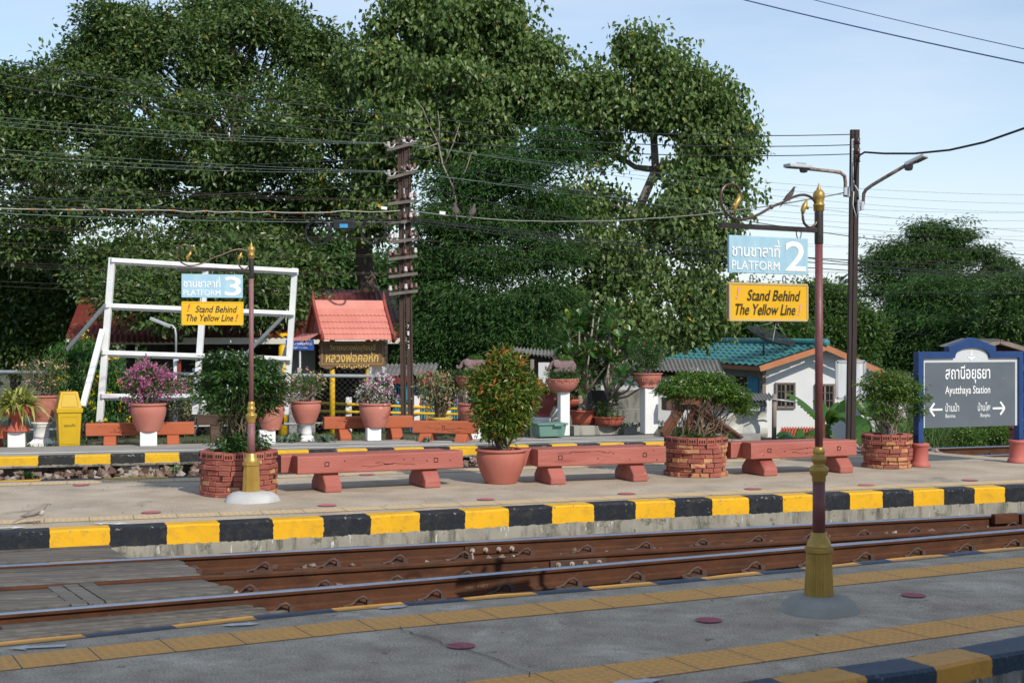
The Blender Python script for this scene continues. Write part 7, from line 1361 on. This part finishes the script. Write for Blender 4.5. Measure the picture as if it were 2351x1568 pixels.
# ---------------------------------------------------------------- banana plants
BAN_L = leafmat('banana_leaf', [(0, (.02, .08, .012)), (.5, (.045, .13, .02)), (1, (.09, .19, .03))], .38, .4, .45, (.18, .32, .03)); BAN_S = surf('banana_stem', (.10, .16, .04), (.17, .22, .07), 5, .6, .1, 20)
def banana(label, u, Y, lv, seed):
    g = P(u, 1010, Y); b = V(g.x, g.y, ground_z(g.x, g.y)); e = thing('banana_plant', label, 'plant', b, 0, 'banana plants below the embankment'); rng = np.random.default_rng(seed); m = MB(); heart = P(u, lv[0], Y) - b; m.tube([V(0, 0, 0), heart * .6, heart], [.11, .09, .05], 10); m.build('stem', BAN_S, e)
    for (u1, v1, ud, sag, w, dy) in lv[1]:
        s = np.array(heart); t = np.array(P(u1, v1, Y + dy) - b); k = 30; n = np.array([0, -.55, .85]) ; pts = []
        for i in range(k + 1): x = i / k; p = s + (t - s) * x; p[2] += sag * math.sin(math.pi * x * .9); pts.append(p)
        m = MB(); vs = []; cut = 0
        for i, p in enumerate(pts):
            x = i / k; d = pts[min(i + 1, k)] - pts[max(i - 1, 0)]; d /= np.linalg.norm(d); sd = np.cross(d, n); sd /= np.linalg.norm(sd); nn = np.cross(sd, d); pr = 0 if x < .14 else math.sin(math.pi * min(1, (x - .14) / .88) ** .75) ** .6
            ww = w * pr + .008; j = rng.uniform(-.02, .03) * w * 2; vs += [V(*(p + sd * (ww + j) - nn * ww * .25 + nn * .02 * math.sin(i * 2.1))), V(*(p + sd * ww * .5 + nn * ww * .10)), V(*p), V(*(p - sd * ww * .5 + nn * ww * .10)), V(*(p - sd * (ww - j) - nn * ww * .25 + nn * .02 * math.cos(i * 2.7)))]
        fs = []
        for i in range(k):
            for c in range(4):
                if c in (0, 3) and rng.random() < .05: continue   # wind torn strips
                fs.append((i * 5 + c, i * 5 + c + 1, (i + 1) * 5 + c + 1, (i + 1) * 5 + c))
        m.add(vs, fs, 0, True); m.build('leaf', BAN_L, e)
banana('banana plant with two big raised leaves in front of the white house', 1902, 29, (985, [(1803, 905, 0, .1, .17, -.6), (1972, 905, 0, .14, .17, -.4), (1950, 985, 0, .32, .16, -1), (1870, 925, 0, .2, .12, .8), (1925, 925, 0, .05, .13, 1.0), (1885, 1012, 0, .2, .12, -.8), (1915, 948, 0, .15, .10, -.8), (1945, 950, 0, .2, .12, .5)]), 81)
banana('low banana plant with arching leaves above the right bench, left of the near post', 1838, 27, (1024, [(1786, 1010, 0, .16, .14, -.4), (1800, 1030, 0, .22, .15, -.8), (1878, 1012, 0, .22, .14, -.5), (1862, 1030, 0, .20, .13, -.8), (1836, 985, 0, .02, .1, .4)]), 82)
banana('banana plant right of the lamp pole, behind the small planter', 1992, 27.5, (968, [(1966, 905, 0, .1, .13, .2), (2045, 950, 0, .22, .16, .3), (2100, 1012, 0, .30, .17, -.5), (1958, 1000, 0, .2, .14, -.6), (1968, 940, 0, .12, .12, -.3), (2030, 925, 0, .12, .13, .6), (2000, 900, 0, .05, .11, .6), (2060, 1000, 0, .25, .15, -.8), (1970, 1030, 0, .15, .13, -1)]), 83)
# ---------------------------------------------------------------- tall grass and low cover
GRASS = leafmat('tall_grass', [(0, (.035, .075, .016)), (.5, (.065, .125, .030)), (.85, (.11, .17, .05)), (.96, (.16, .20, .08)), (1, (.36, .30, .16))], .3, .55, .3, (.16, .24, .05))
rng = np.random.default_rng(91); n = 9000; ys_ = rng.random(n) ** 1.3 * 9; xs = 6.35 + ys_ * .25 + rng.random(n) * 7; ys = 24.1 + (xs - 6.6) * .36 + ys_; zs = np.array([ground_z(a, b) for a, b in zip(xs, ys)]); az = rng.uniform(0, 6.28, n); el = rng.uniform(.9, 1.5, n)
D = np.stack([np.cos(az) * np.cos(el), np.sin(az) * np.cos(el), np.sin(el)], 1)
tag(blades('grass', np.stack([xs, ys, zs - .02], 1), D, rng.normal(size=(n, 3)), rng.uniform(.5, 1.15, n), rng.uniform(.016, .032, n), GRASS, prof=lambda t: 1 - t ** 1.5 + .02, droop=rng.uniform(.1, .6, n), k=4), 'tall green grass growing behind the station name board', 'grass', kind='stuff')
n = 5000; xs = rng.uniform(-12, 4, n); ys = 21.9 + (xs + 7.7) * .3 + rng.uniform(.1, 3.2, n); zs = np.array([ground_z(a, b) for a, b in zip(xs, ys)]); az = rng.uniform(0, 6.28, n); el = rng.uniform(.5, 1.5, n); D = np.stack([np.cos(az) * np.cos(el), np.sin(az) * np.cos(el), np.sin(el)], 1)
tag(blades('grass', np.stack([xs, ys, zs - .02], 1), D, rng.normal(size=(n, 3)), rng.uniform(.06, .2, n), rng.uniform(.008, .018, n), GRASS, prof=lambda t: 1 - t ** 1.5 + .02, droop=.4, k=3), 'short weeds and grass under the benches behind the far platform', 'grass', kind='stuff')
n = 3500; ys = 33 + rng.uniform(0, 12, n); xs = ys * .245 + rng.uniform(0, 8, n); zs = np.array([ground_z(a, b) for a, b in zip(xs, ys)]); az = rng.uniform(0, 6.28, n); el = rng.uniform(.8, 1.5, n); D = np.stack([np.cos(az) * np.cos(el), np.sin(az) * np.cos(el), np.sin(el)], 1)
tag(blades('grass', np.stack([xs, ys, zs - .02], 1), D, rng.normal(size=(n, 3)), rng.uniform(.6, 1.6, n), rng.uniform(.02, .05, n), GRASS, prof=lambda t: 1 - t ** 1.5 + .02, droop=rng.uniform(.1, .6, n), k=4), 'rank grass on the slope below the right hand houses', 'grass', kind='stuff')
for i, (u, v, Y, r, lab) in enumerate(((2290, 1005, 25.0, 34, 'low leafy bush in the tall grass under the right half of the name board'), (2215, 1015, 24.8, 26, 'low leafy bush in the tall grass under the middle of the name board'), (2125, 1015, 25.2, 22, 'low leafy bush in the tall grass behind the left foot of the name board'))):
    b = gz(P(u, v, Y)); shrub('low_bush', lab, 'shrub', b, [lob(u, v - 10, Y, r, 20), lob(u + r * .6, v, Y, r * .7, 14)], 90, 20, .07, .055, .03, L_SHRUB2, 8, .012, seed=95 + i, spread=.1)
# ---------------------------------------------------------------- overhead wires
WBLK = surf('black_cable', (.012, .013, .015), (.02, .022, .025), 5, .5, 0); WGRN = surf('bare_green_wire', (.09, .13, .115), (.13, .17, .155), 5, .5, 0); WBRN = surf('rusty_wire', (.04, .028, .022), (.06, .042, .034), 5, .7, 0); WLT = surf('pale_cable', (.36, .345, .31), (.30, .285, .26), 5, .6, 0); TAPE = paint('orange_tape', (.45, .18, .06), .7); WBLU = surf('blue_wire', (.05, .08, .22), (.07, .10, .28), 5, .5, 0)
def wire(label, a, b, r, mat, sag=0, group='overhead wires', n=22, wave=0, name='overhead_wire', seed=0):
    a, b = Vector(a), Vector(b); rr = random.Random(label + str(seed)); e_ = MB(); pts = []
    for i in range(n + 1):
        t = i / n; p = a.lerp(b, t) - V(0, 0, 4 * sag * t * (1 - t) * 1.0)
        if wave and 0 < i < n: p.z += rr.uniform(-wave, wave)
        pts.append(p)
    mid_ = pts[n // 2]; e_.tube([p - mid_ for p in pts], r, 5, caps=False); o = e_.build(name, mat); o.location = mid_; tag(o, label, 'wire', group); return o, pts
# three wires from the lamp pole to the upper left
for v1, v0, s in ((309, 132, 'topmost'), (333, 163, 'middle'), (354, 189, 'lowest')): wire(s + ' of the three black wires running from the lamp pole top to the upper left', P(-60, v0 - 4, 17), P(1962, v1, 23.9), .008, WBLK, .32)
# wires from the insulator arms
names = ['topmost', 'second', 'third', 'fourth', 'fifth', 'sixth', 'seventh', 'lowest']
for i, v in enumerate(armv):
    t = (962 - v) / 644; u = 935 - 8.5 * t
    for j, du in enumerate((-34, -14, 18)):
        if i > 1 and j == 1 and i % 2: continue
        a = P(u + du, v - (8 if i < 2 else 6), 28.5); k = 1.13 + .012 * j; va = 762 - (762 - a.z * 0 - (v - 6)) * k
        wire(f'wire from the {names[i]} cross arm of the telegraph pole to the left', a, P(-60, va + (j * 15 if i < 2 else j * 6) - 10, 24.0), .0045 if i < 2 else .0032, WGRN if i < 2 else WBRN, .05 + .03 * j, group=f'left wires of cross arm {i + 1}', seed=j)
        if i > 1 and (j == 1 or i > 4 and j == 2): continue
        vb = 700 - (762 - v) * (.62 - .03 * j) + (12 if i < 2 else 30 - i * 2) + j * 7
        wire(f'wire from the {names[i]} cross arm of the telegraph pole to the right', a, P(2420, vb, 46), .004 if i < 2 else .003, WGRN if i < 2 else WBRN, .25 + .05 * j, group=f'right wires of cross arm {i + 1}', seed=j)
# thicker cables
for lab, a, b, r, mt, sg in (('black cable reaching the telegraph pole just below its top arm', P(-60, 394, 24), P(920, 361, 28.6), .0081, WBLK, .05), ('black cable reaching the telegraph pole just below its second arm', P(-60, 461, 24), P(922, 424, 28.6), .0081, WBLK, .05),
        ('thick black cable along the left just above the taped pale cable', P(-60, 440, 24), P(922, 496, 28.6), .0099, WBLK, .1), ('blue black cable along the left crossing the taped pale cable', P(-60, 456, 24), P(922, 505, 28.5), .0099, WBLK, .12), ('pale grey cable below the taped cable at the left', P(-60, 487, 24), P(922, 510, 28.5), .0081, WGRN, .06),
        ('black cable sagging from the telegraph pole neck down to the right', P(938, 362, 28.6), P(2420, 590, 46), .0116, WBLK, .3), ('black cable from below the second arm down to the right edge', P(938, 424, 28.6), P(2420, 640, 46), .0116, WBLK, .4), ('bright edged black cable running right behind the near platform sign', P(938, 500, 28.5), P(2420, 612, 44), .0116, WBLK, .25), ('double black cable running right through the far trees', P(938, 505, 28.5), P(2420, 626, 44), .0128, WBLK, .25), ('lowest black cable running right through the far trees', P(938, 510, 28.5), P(2420, 636, 44), .0116, WBLK, .3),
        ('dark cable drooping across the far right tree at mid height', P(938, 560, 28.5), P(2420, 672, 46), .0104, WBLK, .35), ('single dark cable above the name board crossing behind the near post', P(1640, 722, 48), P(2420, 792, 44), .0093, WBLK, .05), ('thin dark cable crossing the far right trees below the others', P(1500, 668, 52), P(2420, 742, 48), .0081, WBLK, .1),
        ('upper thin blue wire across the top right sky', P(1780, -22, 20), P(2420, 128, 17), .0058, WBLU, .02), ('lower thicker blue wire across the top right sky', P(1620, -22, 20), P(2420, 160, 16), .0087, WBLU, .03), ('faint thin wire above the far right trees, upper', P(1700, 455, 55), P(2420, 538, 60), .0070, WBRN, .1), ('faint thin wire above the far right trees, lower', P(1700, 500, 55), P(2420, 556, 60), .0070, WBRN, .1)):
    wire(lab, a, b, r, mt, sg)
# pale taped cable to the pole, then on to the lamp pole and away to the right
o, pts = wire('pale cable tied with orange tape along the left, reaching the telegraph pole', P(-60, 476, 24), P(918, 484, 28.5), .011, WLT, .05, wave=.022, n=26)
m = MB()
for i in range(3, 25, 2): m.tube([pts[i] - o.location + V(-.05, 0, 0), pts[i] - o.location + V(.05, 0, 0)], .016, 6)
m.build('tape_bands', TAPE, o)
o2, pts2 = wire('pale cable sagging from the telegraph pole to the lamp pole, with birds on it', P(942, 484, 28.5), P(1938, 443, 23.9), .011, WLT, .34, wave=.006, n=30)
m = MB(); k = 23.8 / F; q = [P(1963, 425, 23.8), P(1966, 385, 23.75), P(1972, 358, 23.7), P(1985, 350, 23.6), P(2030, 353, 23.2), P(2100, 353, 22.6), P(2180, 345, 21.8), P(2260, 327, 21), P(2360, 292, 20), P(2440, 258, 19.2)]
m.tube([p - q[4] for p in q], .017, 6); o = m.build('overhead_wire', WBLK); o.location = q[4]; tag(o, 'thick black cable curving up from the lamp pole to the right edge', 'wire', 'overhead wires')
# splice box and coils on the left
p = P(790, 517, 26.3); e = thing('splice_box', 'black splice box with a blue label hanging left of the telegraph pole', 'box', p); m = MB(); m.box((0, 0, 0), (.40, .12, .17)); b_ = m.build('box_body', WBLK, e, .02); m = MB(); m.box((0, -.063, -.02), (.15, .006, .07)); m.build('blue_label', paint('label_blue', (.05, .32, .62), .5), b_)
m = MB(); m.tube([V(-.2, 0, .02), V(-.26, 0, -.05), V(-.5, 0, .0)], .012, 5); m.tube([V(.2, 0, .02), V(.3, 0, -.06), V(.6, 0, .05)], .012, 5)
m.tube([V(-.15, 0, .08), V(-.15, 0, .16)], .01, 5); m.tube([V(.15, 0, .08), V(.15, 0, .16)], .01, 5); m.build('box_leads', WBLK, e)
for u, v, lab in ((730, 535, 'coil of black cable left of the splice box'), (857, 530, 'coil of black cable right of the splice box, beside the telegraph pole')):
    p = P(u, v, 26.3); e = thing('cable_coil', lab, 'cable coil', p, 0, 'coils of spare cable'); rr = random.Random(u); m = MB()
    for i in range(5): r = .225 + rr.uniform(-.012, .014); ox, oz = rr.uniform(-.012, .012), rr.uniform(-.012, .012); m.tube([V(ox + r * math.cos(t), rr.uniform(-.012, .012), oz + r * 1.03 * math.sin(t)) for t in [2 * math.pi * j / 30 for j in range(31)]], .010, 5)
    m.build('coil', WBLK, e)
for u, v, lab in ((882, 478, 'small white cable tag left of the telegraph pole'), (1016, 489, 'small white cable tag right of the telegraph pole')):
    p = P(u, v, 26.5); m = MB(); m.box((0, 0, 0), (.11, .01, .055), Matrix.Rotation(R(8), 3, 'Y')); o = m.build('cable_tag', LW); o.location = p; tag(o, lab, 'tag', 'cable tags')
# ---------------------------------------------------------------- birds
BIRD = surf('dove_back', (.20, .165, .14), (.30, .26, .225), 30, .85, .2, 60, stretch=(40, 6, 6)); BIRDB = surf('dove_breast', (.36, .33, .32), (.44, .42, .41), 20, .85, .1, 60); BEAK = paint('bird_beak', (.10, .12, .14), .5); EYE = paint('bird_eye', (.01, .01, .012), .2); LEGP = paint('bird_leg', (.45, .25, .22), .6)
def bird(label, loc, rz, s, dark, perched):
    e = thing('bird', label, 'bird', loc, rz); mt = BIRD if not dark else surf('dark_dove', (.07, .055, .05), (.11, .09, .085), 20, .85, .1, 60); z0 = .035 if not perched else .0
    nodes = [(0, 0, z0 + .055, .030), (.035, 0, z0 + .062, .030), (.062, 0, z0 + .088, .018), (.078, 0, z0 + .108, .0155), (.090, 0, z0 + .110, .012), (-.035, 0, z0 + .042, .024), (-.070, 0, z0 + .022, (.014, .010)), (-.115, 0, z0 + .000, (.012, .005)), (-.160, 0, z0 - .020, (.008, .003))]
    if perched: nodes = [(x * .8, y, z0 + .02 + (z - z0) * 1.0 + x * .45, r) for x, y, z, r in nodes]
    nodes = [(x * s, y * s, z * s, tuple(k * s for k in r) if isinstance(r, tuple) else r * s) for x, y, z, r in nodes]
    body = skin('bird_body', nodes, [(0, 1), (1, 2), (2, 3), (3, 4), (0, 5), (5, 6), (6, 7), (7, 8)], mt, e, 2); hx, _, hz, _ = nodes[4]
    m = MB(); m.tube([(hx + .006 * s, 0, hz), (hx + .016 * s, 0, hz - .002 * s), (hx + .026 * s, 0, hz - .006 * s)], [.005 * s, .0035 * s, .001 * s], 6); m.build('beak', BEAK, body)
    for sy in (-1, 1): m = MB(); m.sphere((nodes[3][0] + .006 * s, sy * .0135 * s, nodes[3][2] + .004 * s), .0026 * s, nu=8, nv=6); m.build('eye', EYE, body)
    for sy in (-1, 1):
        m = MB(); a = Vector(nodes[1][:3]); t = Vector(nodes[6][:3]); q = [a + V(.005, sy * .026, .008) * s, a.lerp(t, .4) + V(0, sy * .030, .004) * s, a.lerp(t, .8) + V(0, sy * .020, .006) * s, t + V(-.03, sy * .006, .004) * s]; m.tube(q, [.008 * s, .020 * s, .014 * s, .002 * s], 10); w = m.build('wing', mt, e)
    for sy in (-1, 1):
        m = MB(); x = .004 + .012 * sy
        if not perched:
            m.tube([(x * s, sy * .014 * s, .045 * s), ((x + .006) * s, sy * .014 * s, .022 * s), (x * s, sy * .014 * s, .003 * s)], .0026 * s, 5)
            for t in (-.5, 0, .5): m.tube([(x * s, sy * .014 * s, .003 * s), ((x + .018 * math.cos(t)) * s, (sy * .014 + .018 * math.sin(t)) * s, .0015 * s)], .0018 * s, 4)
        else: m.tube([(x * s, sy * .01 * s, .03 * s), (x * s, sy * .01 * s, .0)], .003 * s, 5)
        m.build('leg', LEGP, e)
    if not dark: m = MB(); m.sphere(Vector(nodes[1][:3]) + V(.008, 0, -.008) * s, .0285 * s, sc=(1.0, .98, 1.05)); m.build('breast', BIRDB, body)
    return e
bird('small barred dove standing on the middle platform near the left edge', V(*G(80, 1203.5)), R(15), 1.25, False, False)
def on(pts, u):
    k = (u - CU) / F
    for a, b in zip(pts, pts[1:]):
        fa, fb = a.x - k * a.y, b.x - k * b.y
        if fa <= 0 <= fb: return a.lerp(b, fa / (fa - fb)) + V(0, 0, .02)
for u, rz, lab in ((1046, 100, 'left bird of two perched on the cable right of the telegraph pole'), (1085, 70, 'right bird of two perched on the cable right of the telegraph pole'), (1812, 20, 'dark bird perched on the cable just behind the near sign post scroll')): bird(lab, on(pts2, u), R(rz), 1.5, True, True)
# ---------------------------------------------------------------- small marks: cracks, chalk, litter
CRK = paint('crack_dark', (.11, .10, .09), .95)
m = MB(); rr = random.Random(4); path = [(918, 1440), (940, 1452), (975, 1462), (1010, 1474), (1035, 1483), (1062, 1490), (1100, 1502), (1150, 1520), (1195, 1540), (1215, 1556)]
for (a, b), (c_, d) in zip(path, path[1:]):
    p, q = G(a, b), G(c_, d); mdl = p.lerp(q, .5) + V(rr.uniform(-.03, .03), rr.uniform(-.03, .03), 0)
    for s, t_ in ((p, mdl), (mdl, q)): d_ = (t_ - s).normalized(); n_ = V(-d_.y, d_.x, 0) * rr.uniform(.002, .0055); m.add([s - n_ + V(0, 0, .0092), t_ - n_ + V(0, 0, .0092), t_ + n_ + V(0, 0, .0092), s + n_ + V(0, 0, .0092)], [(0, 1, 2, 3)])
m.build('surface_crack', CRK, near)
CHK = paint('chalk_mark', (.24, .16, .09), .9); dd = (NR[3] - NR[2]).normalized(); p = at_u(NR, 1092); nn = V(dd.y, -dd.x, 0)
lettering([('54E1', 0, 0, .10, .024, 0, .2), ('บพม', -.10, 0, .07, .02, 0, .2)], [CHK], nearrail, V(p.x, p.y, zr - .11) + nn * .012 - nearrail.location, dd, Z_, .004, 'chalk_marks')
LEAFD = leafmat('fallen_leaf', [(0, (.18, .11, .05)), (.6, (.30, .20, .09)), (1, (.45, .36, .2))], 0, .8, .2)
rng = np.random.default_rng(44); n = 90; ps = []
for _ in range(n):
    g = G(rng.uniform(-50, 2400), rng.uniform(1095, 1190)); ps.append((g.x, g.y, .006))
tag(leaves('leaf_litter', np.array(ps), np.append(rng.normal(size=(n, 2)), np.zeros((n, 1)), 1), np.tile([0, 0, 1.], (n, 1)), rng.uniform(.015, .04, n), rng.uniform(.012, .03, n), LEAFD, fold=.1), 'tiny fallen leaves scattered over the middle platform', 'litter', kind='stuff')
